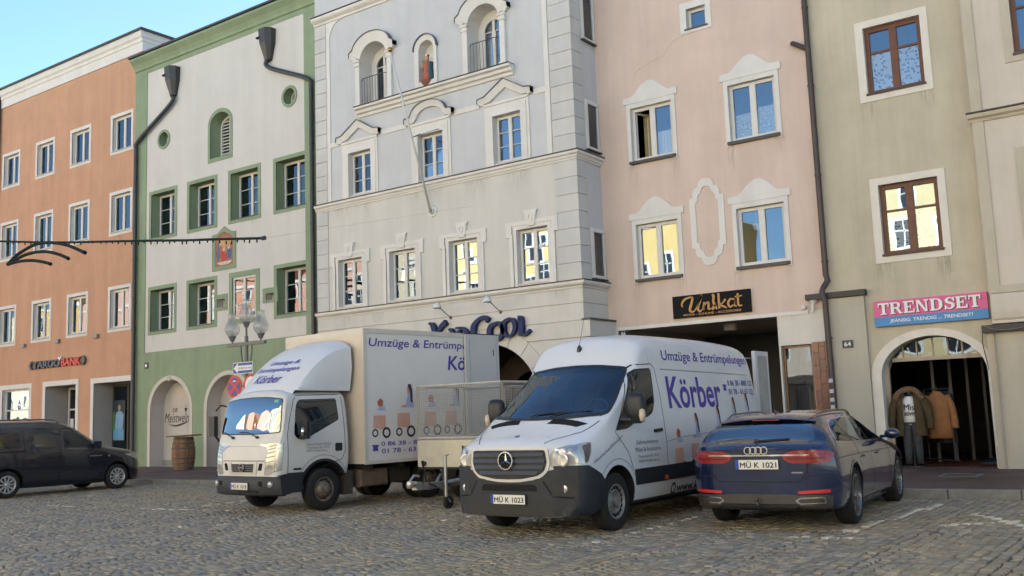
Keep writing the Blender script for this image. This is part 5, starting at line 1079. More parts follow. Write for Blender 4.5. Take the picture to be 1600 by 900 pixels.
# ---- clothes on display under the right arch
def cloth_figure():
    X, Y = -5.13, 21.12; Z = ZP+.012
    t = thing('dressed_mannequin', (X, Y, Z), 'mannequin in olive parka, white printed shirt and grey trousers under the arch', 'mannequin')
    PK = M('parka_olive', (.075,.055,.03), .95, .1, var=.35, vscale=9, bump=.5, bscale=25); FUR = M('fur_brown', (.16,.10,.055), 1, .1, var=.5, vscale=25, bump=1, bscale=80); TR = M('trouser_grey', (.06,.06,.06), .9, .1, var=.3, vscale=10)
    def loft(name, secs, mt, cx=X, seg=18):
        b = MB(); vs = []
        for z, dx, rx, ry in secs:
            for k in range(seg):
                a = 2*PI*k/seg; w = 1+.04*math.sin(5*a+z*7); vs.append((cx+dx+rx*w*math.cos(a), Y+ry*w*math.sin(a), Z+z))
        n = len(secs); b.add(vs, [(i*seg+k, i*seg+(k+1) % seg, (i+1)*seg+(k+1) % seg, (i+1)*seg+k) for i in range(n-1) for k in range(seg)]+[tuple(range(seg)), tuple(range((n-1)*seg, n*seg))]); return b.obj(name, mt, t, smooth=True)
    for s in (-1, 1): loft('trouser_leg', [(.06, s*.11, .065, .07), (.3, s*.105, .075, .08), (.5, s*.1, .085, .09), (.8, s*.085, .1, .11), (.88, s*.08, .1, .11)], TR)
    b = MB(); b.lathe([(0,0),(.2,0),(.2,.02),(0,.025)], (X,Y,Z), seg=24); b.tube([(X,Y,Z),(X,Y,Z+.9)], .015, 6); b.obj('stand', ZINC, t)
    sh = loft('shirt', [(.84,0,.16,.10),(1.0,0,.165,.11),(1.2,0,.175,.12),(1.36,0,.17,.10),(1.42,0,.08,.07)], M('shirt_white', (.68,.67,.66), .9, .1, var=.08, vscale=8))
    for s in (-1, 1):
        # open parka front panel and sleeve
        b = MB(); vs = []; zs = [.62,.8,1.0,1.2,1.38,1.46]; n = 10
        for i, z in enumerate(zs):
            ro = [.30,.29,.28,.27,.25,.14][i]; 
            for k in range(n+1):
                a = -PI/2+s*(.42+k/n*2.7); w = 1+.03*math.sin(9*a+5*z); vs.append((X+ro*w*math.cos(a), Y+ro*.66*w*math.sin(a), Z+z))
        b.add(vs, [(i*(n+1)+k, i*(n+1)+k+1, (i+1)*(n+1)+k+1, (i+1)*(n+1)+k) for i in range(len(zs)-1) for k in range(n)]); b.obj('parka_side', PK, t, smooth=True)
        b = MB(); b.tube([tuple(p) for p in smooth_path([(X+s*.2,Y,Z+1.4),(X+s*.31,Y-.02,Z+1.25),(X+s*.36,Y-.03,Z+1.0),(X+s*.37,Y-.05,Z+.76)])], [.085]*4+[.09]*5+[.08]*5+[.07]*5, 10); b.obj('sleeve', PK, t, smooth=True)
    b = MB(); P = [(X+.26*math.cos(a), Y-.05-.14*math.sin(a), Z+1.46+.10*math.sin(a)*.6-.0) for a in [PI*q/12 for q in range(13)]]; P = [(X-.26,Y-.08,Z+1.36),(X-.2,Y-.1,Z+1.47),(X-.08,Y-.02,Z+1.55),(X+.08,Y-.02,Z+1.55),(X+.2,Y-.1,Z+1.47),(X+.26,Y-.08,Z+1.36)]
    b.tube([tuple(p) for p in smooth_path(P)], .065, 10); b.obj('fur_collar', FUR, t, smooth=True)
    b = MB(); b.lathe([(0,0),(.05,0),(.055,.06),(.05,.12),(0,.13)], (X,Y,Z+1.42), seg=12); b.obj('neck_cap', BLACK_PL, t, smooth=True)
    LT = M('sign_black', (.03,.03,.032), .6)
    for s_, z0, z1 in (('Mis', 1.14, 1.26), ('ativo', 1.03, 1.12)):
        v, f = fit_text(s_, X-.1, X+.1, Z+z0, Z+z1); b = MB(); b.add([(x, Y-.128+.35*(x-X)**2*3, z) for x, z in v], f); b.add([(x+.006, Y-.1285+.35*(x-X)**2*3, z) for x, z in v], f); b.obj('shirt_print', LT, t)
    b = MB(); b.box(X-.16, X+.16, Y-.118, Y-.1, Z+.86, Z+.895); b.obj('belt', LT, t)
    # rack with a tan coat
    X2, Y2 = -4.72, 21.62; r = thing('clothes_rack', (X2, Y2, Z), 'black rolling clothes rack with hanging garments deep under the arch', 'clothes rack')
    b = MB(); b.tube([(X2-.35,Y2+.5,Z+1.55),(X2+.3,Y2-.2,Z+1.55)], .015, 6); b.tube([(X2+.3,Y2-.2,Z+.08),(X2+.3,Y2-.2,Z+1.55)], .015, 6); b.tube([(X2-.35,Y2+.5,Z+.08),(X2-.35,Y2+.5,Z+1.55)], .015, 6); b.tube([(X2-.45,Y2+.6,Z+.1),(X2+.4,Y2-.3,Z+.1)], .018, 6); b.obj('frame', ZINC, r)
    for q in range(5):
        cx = X2+.2-.1*q; cy = Y2-.05+.11*q; b = MB(); cc = [(.03,.03,.035),(.05,.04,.03),(.02,.025,.03),(.06,.05,.04),(.03,.02,.02)][q]
        b.v = []; P = [(-.2,.45),(.2,.45),(.21,1.2),(.17,1.42),(.03,1.5),(-.03,1.5),(-.17,1.42),(-.21,1.2)]
        n = 8; b.add([(cx+.7*x*.6-.02, cy+.7*x*.6, Z+z) for x, z in P]+[(cx+.7*x*.6+.04, cy+.7*x*.6+.03, Z+z) for x, z in P], [tuple(range(n)), tuple(range(2*n-1, n-1, -1))]+[(k, (k+1) % n, n+(k+1) % n, n+k) for k in range(n)]); b.obj('garment', M('rack_garment_%d' % q, cc, .95, .1, var=.4, vscale=10), r)
    c = thing('tan_coat', (-4.68, 21.5, Z+.5), 'tan wool coat hanging beside the mannequin', 'coat'); TC = M('coat_tan', (.26,.125,.055), .95, .1, var=.18, vscale=12, bump=.3, bscale=60)
    X3, Y3 = -4.66, 21.42
    b = MB(); seg = 20; vs = []; secs = [(.55,.25,.11),(.8,.24,.12),(1.05,.23,.12),(1.25,.24,.12),(1.38,.21,.1),(1.46,.1,.07),(1.5,.06,.05)]
    for z, rx, ry in secs:
        for k in range(seg):
            a = 2*PI*k/seg; w = 1+.05*math.sin(6*a+z*3); vs.append((X3+rx*w*math.cos(a), Y3+ry*w*math.sin(a), Z+z))
    n = len(secs); b.add(vs, [(i*seg+k, i*seg+(k+1) % seg, (i+1)*seg+(k+1) % seg, (i+1)*seg+k) for i in range(n-1) for k in range(seg)]+[tuple(range(seg)), tuple(range((n-1)*seg, n*seg))]); b.obj('coat_body', TC, c, smooth=True)
    for s in (-1, 1):
        b = MB(); b.tube([tuple(p) for p in smooth_path([(X3+s*.17,Y3,Z+1.4),(X3+s*.26,Y3-.03,Z+1.2),(X3+s*.3,Y3-.05,Z+.95),(X3+s*.31,Y3-.08,Z+.75)])], .07, 10); b.obj('sleeve', TC, c, smooth=True)
    b = MB(); b.tube([(X3,Y3,Z+1.48),(X3,Y3,Z+1.6)], .006, 5); b.obj('hanger_hook', ZINC, c)
cloth_figure()

# ---- festive light garland hung over the square
def garland():
    Y = 14.0; GN = M('garland_dark', (.012,.02,.018), .8, .2, var=.4, vscale=20); t = thing('light_garland', (-28, Y, 7), 'dark festive garland with fan of three arcs strung high at left', 'garland')
    def P(u, v):
        d = fwd+float((u-800)/CAM_F)*cr+float((v-450)/CAM_F)*cd; s = Y/d.y; return (d.x*s, Y, CAM_H+d.z*s)
    w = [P(u, v) for u, v in [(-260,372),(-100,376),(0,377),(60,378.5),(120,378.5),(180,377),(230,376),(290,375.5),(330,374),(375,373),(412,372)]]
    b = MB(); b.tube(w, .03, 7); b.obj('main_string', GN, t)
    b = MB(); e = w[-1]; b.lathe([(0,-.06),(.05,-.04),(.05,.04),(0,.06)], e, axis='x', seg=8); b.obj('end_clamp', ZINC, t)
    b = MB(); b.tube([e, (-15.2, 19.74, 6.9)], .0012, 4); b.obj('stay_cable', ZINC, t)
    for arc in ([(12,413),(30,396),(62,380),(100,382),(133,395)], [(12,413),(40,398),(68,393),(90,397),(107,404)], [(12,413),(32,408),(50,407),(66,409),(79,412.5)]):
        b = MB(); pts = [P(*q) for q in smooth_path(arc, 6)]; b.tube(pts, [.05]+[.045]*(len(pts)-2)+[.055], 7); b.obj('arc', GN, t)
    rr = random.Random(3); 
    for k in range(46):
        u = -40+k*9.8+rr.uniform(-2, 2); p = P(u, 376.5+rr.uniform(0, 3)-u*.006+2); b = MB(); b.lathe([(0,-.05),(.018,-.02),(.016,.03),(0,.05)], p, seg=6); b.obj('bulb', GN, t)
garland()
# ================================================================== VEHICLE TOOLKIT (local frame: X forward, Y left, Z up)
def pchip(x, y, xi):
    x = np.asarray(x, float); y = np.asarray(y, float); h = np.diff(x); d = np.diff(y, axis=0)/h[:,None]; m_ = np.zeros_like(y)
    for i in range(1, len(x)-1):
        w1 = 2*h[i]+h[i-1]; w2 = h[i]+2*h[i-1]; a, b = d[i-1], d[i]; ok = a*b > 0
        with np.errstate(divide='ignore', invalid='ignore'): v = (w1+w2)/(w1/a+w2/b)
        m_[i] = np.where(ok, v, 0)
    m_[0] = d[0]; m_[-1] = d[-1]
    k = np.clip(np.searchsorted(x, xi)-1, 0, len(x)-2); t = ((xi-x[k])/h[k])[:,None]; hh = h[k][:,None]
    return (2*t**3-3*t**2+1)*y[k]+(t**3-2*t**2+t)*hh*m_[k]+(-2*t**3+3*t**2)*y[k+1]+(t**3-t**2)*hh*m_[k+1]
def loft_body(keys, step=.06, psub=4, bow=None):
    """keys: list of (x, [(y,z)...]) from rear to front; half profiles bottom centre -> top centre; returns verts, faces of a closed body"""
    keys = sorted(keys, key=lambda k: k[0]); xs = np.array([k[0] for k in keys]); K = len(keys[0][1])
    prof = []
    for _, p in keys:
        P = [np.array(q, float) for q in p]; ext = [np.array((-P[1][0], P[1][1]))]+P+[np.array((-P[-2][0], P[-2][1]))]; o = []
        for i in range(1, len(ext)-2):
            for s in range(psub):
                t = s/psub; a, b, c, d = ext[i-1], ext[i], ext[i+1], ext[i+2]
                ten = .38; m1 = (c-a)*ten; m2 = (d-b)*ten
                o.append((2*t**3-3*t**2+1)*b+(t**3-2*t**2+t)*m1+(-2*t**3+3*t**2)*c+(t**3-t**2)*m2)
        o.append(P[-1]); prof.append(np.array(o))
    prof = np.array(prof); n = prof.shape[1]
    xi = []
    for a, b in zip(xs[:-1], xs[1:]):
        m_ = max(1, int(math.ceil((b-a)/step))); xi += [a+(b-a)*k/m_ for k in range(m_)]
    xi = np.array(xi+[xs[-1]]); D = pchip(xs, prof.reshape(len(xs), -1), xi).reshape(len(xi), n, 2)
    D[:,0,0] = 0; D[:,-1,0] = 0; D[:,:,0] = np.maximum(D[:,:,0], 0)
    D[:,:,1] = np.maximum.accumulate(D[:,:,1], axis=1)+np.arange(n)*3e-4
    V = []; F = []; ring = 2*n-2
    for s, x in enumerate(xi):
        for k in range(n): V.append([x, D[s,k,0], D[s,k,1]])
        for k in range(n-2, 0, -1): V.append([x, -D[s,k,0], D[s,k,1]])
    for s in range(len(xi)-1):
        for k in range(ring): F.append((s*ring+k, s*ring+(k+1) % ring, (s+1)*ring+(k+1) % ring, (s+1)*ring+k))
    for s, flip in ((0, 1), (len(xi)-1, 0)):                      # caps in strips with inner columns
        nc = 8; cols = []
        for k in range(n):
            L = s*ring+k; Rr = s*ring+((ring-k) % ring if 0 < k < n-1 else k)
            if k in (0, n-1): cols.append([L]*(nc+1)); continue
            row = [L]
            for c in range(1, nc):
                t = c/nc; a = np.array(V[L]); b = np.array(V[Rr]); V.append(list(a+(b-a)*t)); row.append(len(V)-1)
            row.append(Rr); cols.append(row)
        for k in range(n-1):
            for c in range(nc):
                q = [cols[k][c], cols[k][c+1], cols[k+1][c+1], cols[k+1][c]]; q2 = []
                for i in q:
                    if i not in q2: q2.append(i)
                if len(q2) > 2: F.append(tuple(q2))
    V = np.array(V)
    if bow: V = bow(V)
    return V, F
def mesh_from(V, F, mats):
    me = bpy.data.meshes.new('m'); me.from_pydata([tuple(v) for v in V], [], F)
    for mt in mats: me.materials.append(mt)
    bm = bmesh.new(); bm.from_mesh(me); bmesh.ops.remove_doubles(bm, verts=bm.verts, dist=1e-5); bmesh.ops.recalc_face_normals(bm, faces=bm.faces)
    vol = 0.
    for f in bm.faces:
        a = f.verts[0].co
        for i in range(1, len(f.verts)-1): vol += a.dot(f.verts[i].co.cross(f.verts[i+1].co))
    if vol < 0: bmesh.ops.reverse_faces(bm, faces=bm.faces)
    bm.to_mesh(me); bm.free(); return me
def bool_cut(me, cutters, mt):
    """subtract closed MB cutters; cut faces take material mt"""
    o = bpy.data.objects.new('tmp', me); COL.objects.link(o); tmp = []
    for c in cutters:
        cm = mesh_from(c.v, c.f, [mt]); co = bpy.data.objects.new('cut', cm); COL.objects.link(co); tmp.append(co)
        md = o.modifiers.new('b', 'BOOLEAN'); md.operation = 'DIFFERENCE'; md.object = co; md.solver = 'EXACT'; md.material_mode = 'TRANSFER'
    dg = bpy.context.evaluated_depsgraph_get(); dg.update(); res = bpy.data.meshes.new_from_object(o.evaluated_get(dg))
    for q in tmp+[o]: bpy.data.objects.remove(q)
    zmin = min(v.co.z for v in res.vertices)
    for p in res.polygons:                                       # underside in black
        if (p.normal.z < -.55 and p.center.z < zmin+.2) or p.center.z < zmin+.045: p.material_index = 1
    return res
def cyl_y(x, z, r, y0, y1, seg=40):
    b = MB(); b.lathe([(0,y0),(r,y0),(r,y1),(0,y1)], (x, 0, z), axis='y', seg=seg); return b
class Surf:
    def __init__(s, V, F): s.t = BVHTree.FromPolygons([tuple(v) for v in V], F)
    def hit(s, axis, sgn, a, b):
        if axis == 'Y': o, d = Vector((a, sgn*6, b)), Vector((0, -sgn, 0))
        elif axis == 'X': o, d = Vector((sgn*9, a, b)), Vector((-sgn, 0, 0))
        else: o, d = Vector((a, b, 9)), Vector((0, 0, -1))
        p, n, i, _ = s.t.ray_cast(o, d)
        if p is None:
            q = Vector((a, sgn*.9, b)) if axis == 'Y' else Vector((sgn*1., a, b)) if axis == 'X' else Vector((a, b, 1.))
            p, n, i, _ = s.t.find_nearest(q)
        if n.dot(d) > 0: n = -n
        return p, n
def inside(poly, x, y):
    c = False; n = len(poly)
    for i in range(n):
        x0, y0 = poly[i]; x1, y1 = poly[(i+1) % n]
        if (y0 > y) != (y1 > y) and x < (x1-x0)*(y-y0)/(y1-y0+1e-12)+x0: c = not c
    return c
def rnd(poly, r=.04, n=4):
    out = []; N = len(poly)
    for i in range(N):
        p = np.array(poly[i]); a = np.array(poly[i-1]); b = np.array(poly[(i+1) % N]); la = np.linalg.norm(a-p); lb = np.linalg.norm(b-p); rr = min(r, la*.45, lb*.45)
        p0 = p+(a-p)/la*rr; p1 = p+(b-p)/lb*rr
        for k in range(n+1):
            t = k/n; out.append(tuple((1-t)**2*p0+2*t*(1-t)*p+t*t*p1))
    return out
def patch(sf, parent, name, poly, axis, sgn, mt, off=.004, thick=.012, res=.05, smooth=True, label=None, mb=None):
    pts = []; n = len(poly)
    for i in range(n):
        a = np.array(poly[i]); b = np.array(poly[(i+1) % n]); m_ = max(1, int(np.linalg.norm(b-a)/res))
        for k in range(m_): pts.append(tuple(a+(b-a)*k/m_))
    nb = len(pts); xs = [p[0] for p in poly]; ys = [p[1] for p in poly]
    gx = np.arange(min(xs)+res*.5, max(xs), res); gy = np.arange(min(ys)+res*.5, max(ys), res)
    bp = np.array(pts)
    for x in gx:
        for y in gy:
            if inside(poly, x, y) and np.min(np.hypot(bp[:,0]-x, bp[:,1]-y)) > res*.4: pts.append((x, y))
    v, e, f, *_ = delaunay_2d_cdt([Vector(p) for p in pts], [(i, (i+1) % nb) for i in range(nb)], [], 1, 1e-6)
    b = mb or MB(); base = len(b.v); P = []; N = []
    for q in v:
        p, nn = sf.hit(axis, sgn, q[0], q[1]); P.append(p); N.append(nn)
    cnt = {}
    for fc in f:
        for i in range(len(fc)):
            ed = (fc[i], fc[(i+1) % len(fc)]); cnt[ed] = 1
    b.add([p+nn*off for p, nn in zip(P, N)], f)
    if thick:
        be = [(i, j) for (i, j) in cnt if (j, i) not in cnt]
        for i, j in be: b.add([P[i]+N[i]*off, P[j]+N[j]*off, P[j]-N[j]*thick, P[i]-N[i]*thick], [(0,1,2,3)])
    if mb is not None: return None
    o = b.obj(name, mt, parent, world=False, smooth=smooth, label=label, angle=35)
    return o
def ribbon(sf, parent, name, path, axis, sgn, w, mt, off=.003, res=.05, mb=None, h=0):
    P = []; path = [np.array(p, float) for p in path]
    for a, c in zip(path[:-1], path[1:]):
        m_ = max(1, int(np.linalg.norm(c-a)/res)); P += [a+(c-a)*k/m_ for k in range(m_)]
    P.append(path[-1]); b = mb or MB(); L = []; Rr = []
    for i, p in enumerate(P):
        d = P[min(i+1, len(P)-1)]-P[max(i-1, 0)]; d = d/(np.linalg.norm(d)+1e-9); nn = np.array([-d[1], d[0]])*w/2
        for lst, q in ((L, p+nn), (Rr, p-nn)):
            h_, n_ = sf.hit(axis, sgn, q[0], q[1]); lst.append(h_+n_*off)
    k = len(P); b.add(L+Rr, [(i, i+1, k+i+1, k+i) for i in range(k-1)])
    if mb is None: return b.obj(name, mt, parent, world=False)
def sf_text(sf, parent, s, x0, x1, z0, z1, axis, sgn, mt, off=.004, name='lettering', skew=None, **k):
    v, f = fit_text(s, 0, 1, 0, 1, **k); small = (z1-z0) < .07
    for v, f in ([(v, f)] if small else letters(v, f)):
        b = MB(); vs = []
        for u, w in v:
            a = x0+(x1-x0)*u; c = z0+(z1-z0)*w
            p, n = sf.hit(axis, sgn, a, c); vs.append(p+n*off)
        b.add(vs, f); b.obj(name if small else 'letter', mt, parent, world=False, kind='stuff' if small else None)
RUB = M('tyre_rubber', (.022, .021, .02), .85, .25, var=.35, vscale=12, bump=.2, bscale=60)
CHROME = M('chrome', (.6, .6, .6), .15, metal=1)
SILV = M('alloy_silver', (.42, .42, .43), .3, metal=.9, var=.15, vscale=8)
def wheel(root, x, y, r, w, rr, style, steer=0, rimm=None):
    """y = outer face of tyre (sign gives side); origin of the wheel object at its hub"""
    s = 1 if y > 0 else -1; rimm = rimm or (M('steel_rim', (.23,.22,.205), .5, .4, metal=.4, var=.3, vscale=9) if style == 'steel' else SILV)
    h = bpy.data.objects.new('wheel', None); COL.objects.link(h); h.parent = root; h.location = (x, y-s*w/2, r); h.rotation_euler = (0, 0, steer); h.empty_display_size = .1
    ORG[h] = Vector((0,0,0)); o = w/2; hb = MB()
    b = MB(); b.lathe([(rr,-o*.9),(rr+.015,-o*.97),(r*.90,-o),(r*.985,-o*.8),(r,-o*.55),(r,o*.55),(r*.985,o*.8),(r*.90,o),(rr+.02,o*.97),(rr,o*.9)], (0,0,0), axis='y', seg=44); b.obj('tyre', RUB, h, world=False, smooth=True, angle=50)
    b = MB(); e = s*o*.92
    b.lathe([(rr+.004,e),(rr-.012,e+s*.004),(rr-.022,e-s*.008),(rr-.03,e-s*.05),(rr-.035,-e*.6)], (0,0,0), axis='y', seg=40)
    if style == 'steel':
        b.lathe([(rr-.03,e-s*.05),(rr*.8,e-s*.03),(rr*.62,e-s*.015),(rr*.45,e-s*.045),(rr*.3,e-s*.03),(rr*.28,e+s*.012),(0,e+s*.02)], (0,0,0), axis='y', seg=40)
        rim = b.obj('rim', rimm, h, world=False, smooth=True, angle=40)
        c = MB()
        for k in range(16):
            a = 2*PI*k/16; c.prism([(rr*.78*math.cos(a)+.022*math.cos(q)*1.2, rr*.78*math.sin(a)+.022*math.sin(q)) for q in [2*PI*j/10 for j in range(10)]], e-s*.022, e-s*.03)
        c.obj('vent_holes', DARK, h, world=False)
        c = MB()
        for k in range(6):
            a = 2*PI*k/6; c.lathe([(0,e+s*.0),(.012,e+s*.0),(.012,e-s*.03)], (rr*.4*math.cos(a),0,rr*.4*math.sin(a)), axis='y', seg=6)
        c.obj('wheel_nuts', rimm, h, world=False)
    elif style == 'truck':
        b.lathe([(rr-.03,e-s*.05),(rr*.82,e-s*.07),(rr*.7,e-s*.02),(rr*.55,e+s*.015),(rr*.5,e+s*.04),(rr*.3,e+s*.045),(rr*.28,e+s*.08),(0,e+s*.085)], (0,0,0), axis='y', seg=36)
        b.obj('rim', rimm, h, world=False, smooth=True, angle=40); c = MB()
        for k in range(6):
            a = 2*PI*k/6+.3; c.prism([(rr*.76*math.cos(a)+.03*math.cos(q), rr*.76*math.sin(a)+.03*math.sin(q)) for q in [2*PI*j/10 for j in range(10)]], e-s*.036, e-s*.05)
        c.obj('vent_holes', DARK, h, world=False); c = MB()
        for k in range(5):
            a = 2*PI*k/5; c.lathe([(0,e+s*.065),(.018,e+s*.065),(.018,e)], (rr*.42*math.cos(a),0,rr*.42*math.sin(a)), axis='y', seg=6)
        c.obj('wheel_nuts', M('nut_steel', (.2,.17,.14), .5, metal=.6), h, world=False)
    else:
        ns, wd = (10, .05) if style == 'multi' else (5, .09)
        rim = b.obj('rim', rimm, h, world=False, smooth=True, angle=40)
        c = MB(); c.lathe([(0,e-s*.07),(rr-.03,e-s*.07)], (0,0,0), axis='y', seg=24); c.obj('brake_shadow', M('brake_dark', (.02,.02,.02), .6, metal=.3), h, world=False)
        for k in range(ns):
            c = MB(); a = 2*PI*k/ns; ca, sa = math.cos(a), math.sin(a)
            def P(r_, t, yy): return (r_*ca-t*sa, yy, r_*sa+t*ca)
            arms = [0] if style == 'multi' else [-.07, .07]
            for dv in arms:
                r0, r1 = rr*.16, rr-.012; w0, w1 = wd*.55, wd*.9 if style == 'multi' else wd*.45
                vs = [P(r0, -w0/2, e-s*.012), P(r1, dv*1.0-w1/2, e-s*.004), P(r1, dv*1.0+w1/2, e-s*.004), P(r0, w0/2, e-s*.012)]
                c.add(vs+[(q[0], q[1]-s*.03, q[2]) for q in vs], [(0,1,2,3),(0,4,5,1),(1,5,6,2),(2,6,7,3),(3,7,4,0)])
            c.obj('spoke', rimm, h, world=False)
        c = MB(); c.lathe([(rr*.22,e-s*.03),(rr*.2,e),(0,e+s*.004)], (0,0,0), axis='y', seg=20); c.obj('hub_cap', rimm, h, world=False, smooth=True)
    return h
GL_DK = glass_mat('car_glass_dark', .10, body=(.008,.01,.013), wob=0)
GL_WS = glass_mat('windscreen_glass', .085, body=(.006,.020,.050), wob=.0)
GL_TR = glass_mat('car_glass_clear', .07, (.82,.85,.80), 0)
SEAM = M('panel_gap', (.012,.012,.013), .8)
PLAST = M('bumper_plastic', (.021, .023, .028), .55, .35, var=.25, vscale=5, bump=.1, bscale=90)
LENS = M('lamp_lens', (.40,.395,.38), .2, .6, metal=.35, var=.10, vscale=14, coat=1)
LENSW = glass_mat('lamp_cover', .14, (.9,.9,.9), 0)
AMB = M('amber_lens', (.5,.12,.02), .25, .5)
REDL = M('red_lens', (.23,.006,.009), .25, .5, coat=.5, var=.3, vscale=20)
PLW = M('plate_white', (.66,.65,.60), .45); PLB = M('plate_blue', (.01,.05,.3), .4); INK = M('plate_ink', (.015,.015,.015), .5)
VIO = M('vinyl_violet', (.065,.045,.29), .45); VGR = M('vinyl_grey', (.12,.12,.14), .5)
def plate(root, cx, cy, z0, axis_dir, text, w=.52, h=.11):
    """axis_dir +1: on the front (normal +X), -1: rear"""
    s = axis_dir; o = MB(); o.box(min(cx, cx+s*.012), max(cx, cx+s*.012), cy-w/2-.008, cy+w/2+.008, z0-.008, z0+h+.008); p = o.obj('number_plate', BLACK_PL, root, world=False)
    o = MB(); o.box(min(cx+s*.012, cx+s*.014), max(cx+s*.012, cx+s*.014), cy-w/2, cy+w/2, z0, z0+h); o.obj('plate_face', PLW, p, world=False)
    ya = cy-s*w/2; o = MB(); o.box(min(cx+s*.0125, cx+s*.0155), max(cx+s*.0125, cx+s*.0155), min(ya, ya+s*.042), max(ya, ya+s*.042), z0, z0+h); o.obj('country_band', PLB, p, world=False)
    v, f = fit_text(text, 0, 1, 0, 1)
    for v, f in letters(v, f):
        o = MB(); o.add([(cx+s*.0165, cy-s*(w/2-.055)+s*u*(w-.08), z0+.018+q*(h-.034)) for u, q in v], f); o.add([(cx+s*.0168, cy-s*(w/2-.0595)+s*u*(w-.08), z0+.017+q*(h-.034)) for u, q in v], f); o.add([(cx+s*.0171, cy-s*(w/2-.057)+s*u*(w-.08), z0+.021+q*(h-.034)) for u, q in v], f); o.obj('character', INK, p, world=False)
    return p
def desk_print(sf, root, x, z, sc, d, sgn, wheels=True, axis='Y', fig=True):
    """advert print: a moving box on castors with somebody sitting on it; d = reading direction"""
    T = lambda u, w: (x+d*u*sc, z+w*sc)
    PE = M('print_peach', (.55,.33,.24), .5, var=.15); LW = M('print_light', (.64,.60,.57), .5); BK = M('print_black', (.02,.02,.022), .5); HR = M('print_hair', (.05,.02,.03), .5); SHT = M('print_shirt', (.35,.40,.55), .5, var=.3, vscale=20); SK = M('print_skin', (.55,.30,.2), .5)
    def pp(pts, mt, off): patch(sf, root, 'print', [T(*q) for q in pts], axis, sgn, mt, off=off, thick=0, res=.2)
    pp([(0,.12),(.2,.12),(.2,.5),(0,.5)], LW, .003); pp([(.0,.2),(.34,.16),(.34,.48),(.02,.48)], PE, .0035); pp([(-.06,.46),(.42,.46),(.46,.56),(-.02,.56)], LW, .004)
    for u, r in ((.05,.085),(.36,.115)):
        ring = [(u+r*math.cos(a), .1+r*math.sin(a)) for a in [2*PI*k/16 for k in range(16)]]; ri = [(u+r*.6*math.cos(a), .1+r*.6*math.sin(a)) for a in [2*PI*k/14 for k in range(14)]]
        pp(ring, BK, .005); pp(ri, LW, .006)
    if fig:
        pp([(.1,.57),(.45,.56),(.46,.62),(.3,.64),(.12,.6)], SK, .0045); pp([(.24,.57),(.46,.57),(.42,.72),(.38,.84),(.3,.84),(.26,.7)], SHT, .005)
        pp([(.28,.84),(.34,.84),(.35,.96),(.3,1.0),(.27,.93)], SK, .0055); pp([(.3,1.02),(.38,1.02),(.42,.9),(.42,.66),(.37,.66),(.35,.86),(.3,.98)], HR, .006)
    else:
        pp([(.1,.56),(.34,.56),(.32,.66),(.2,.68)], SHT, .005); pp([(.14,.66),(.26,.64),(.28,.76),(.2,.82),(.12,.74)], M('print_ginger', (.42,.12,.04), .5), .0055)
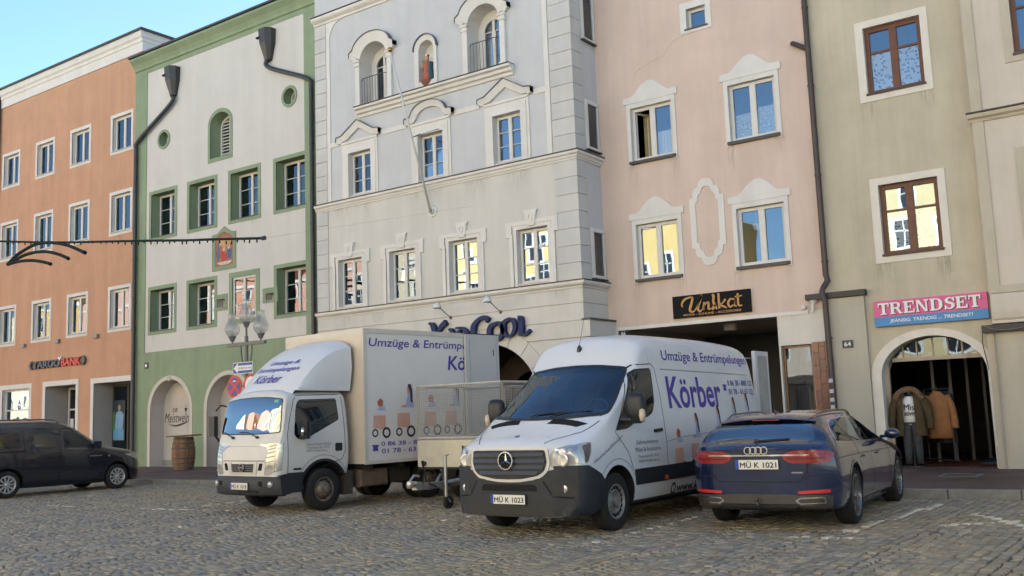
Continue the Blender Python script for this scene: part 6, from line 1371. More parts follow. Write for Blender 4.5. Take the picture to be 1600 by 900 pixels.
# ================================================================== WHITE PANEL VAN
VWHITE = M('van_white_paint', (.60, .605, .615), .30, .5, var=.05, vscale=1.5, coat=.5)
def van():
    root = thing('panel_van', (-7.215, 10.93, 0), 'white panel van with violet lettering parked nose to the camera in the middle', 'van', None, R(-90))
    P = lambda zb, a, b, c, d, e, f, g, h: [(0,zb),(.8,zb),a,b,c,d,e,f,g,h]
    K = [
     (1.00, [(0,.25),(.72,.25),(.86,.33),(.90,.56),(.91,.80),(.88,.95),(.80,1.02),(.5,1.06),(0,1.075)]),
     (.95, [(0,.245),(.78,.245),(.92,.34),(.955,.58),(.955,.85),(.92,1.0),(.82,1.08),(.5,1.12),(0,1.135)]),
     (.72, [(0,.245),(.82,.245),(.945,.35),(.975,.60),(.972,.90),(.945,1.06),(.86,1.16),(.5,1.215),(0,1.23)]),
     (.42, [(0,.28),(.84,.28),(.95,.40),(.98,.62),(.975,.95),(.95,1.13),(.88,1.27),(.5,1.345),(0,1.36)]),
     (.28, [(0,.28),(.84,.28),(.95,.40),(.98,.62),(.975,1.0),(.945,1.2),(.875,1.34),(.5,1.42),(0,1.44)]),
     (-.02, [(0,.28),(.84,.28),(.95,.40),(.98,.62),(.972,1.05),(.93,1.38),(.875,1.53),(.5,1.63),(0,1.655)]),
     (-.40, [(0,.28),(.84,.28),(.95,.40),(.98,.62),(.97,1.1),(.905,1.62),(.84,1.82),(.5,1.89),(0,1.91)]),
     (-.70, [(0,.28),(.84,.28),(.95,.40),(.98,.62),(.97,1.1),(.89,1.78),(.82,2.05),(.5,2.11),(0,2.125)]),
     (-.82, [(0,.28),(.84,.28),(.95,.40),(.98,.62),(.97,1.1),(.885,1.85),(.82,2.2),(.5,2.27),(0,2.285)]),
     (-1.05, [(0,.28),(.84,.28),(.95,.40),(.98,.62),(.97,1.12),(.882,1.92),(.815,2.36),(.52,2.47),(0,2.50)]),
     (-1.5, [(0,.28),(.84,.28),(.95,.40),(.98,.62),(.97,1.14),(.88,1.98),(.81,2.42),(.52,2.545),(0,2.575)]),
     (-3.0, [(0,.28),(.84,.28),(.95,.40),(.98,.62),(.97,1.14),(.88,1.98),(.81,2.43),(.52,2.555),(0,2.585)]),
     (-4.5, [(0,.30),(.84,.30),(.95,.40),(.98,.62),(.97,1.14),(.87,1.98),(.77,2.40),(.5,2.52),(0,2.55)]),
     (-4.92, [(0,.34),(.82,.34),(.92,.42),(.955,.62),(.945,1.14),(.84,1.95),(.73,2.33),(.46,2.44),(0,2.46)]),
     (-4.97, [(0,.4),(.78,.4),(.86,.46),(.9,.64),(.89,1.14),(.79,1.93),(.68,2.27),(.4,2.36),(0,2.38)])]
    def bow(V):
        w = np.clip((V[:,0]-.0)/.9, 0, 1); V[:,0] -= w*(.05*(V[:,1]/.95)**2+.17*np.abs(V[:,1]/.95)**5)
        w2 = np.clip((V[:,2]-1.35)/.3, 0, 1)*np.clip((V[:,0]+1.3)/.6, 0, 1)*np.clip(1-V[:,0]/.6, 0, 1); V[:,0] -= w2*.10*(V[:,1]/.85)**2
        return V
    V, F = loft_body(K, .05, 4, bow); sf = Surf(V, F); me = mesh_from(V, F, [VWHITE, BLACK_PL])
    WB = -3.62; cuts = [cyl_y(x, .37, .445, s*.52, s*1.3) for x in (0, WB) for s in (-1, 1)]
    ws = rnd([(-.885,1.455),(-.45,1.425),(0,1.415),(.45,1.425),(.885,1.455),(.825,1.75),(.752,2.06),(.35,2.105),(0,2.115),(-.35,2.105),(-.752,2.06),(-.825,1.75)], .05)
    S = lambda xm, z: xm-1.87*max(0, .97-float(np.interp(z, [1.1,1.5,2.0,2.4], [.968,.925,.878,.79])))
    swp = rnd([(S(a, b), b) for a, b in [(-.01,1.25),(-.20,1.47),(-.40,1.78),(-.52,1.97),(-.62,2.03),(-1.00,2.05),(-1.04,1.95),(-1.07,1.60),(-1.0,1.46),(-.88,1.41),(-.6,1.37),(-.3,1.27)]], .04)
    cb = MB(); n_ = len(ws); pp_ = [(y*.985, 1.76+(z-1.76)*.985) for y, z in ws]
    cb.add([(-1.75, y, z) for y, z in pp_]+[(1.2, y, z) for y, z in pp_], [tuple(range(n_)), tuple(range(2*n_-1, n_-1, -1))]+[(k, (k+1) % n_, n_+(k+1) % n_, n_+k) for k in range(n_)]); cuts.append(cb)
    for s in (-1, 1):
        cb = MB(); cx_, cz_ = np.mean([q[0] for q in swp]), np.mean([q[1] for q in swp]); cb.prism([(cx_+(x-cx_)*.98, cz_+(z-cz_)*.98) for x, z in swp], min(s*.55, s*1.3), max(s*.55, s*1.3)); cuts.append(cb)
    me = bool_cut(me, cuts, BLACK_PL); body = link('body', me, root, True, angle=38)
    SEAT = M('seat_cloth', (.05,.055,.065), .9, .2, var=.3, vscale=20)
    for y in (.48, -.2, -.56):
        c = MB(); c.bbox(-.22, .22, 0, .16, 1.2, 1.78, .05); c.v = [(-1.15-v[1]-.12*(v[2]-1.2), y+v[0], v[2]) for v in c.v]; c.obj('seat_back', SEAT, root, world=False)
        c = MB(); c.bbox(-.11, .11, 0, .1, 1.80, 1.98, .03); c.v = [(-1.24-v[1], y+v[0], v[2]) for v in c.v]; c.tube([(-1.28,y-.05,1.74),(-1.28,y-.05,1.84)], .008, 5); c.tube([(-1.28,y+.05,1.74),(-1.28,y+.05,1.84)], .008, 5); c.obj('headrest', SEAT, root, world=False)
    c = MB(); c.ring([(.19*math.cos(a), .19*math.sin(a)) for a in np.linspace(0, 2*PI, 25)[:-1]], [(.165*math.cos(a), .165*math.sin(a)) for a in np.linspace(0, 2*PI, 25)[:-1]], -.012, .012); c.box(-.17, .17, -.008, .008, -.02, .02); c.box(-.02, .02, -.008, .008, -.17, .0); c.v = [(-.42-v[1]-v[2]*.5, .45+v[0], 1.5+v[2]*.86-v[1]*.5) for v in c.v]; c.obj('steering_wheel', M('wheel_grey', (.07,.07,.075), .6), root, world=False)
    c = MB(); c.box(-.35, .12, -.84, .84, 1.40, 1.445); c.obj('dashboard', M('dash_grey', (.045,.047,.05), .7), root, world=False)
    c = MB(); c.box(-.28, -.1, -.5, -.22, 1.446, 1.449); c.obj('paper', M('paper', (.6,.6,.58), .8), root, world=False)
    VG = glass_mat('van_glass', .085, (.50,.66,.80), 0)
    for x in (0, WB):
        for s in (-1, 1): wheel(root, x, s*.945, .36, .225, .215, 'steel')
    # windscreen and side glass
    patch(sf, root, 'windscreen', ws, 'X', 1, VG, off=.005, thick=0, res=.06)
    ribbon(sf, root, 'windscreen_seal', list(ws)+[ws[0], ws[1]], 'X', 1, .035, BLACK_PL, off=.008)
    for s in (-1, 1):
        patch(sf, root, 'side_window', swp, 'Y', s, VG, off=.004, thick=0, res=.06); ribbon(sf, root, 'window_seal', list(swp)+[swp[0], swp[1]], 'Y', s, .025, BLACK_PL, off=.006)
        patch(sf, root, 'mirror_base', rnd([(S(-.02,1.26),1.26),(S(-.17,1.44),1.44),(S(-.30,1.55),1.55),(S(-.34,1.3),1.3)], .02), 'Y', s, BLACK_PL, off=.008, res=.05)
        ribbon(sf, root, 'window_divider', [(S(-.48,1.35), 1.35), (S(-.52,1.97), 1.97)], 'Y', s, .03, BLACK_PL, off=.007)
        # door gaps, rails, lower cladding
        dg_ = [(-.40,.74),(-.30,.95),(-.02,1.22),(S(-.17,1.47),1.47),(S(-.46,1.98),1.98),(S(-.6,2.10),2.10),(S(-1.02,2.12),2.12),(-1.33,2.06),(-1.38,1.7),(-1.39,1.04),(-1.38,.53),(-.46,.53)]
        ribbon(sf, root, 'door_gap', dg_, 'Y', s, .012, SEAM, off=.002)
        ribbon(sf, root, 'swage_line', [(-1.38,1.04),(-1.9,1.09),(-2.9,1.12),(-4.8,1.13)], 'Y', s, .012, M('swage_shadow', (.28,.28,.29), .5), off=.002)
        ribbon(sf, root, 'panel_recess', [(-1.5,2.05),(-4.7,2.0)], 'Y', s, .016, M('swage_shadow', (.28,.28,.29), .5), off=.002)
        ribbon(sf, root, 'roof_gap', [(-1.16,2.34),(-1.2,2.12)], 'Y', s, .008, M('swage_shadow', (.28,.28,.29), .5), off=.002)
        patch(sf, root, 'rubbing_strip', rnd([(-.46,.53),(-.43,.73),(-3.1,.735),(-3.1,.53)], .02), 'Y', s, PLAST, off=.012, res=.1)
        patch(sf, root, 'rubbing_strip', rnd([(-4.12,.53),(-4.15,.73),(-4.85,.735),(-4.85,.53)], .02), 'Y', s, PLAST, off=.012, res=.1)
        patch(sf, root, 'side_marker', rnd([(-1.27,.545),(-1.35,.545),(-1.35,.6),(-1.27,.6)], .015), 'Y', s, AMB, off=.018, res=.05)
        patch(sf, root, 'door_handle', rnd([(-1.05,1.18),(-1.27,1.19),(-1.27,1.235),(-1.05,1.225)], .02), 'Y', s, BLACK_PL, off=.03, res=.06)
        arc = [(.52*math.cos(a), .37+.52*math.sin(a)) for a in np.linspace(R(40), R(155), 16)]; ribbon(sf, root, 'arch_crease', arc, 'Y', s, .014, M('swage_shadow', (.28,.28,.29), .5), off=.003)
        # front lamps wrap the corner
        m_ = MB(); patch(sf, None, '', rnd([(s*.60,.835),(s*.60,1.0),(s*.66,1.06),(s*.80,1.10),(s*.90,1.09),(s*.90,.88),(s*.80,.84)], .03), 'X', 1, None, off=.008, res=.04, mb=m_)
        patch(sf, None, '', rnd([(.86,.86),(.86,1.085),(.66,1.12),(.54,1.125),(.60,1.0),(.70,.87)], .03), 'Y', s, None, off=.008, res=.04, mb=m_)
        hl = m_.obj('headlight', LENS, root, world=False, smooth=True, angle=40)
        c = MB(); p, n = sf.hit('X', 1, s*.74, .93)
        c.lathe([(.0,.012),(.06,.012),(.082,.016),(.088,.008)], (p.x+.005,p.y,p.z), axis='x', seg=20); c.obj('reflector', M('reflector_satin', (.5,.5,.5), .35, metal=.7), hl, world=False, smooth=True)
        patch(sf, hl, 'indicator', rnd([(s*.66,1.035),(s*.84,1.085),(s*.88,1.08),(s*.88,1.03),(s*.68,.99)], .015), 'X', 1, AMB if False else M('lens_blue', (.3,.36,.45), .1, .6, metal=.5), off=.011, res=.05, thick=0)
        patch(sf, hl, 'lamp_tail', rnd([(.74,.88),(.72,1.08),(.60,1.11),(.565,1.11),(.62,1.0),(.69,.9)], .02), 'Y', s, M('lens_dark', (.05,.055,.065), .15, .6, coat=1), off=.011, res=.05, thick=0)
        # fog lamp
        c = MB(); p, n = sf.hit('X', 1, s*.74, .585); c.lathe([(0,.02),(.045,.02),(.055,.014),(.058,-.05)], (p.x+.0,p.y,p.z), axis='x', seg=18); fo = c.obj('fog_lamp', LENS, root, world=False, smooth=True, angle=40)
        # mirror
        mr = MB(); secs = [(-.18,.10,.33),(-.155,.19,.42),(-.02,.24,.46),(.14,.23,.44),(.2,.18,.38),(.215,.1,.28)]; seg = 16; vs = []
        for zz, a, b_ in secs:
            for k in range(seg):
                an = 2*PI*k/seg; vs.append((-.30+.085*math.copysign(abs(math.cos(an))**.7, math.cos(an))*(a/.24), s*(1.12+.13*math.copysign(abs(math.sin(an))**.7, math.sin(an))*(a/.24)), 1.5+zz))
        nn = len(secs); mr.add(vs, [(i*seg+k, i*seg+(k+1) % seg, (i+1)*seg+(k+1) % seg, (i+1)*seg+k) for i in range(nn-1) for k in range(seg)]+[tuple(range(seg)), tuple(range((nn-1)*seg, nn*seg))])
        mr.tube([(-.22,s*.93,1.38),(-.26,s*1.04,1.37),(-.3,s*1.1,1.38)], .045, 8); mo = mr.obj('mirror', BLACK_PL, root, world=False, smooth=True, angle=60)
        c = MB(); c.lathe([(0,.09),(.035,.07),(.045,.0),(.03,-.07),(0,-.08)], (-.24,s*1.235,1.42), seg=10); c.obj('mirror_indicator', M('lens_cream', (.5,.42,.3), .2), mo, world=False, smooth=True)
    # bumper
    bp = MB(); top = [(.90,.86),(.70,.835),(.56,.80),(.50,.735),(.36,.69),(.16,.665),(0,.66)]; top = top+[(-a, b) for a, b in top[::-1][1:]]
    patch(sf, None, '', [(-.90,.272),(.90,.272)]+top, 'X', 1, None, off=.022, res=.05, mb=bp)
    for s in (-1, 1): patch(sf, None, '', [(.95,.27),(.95,.86),(.70,.855),(.55,.79),(.44,.735),(.37,.67),(.40,.27)], 'Y', s, None, off=.02, res=.05, mb=bp)
    bo = bp.obj('front_bumper', PLAST, root, world=False, smooth=True, angle=45)
    patch(sf, bo, 'air_intake', rnd([(-.42,.56),(.42,.56),(.40,.64),(-.40,.64)], .03), 'X', 1, DARK, off=.026, res=.06)
    patch(sf, bo, 'lower_lip', rnd([(-.88,.272),(.88,.272),(.88,.36),(.5,.385),(-.5,.385),(-.88,.36)], .02), 'X', 1, BLACK_PL, off=.027, res=.05)
    for s in (-1, 1): ribbon(sf, bo, 'bumper_crease', [(s*.5,.68),(s*.62,.50),(s*.9,.47)], 'X', 1, .02, DARK, off=.024); patch(sf, bo, 'lamp_recess', rnd([(s*.60,.50),(s*.64,.66),(s*.88,.66),(s*.88,.50)], .04), 'X', 1, BLACK_PL, off=.025, res=.05)
    # grille with frame, louvres and star
    go = [(-.54,1.055),(-.56,.90),(-.52,.80),(-.44,.745),(-.2,.705),(0,.70),(.2,.705),(.44,.745),(.52,.80),(.56,.90),(.54,1.055)]
    patch(sf, root, 'grille_frame', rnd([(-.575,1.07),(-.60,.90),(-.56,.79),(-.46,.715),(-.2,.675),(0,.67),(.2,.675),(.46,.715),(.56,.79),(.60,.90),(.575,1.07)], .03), 'X', 1, M('grille_frame_white', (.56,.54,.50), .35, .5), off=.024, res=.05)
    gp = patch(sf, root, 'grille', rnd(go, .03), 'X', 1, M('grille_black', (.012,.014,.018), .4, .4), off=.028, res=.05)
    for z, hw in ((1.0,.53),(.925,.54),(.85,.52),(.78,.44)):
        c = MB(); vs = []
        for k in range(13):
            y = -hw+2*hw*k/12; p, n = sf.hit('X', 1, y, z); vs += [(p.x+.05,y,z-.02),(p.x+.03,y,z+.022),(p.x+.03,y,z-.024)]
        c.add(vs, [(3*k,3*k+3,3*k+4,3*k+1) for k in range(12)]+[(3*k+2,3*k+5,3*k+3,3*k) for k in range(12)]); c.obj('louvre', M('grille_blade', (.05,.055,.065), .4, .5), gp, world=False)
    c = MB(); p, n = sf.hit('X', 1, 0, .93); X = p.x+.06
    c.lathe([(.098,-.012),(.112,-.012),(.116,0),(.112,.012),(.098,.012),(.094,0),(.098,-.012)], (X,0,.93), axis='x', seg=32)
    for a in (90, 210, 330):
        ca, sa = math.cos(R(a)), math.sin(R(a)); c.add([(X+.014,0,.93),(X,.018*-sa,.93+.018*ca),(X,.1*ca,.93+.1*sa),(X,.018*sa,.93-.018*ca)], [(0,1,2),(0,2,3)])
    c.obj('star_badge', CHROME, gp, world=False, smooth=False)
    c = MB(); c.lathe([(0,-.01),(.095,-.01)], (X-.004,0,.93), axis='x', seg=24); c.obj('badge_back', DARK, gp, world=False)
    patch(sf, root, 'bonnet_badge', rnd([(.76,-.03),(.76,.03),(.82,.03),(.82,-.03)], .02), 'Z', 1, M('badge_blue', (.03,.06,.2), .3), off=.005, res=.03)
    # bonnet gaps and vents
    for s in (-1, 1):
        ribbon(sf, root, 'bonnet_gap', [(.93,s*.50),(.78,s*.60),(.5,s*.78),(.2,s*.86)], 'Z', 1, .012, SEAM, off=.002)
        patch(sf, root, 'bonnet_vent', [(.32,s*.26),(.32,s*.76),(.44,s*.66),(.44,s*.22)], 'Z', 1, DARK, off=.004, res=.05)
        c = MB(); p, n = sf.hit('Z', 1, .3, s*.3)
        w0 = [(.26,s*.5 if s > 0 else -.05),(.2,.0 if s > 0 else -.5)]; 
        c.tube([tuple(sf.hit('Z', 1, .34, s*.15+.05)[0]+Vector((0,0,.03))), tuple(sf.hit('X', 1, s*.15+.1, 1.47)[0]+Vector((.02,0,.01))), tuple(sf.hit('X', 1, s*.15+.55, 1.5)[0]+Vector((.02,0,.01)))], .008, 5); c.obj('wiper', BLACK_PL, root, world=False)
    c = MB(); p, n = sf.hit('X', 1, -.05, 2.36); c.lathe([(0,-.03),(.04,-.03),(.035,.03),(.012,.07),(0,.07)], tuple(p), seg=10); c.tube([tuple(p+Vector((0,0,.06))), tuple(p+Vector((-.18,0,.5)))], .004, 4); c.obj('aerial', BLACK_PL, root, world=False)
    # dashboard glints behind the glass are left to the reflection; lettering
    D = -1
    sf_text(sf, root, 'Umzüge & Entrümpelungen', S(-1.33,2.25), -4.78, 2.135, 2.325, 'Y', 1, VIO, bold=.012)
    sf_text(sf, root, 'Körber', -1.62, -3.45, 1.49, 1.95, 'Y', 1, VIO, bold=.02)
    sf_text(sf, root, '0 86 38 - 888 122', -3.78, -4.82, 1.82, 1.91, 'Y', 1, VIO, bold=.012); sf_text(sf, root, '01 78 - 63 63 122', -3.78, -4.82, 1.68, 1.77, 'Y', 1, VIO, bold=.012)
    patch(sf, root, 'telephone_print', [(-3.58,1.74),(-3.70,1.74),(-3.69,1.80),(-3.72,1.84),(-3.56,1.84),(-3.59,1.80)], 'Y', 1, VIO, off=.004, thick=0, res=.1)
    sf_text(sf, root, 'Gebrauchtwaren', -.52, -1.14, 1.04, 1.10, 'Y', 1, VGR); sf_text(sf, root, 'Möbel & Accessoires', -.48, -1.2, .945, 1.005, 'Y', 1, VGR); sf_text(sf, root, 'Traunreuter Str. 10-12', -.55, -1.13, .865, .905, 'Y', 1, VGR); sf_text(sf, root, '84478 Waldkraiburg', -.56, -1.12, .795, .84, 'Y', 1, VGR)
    v, f = fit_text('Haushaltsauflösungen', 0, 1, 0, 1); c = MB(); c.add([(lambda h: h[0]+h[1]*.004)(sf.hit('Y', 1, .56-.74*u, .845+.30*u+.055*w)) for u, w in v], f); c.obj('lettering', VGR, root, world=False, kind='stuff')
    sf_text(sf, root, 'www.koerber', -1.66, -3.0, .34, .46, 'Y', 1, INK, bold=.02); 
    ring = [(-1.55+.075*math.cos(a), .4+.085*math.sin(a)) for a in [2*PI*k/16 for k in range(16)]]; patch(sf, root, 'print', ring, 'Y', 1, INK, off=.005, thick=0, res=.1); patch(sf, root, 'print', [(-1.55+.045*math.cos(a), .4+.05*math.sin(a)) for a in [2*PI*k/14 for k in range(14)]], 'Y', 1, VWHITE, off=.006, thick=0, res=.1)
    for k, (xx, zz, fg) in enumerate([(-1.62,.58,False),(-2.15,.62,True),(-2.95,.72,True),(-3.6,.84,True),(-4.15,.90,True)]): desk_print(sf, root, xx, zz, .78, D, 1, fig=fg)
    plate(root, 1.032, -.0, .405, 1, 'MÜ K 1023')
    # open rear door seen past the body, stay rod
    c = MB(); c.box(-5.70, -5.10, .80, .86, .5, 2.42); dr_ = c.obj('rear_door', VWHITE, root, world=False)
    c = MB(); c.box(-5.62, -5.2, .862, .866, .6, 2.34); c.obj('door_lining', M('door_lining', (.34,.33,.31), .6, var=.2), dr_, world=False)
    c = MB(); c.tube([(-4.9,.72,2.3),(-5.3,.8,2.3)], .012, 5); c.obj('door_stay', CHROME, root, world=False)
    c = MB(); c.box(-4.5, .3, -.7, .7, .21, .29); c.obj('underbody', BLACK_PL, root, world=False)
van()
# ================================================================== BOX TRUCK
TWHITE = M('truck_white_paint', (.58, .565, .53), .45, .35, var=.06, vscale=2, coat=.06)
def truck():
    root = thing('box_truck', (-13.457, 11.957, 0), 'white box truck with roof deflector parked nose to the camera at left', 'truck', None, R(-95.65))
    K = [(.985, [(0,.58),(.70,.58),(.79,.60),(.83,.66),(.84,.72),(.835,.77),(.80,.81),(.4,.82),(0,.825)]),
         (.968, [(0,.57),(.76,.57),(.86,.60),(.885,.70),(.885,.84),(.88,.93),(.845,.975),(.4,.99),(0,.995)]),
         (.925, [(0,.56),(.80,.56),(.89,.60),(.912,.74),(.912,.98),(.905,1.14),(.87,1.19),(.4,1.21),(0,1.215)]),
         (.882, [(0,.56),(.82,.56),(.90,.62),(.925,.78),(.925,1.05),(.915,1.27),(.88,1.335),(.4,1.355),(0,1.36)]),
         (.81, [(0,.55),(.84,.55),(.91,.62),(.935,.8),(.938,1.1),(.905,1.5),(.865,1.69),(.4,1.73),(0,1.735)]),
         (.748, [(0,.55),(.84,.55),(.91,.62),(.935,.8),(.94,1.15),(.89,1.65),(.835,1.89),(.4,1.94),(0,1.95)]),
         (.645, [(0,.55),(.84,.55),(.91,.62),(.935,.8),(.94,1.18),(.88,1.72),(.81,1.96),(.4,2.035),(0,2.04)]),
         (.10, [(0,.55),(.84,.55),(.91,.62),(.935,.8),(.94,1.2),(.88,1.72),(.80,1.97),(.4,2.08),(0,2.09)]),
         (-.50, [(0,.55),(.84,.55),(.91,.62),(.935,.8),(.94,1.2),(.88,1.72),(.80,1.97),(.4,2.08),(0,2.09)]),
         (-.56, [(0,.57),(.80,.57),(.88,.66),(.91,.8),(.915,1.2),(.855,1.7),(.77,1.94),(.4,2.04),(0,2.05)])]
    def bow(V):
        w = np.clip((V[:,0]-.35)/.6, 0, 1); V[:,0] -= w*(.04*(V[:,1]/.93)**2+.04*np.abs(V[:,1]/.93)**8); return V
    V, F = loft_body(K, .05, 4, bow); sf = Surf(V, F); me = mesh_from(V, F, [TWHITE, BLACK_PL])
    me = bool_cut(me, [cyl_y(0, .36, .50, s*.45, s*1.3) for s in (-1, 1)], BLACK_PL); link('cab', me, root, True, angle=38)
    for s in (-1, 1):
        wheel(root, 0, s*.955, .355, .20, .20, 'truck', rimm=M('rim_dirty', (.17,.14,.115), .6, .4, metal=.3, var=.4, vscale=8))
        wheel(root, -2.5, s*.94, .34, .2, .2, 'truck', rimm=M('rim_dirty', (.17,.14,.115), .6))
        wheel(root, -2.5, s*.70, .34, .2, .2, 'truck', rimm=M('rim_dirty', (.17,.14,.115), .6))
        # door
        patch(sf, root, 'side_window', rnd([(.53,1.22),(.60,1.30),(.54,1.70),(.50,1.83),(.44,1.88),(-.34,1.89),(-.36,1.52),(.40,1.2)], .04), 'Y', s, GL_DK, off=.004, res=.06)
        ribbon(sf, root, 'door_gap', [(.73,.67),(.73,1.30),(.68,1.52),(.56,1.88),(.48,1.95),(-.40,1.96),(-.46,1.9),(-.47,.98),(-.40,.84),(.34,.66),(.73,.67)], 'Y', s, .012, SEAM, off=.002)
        patch(sf, root, 'door_handle', rnd([(-.25,.98),(-.40,.98),(-.40,1.12),(-.25,1.12)], .03), 'Y', s, BLACK_PL, off=.01, res=.05)
        patch(sf, root, 'badge', [(.62,.71),(.46,.71),(.46,.745),(.62,.745)], 'Y', s, BLACK_PL, off=.004, res=.05, thick=0)
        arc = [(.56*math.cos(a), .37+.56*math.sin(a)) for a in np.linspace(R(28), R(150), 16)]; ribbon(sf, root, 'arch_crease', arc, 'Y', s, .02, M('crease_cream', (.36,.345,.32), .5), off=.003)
        c = MB()      # black wheel arch liner in front of / behind the wheel, side skirt
        a = np.linspace(R(10), R(150), 14); 
        for k in range(len(a)-1):
            c.add([(r_*math.cos(q), yy, .36+r_*math.sin(q)) for yy in (s*.70, s*.955) for r_ in (.47, .51) for q in (a[k], a[k+1])], [(0,1,3,2),(4,5,7,6),(2,3,7,6),(0,1,5,4)])
        c.obj('wheel_arch', PLAST, root, world=False)
        c = MB(); c.prism([(.42,.38),(.86,.32),(.90,.64),(.70,.67),(.36,.66),(.45,.52)], 0, .14); c.v = [(x, s*(.955-y_), z) for x, y_, z in c.v]; c.obj('side_skirt', PLAST, root, world=False)
        c = MB(); c.box(-.66, -.48, s*.72-.18, s*.72+.18, .22, .62); c.obj('mudguard', M('mud_rubber', (.06,.048,.04), .9, var=.4, vscale=7), root, world=False)
        # headlights
        m_ = MB(); patch(sf, None, '', rnd([(s*.60,.65),(s*.64,.85),(s*.70,1.10),(s*.84,1.165),(s*.85,.95),(s*.84,.70),(s*.74,.65)], .03), 'X', 1, None, off=.010, res=.04, mb=m_)
        patch(sf, None, '', rnd([(.95,.70),(.93,1.16),(.80,1.185),(.82,.95),(.84,.72)], .02), 'Y', s, None, off=.010, res=.04, mb=m_); hl = m_.obj('headlight', LENS, root, world=False, smooth=True, angle=40)
        for z in (.76, .85, .93, 1.0, 1.06, 1.11): ribbon(sf, hl, 'lens_rib', [(s*(.63+.28*max(0, z-.85)), z), (s*.84, z+.03)], 'X', 1, .016, M('lens_rib', (.16,.155,.15), .3, .5, metal=.3), off=.013)
        # mirrors on stalks
        c = MB(); c.tube([(.70,s*.88,1.22),(.78,s*1.02,1.20),(.82,s*1.08,1.3)] if s < 0 else [(.42,.9,1.26),(.47,1.08,1.3)], .022, 6); c.tube([(.60,s*.88,1.8),(.76,s*1.02,1.85),(.82,s*1.08,1.75)], .016, 6) if s < 0 else None
        mx = .80 if s < 0 else .44; c.bbox(-.09, .09, 0, .1, 1.30 if s < 0 else 1.22, 1.66 if s < 0 else 1.52, .03); c.v = [(v if i < len(c.v)-12 else (mx+v[1], s*1.10+v[0], v[2])) for i, v in enumerate(c.v)]; mo = c.obj('mirror', BLACK_PL, root, world=False)
        c = MB(); c.lathe([(0,.08),(.03,.06),(.034,0),(.03,-.06),(0,-.08)], (.56,s*1.12,1.34), seg=10); c.obj('side_repeater', CHROME, root, world=False, smooth=True) if s > 0 else None
    ws = rnd([(-.855,1.35),(-.4,1.335),(0,1.33),(.4,1.335),(.855,1.35),(.84,1.55),(.795,1.89),(.4,1.925),(0,1.935),(-.4,1.925),(-.795,1.89),(-.84,1.55)], .05)
    patch(sf, root, 'windscreen_seal', [(a*1.025, (b-1.63)*1.06+1.63) for a, b in ws], 'X', 1, BLACK_PL, off=.003, res=.06)
    patch(sf, root, 'windscreen', ws, 'X', 1, glass_mat('truck_screen', .30, body=(.01,.012,.015), wob=.0), off=.006, res=.06)
    patch(sf, root, 'sticker', [(.62,1.84),(.73,1.84),(.73,1.885),(.62,1.885)], 'X', 1, M('sticker_green', (.15,.4,.35), .5), off=.009, thick=0, res=.1)
    for y in (-.42, .30):
        c = MB(); p0 = sf.hit('X', 1, y+.05, 1.27)[0]+Vector((.02,0,0)); p1 = sf.hit('X', 1, y-.3, 1.36)[0]+Vector((.02,0,0)); p2 = sf.hit('X', 1, y-.5, 1.36)[0]+Vector((.02,0,0)); c.tube([tuple(p0), tuple(p1), tuple(p2)], .010, 5); c.lathe([(0,.04),(.02,.03),(.02,-.02)], tuple(p0), axis='x', seg=8); c.obj('wiper', BLACK_PL, root, world=False)
    # face: bonnet seams, grille, bumper
    CG = M('crease_cream', (.36,.345,.32), .5)
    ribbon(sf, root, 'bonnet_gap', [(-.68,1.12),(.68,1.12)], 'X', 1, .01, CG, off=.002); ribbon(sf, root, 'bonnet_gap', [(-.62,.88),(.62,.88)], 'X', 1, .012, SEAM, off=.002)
    gr = patch(sf, root, 'grille', rnd([(-.30,.69),(-.33,.83),(.33,.83),(.30,.69)], .02), 'X', 1, M('grille_mesh', (.015,.015,.016), .5), off=.004, res=.06)
    patch(sf, root, 'grille_frame', rnd([(-.40,.655),(-.42,.86),(-.34,.86),(-.31,.68),(.31,.68),(.34,.86),(.42,.86),(.40,.655)], .01), 'X', 1, M('frame_silver', (.46,.45,.42), .4, metal=.3), off=.012, res=.05)
    for z in (.725, .76, .795): ribbon(sf, gr, 'grille_bar', [(-.31,z),(.31,z)], 'X', 1, .008, M('bar_grey', (.09,.09,.09), .4), off=.01)
    for s in (-1, 1): patch(sf, root, 'air_inlet', rnd([(s*.44,.72),(s*.48,.84),(s*.56,.84),(s*.53,.72)], .02), 'X', 1, DARK, off=.006, res=.05)
    c = MB(); p = sf.hit('X', 1, 0, .77)[0]; X = p.x+.02
    c.lathe([(.055,-.01),(.07,-.01),(.074,.0),(.07,.01),(.055,.01),(.052,0),(.055,-.01)], (X,0,.77), axis='x', seg=28); c.box(X-.008, X+.012, -.085, .085, .757, .783); c.obj('round_badge', CHROME, gr, world=False)
    b = MB(); sec = [(.95,.30),(1.03,.33),(1.05,.42),(1.05,.56),(1.02,.62),(.93,.64)]; ys = np.linspace(-.94, .94, 25); vs = []
    for y in ys:
        dx = -.05*(y/.9)**2-.12*abs(y/.94)**8
        for x, z in sec: vs.append((x+dx, y, z))
    n = len(sec); b.add(vs, [(i*n+k, i*n+k+1, (i+1)*n+k+1, (i+1)*n+k) for i in range(24) for k in range(n-1)]+[tuple(range(n)), tuple(range(24*n, 25*n))])
    for s in (-1, 1): b.add([(.83,s*.95,.32),(.70,s*.955,.33),(.70,s*.955,.64),(.83,s*.95,.64),(.8,s*.7,.32),(.8,s*.7,.64)], [(0,1,2,3),(0,3,5,4)])
    bo = b.obj('front_bumper', PLAST, root, world=False, smooth=True, angle=40)
    for y0, y1, z0, z1 in ((-.64,-.42,.47,.55),(.42,.62,.47,.55),(-.05,.5,.36,.40)):
        c = MB(); c.box(1.03, 1.056-.05*(max(abs(y0), abs(y1))/.9)**2, y0, y1, z0, z1); c.obj('bumper_slot', DARK, bo, world=False)
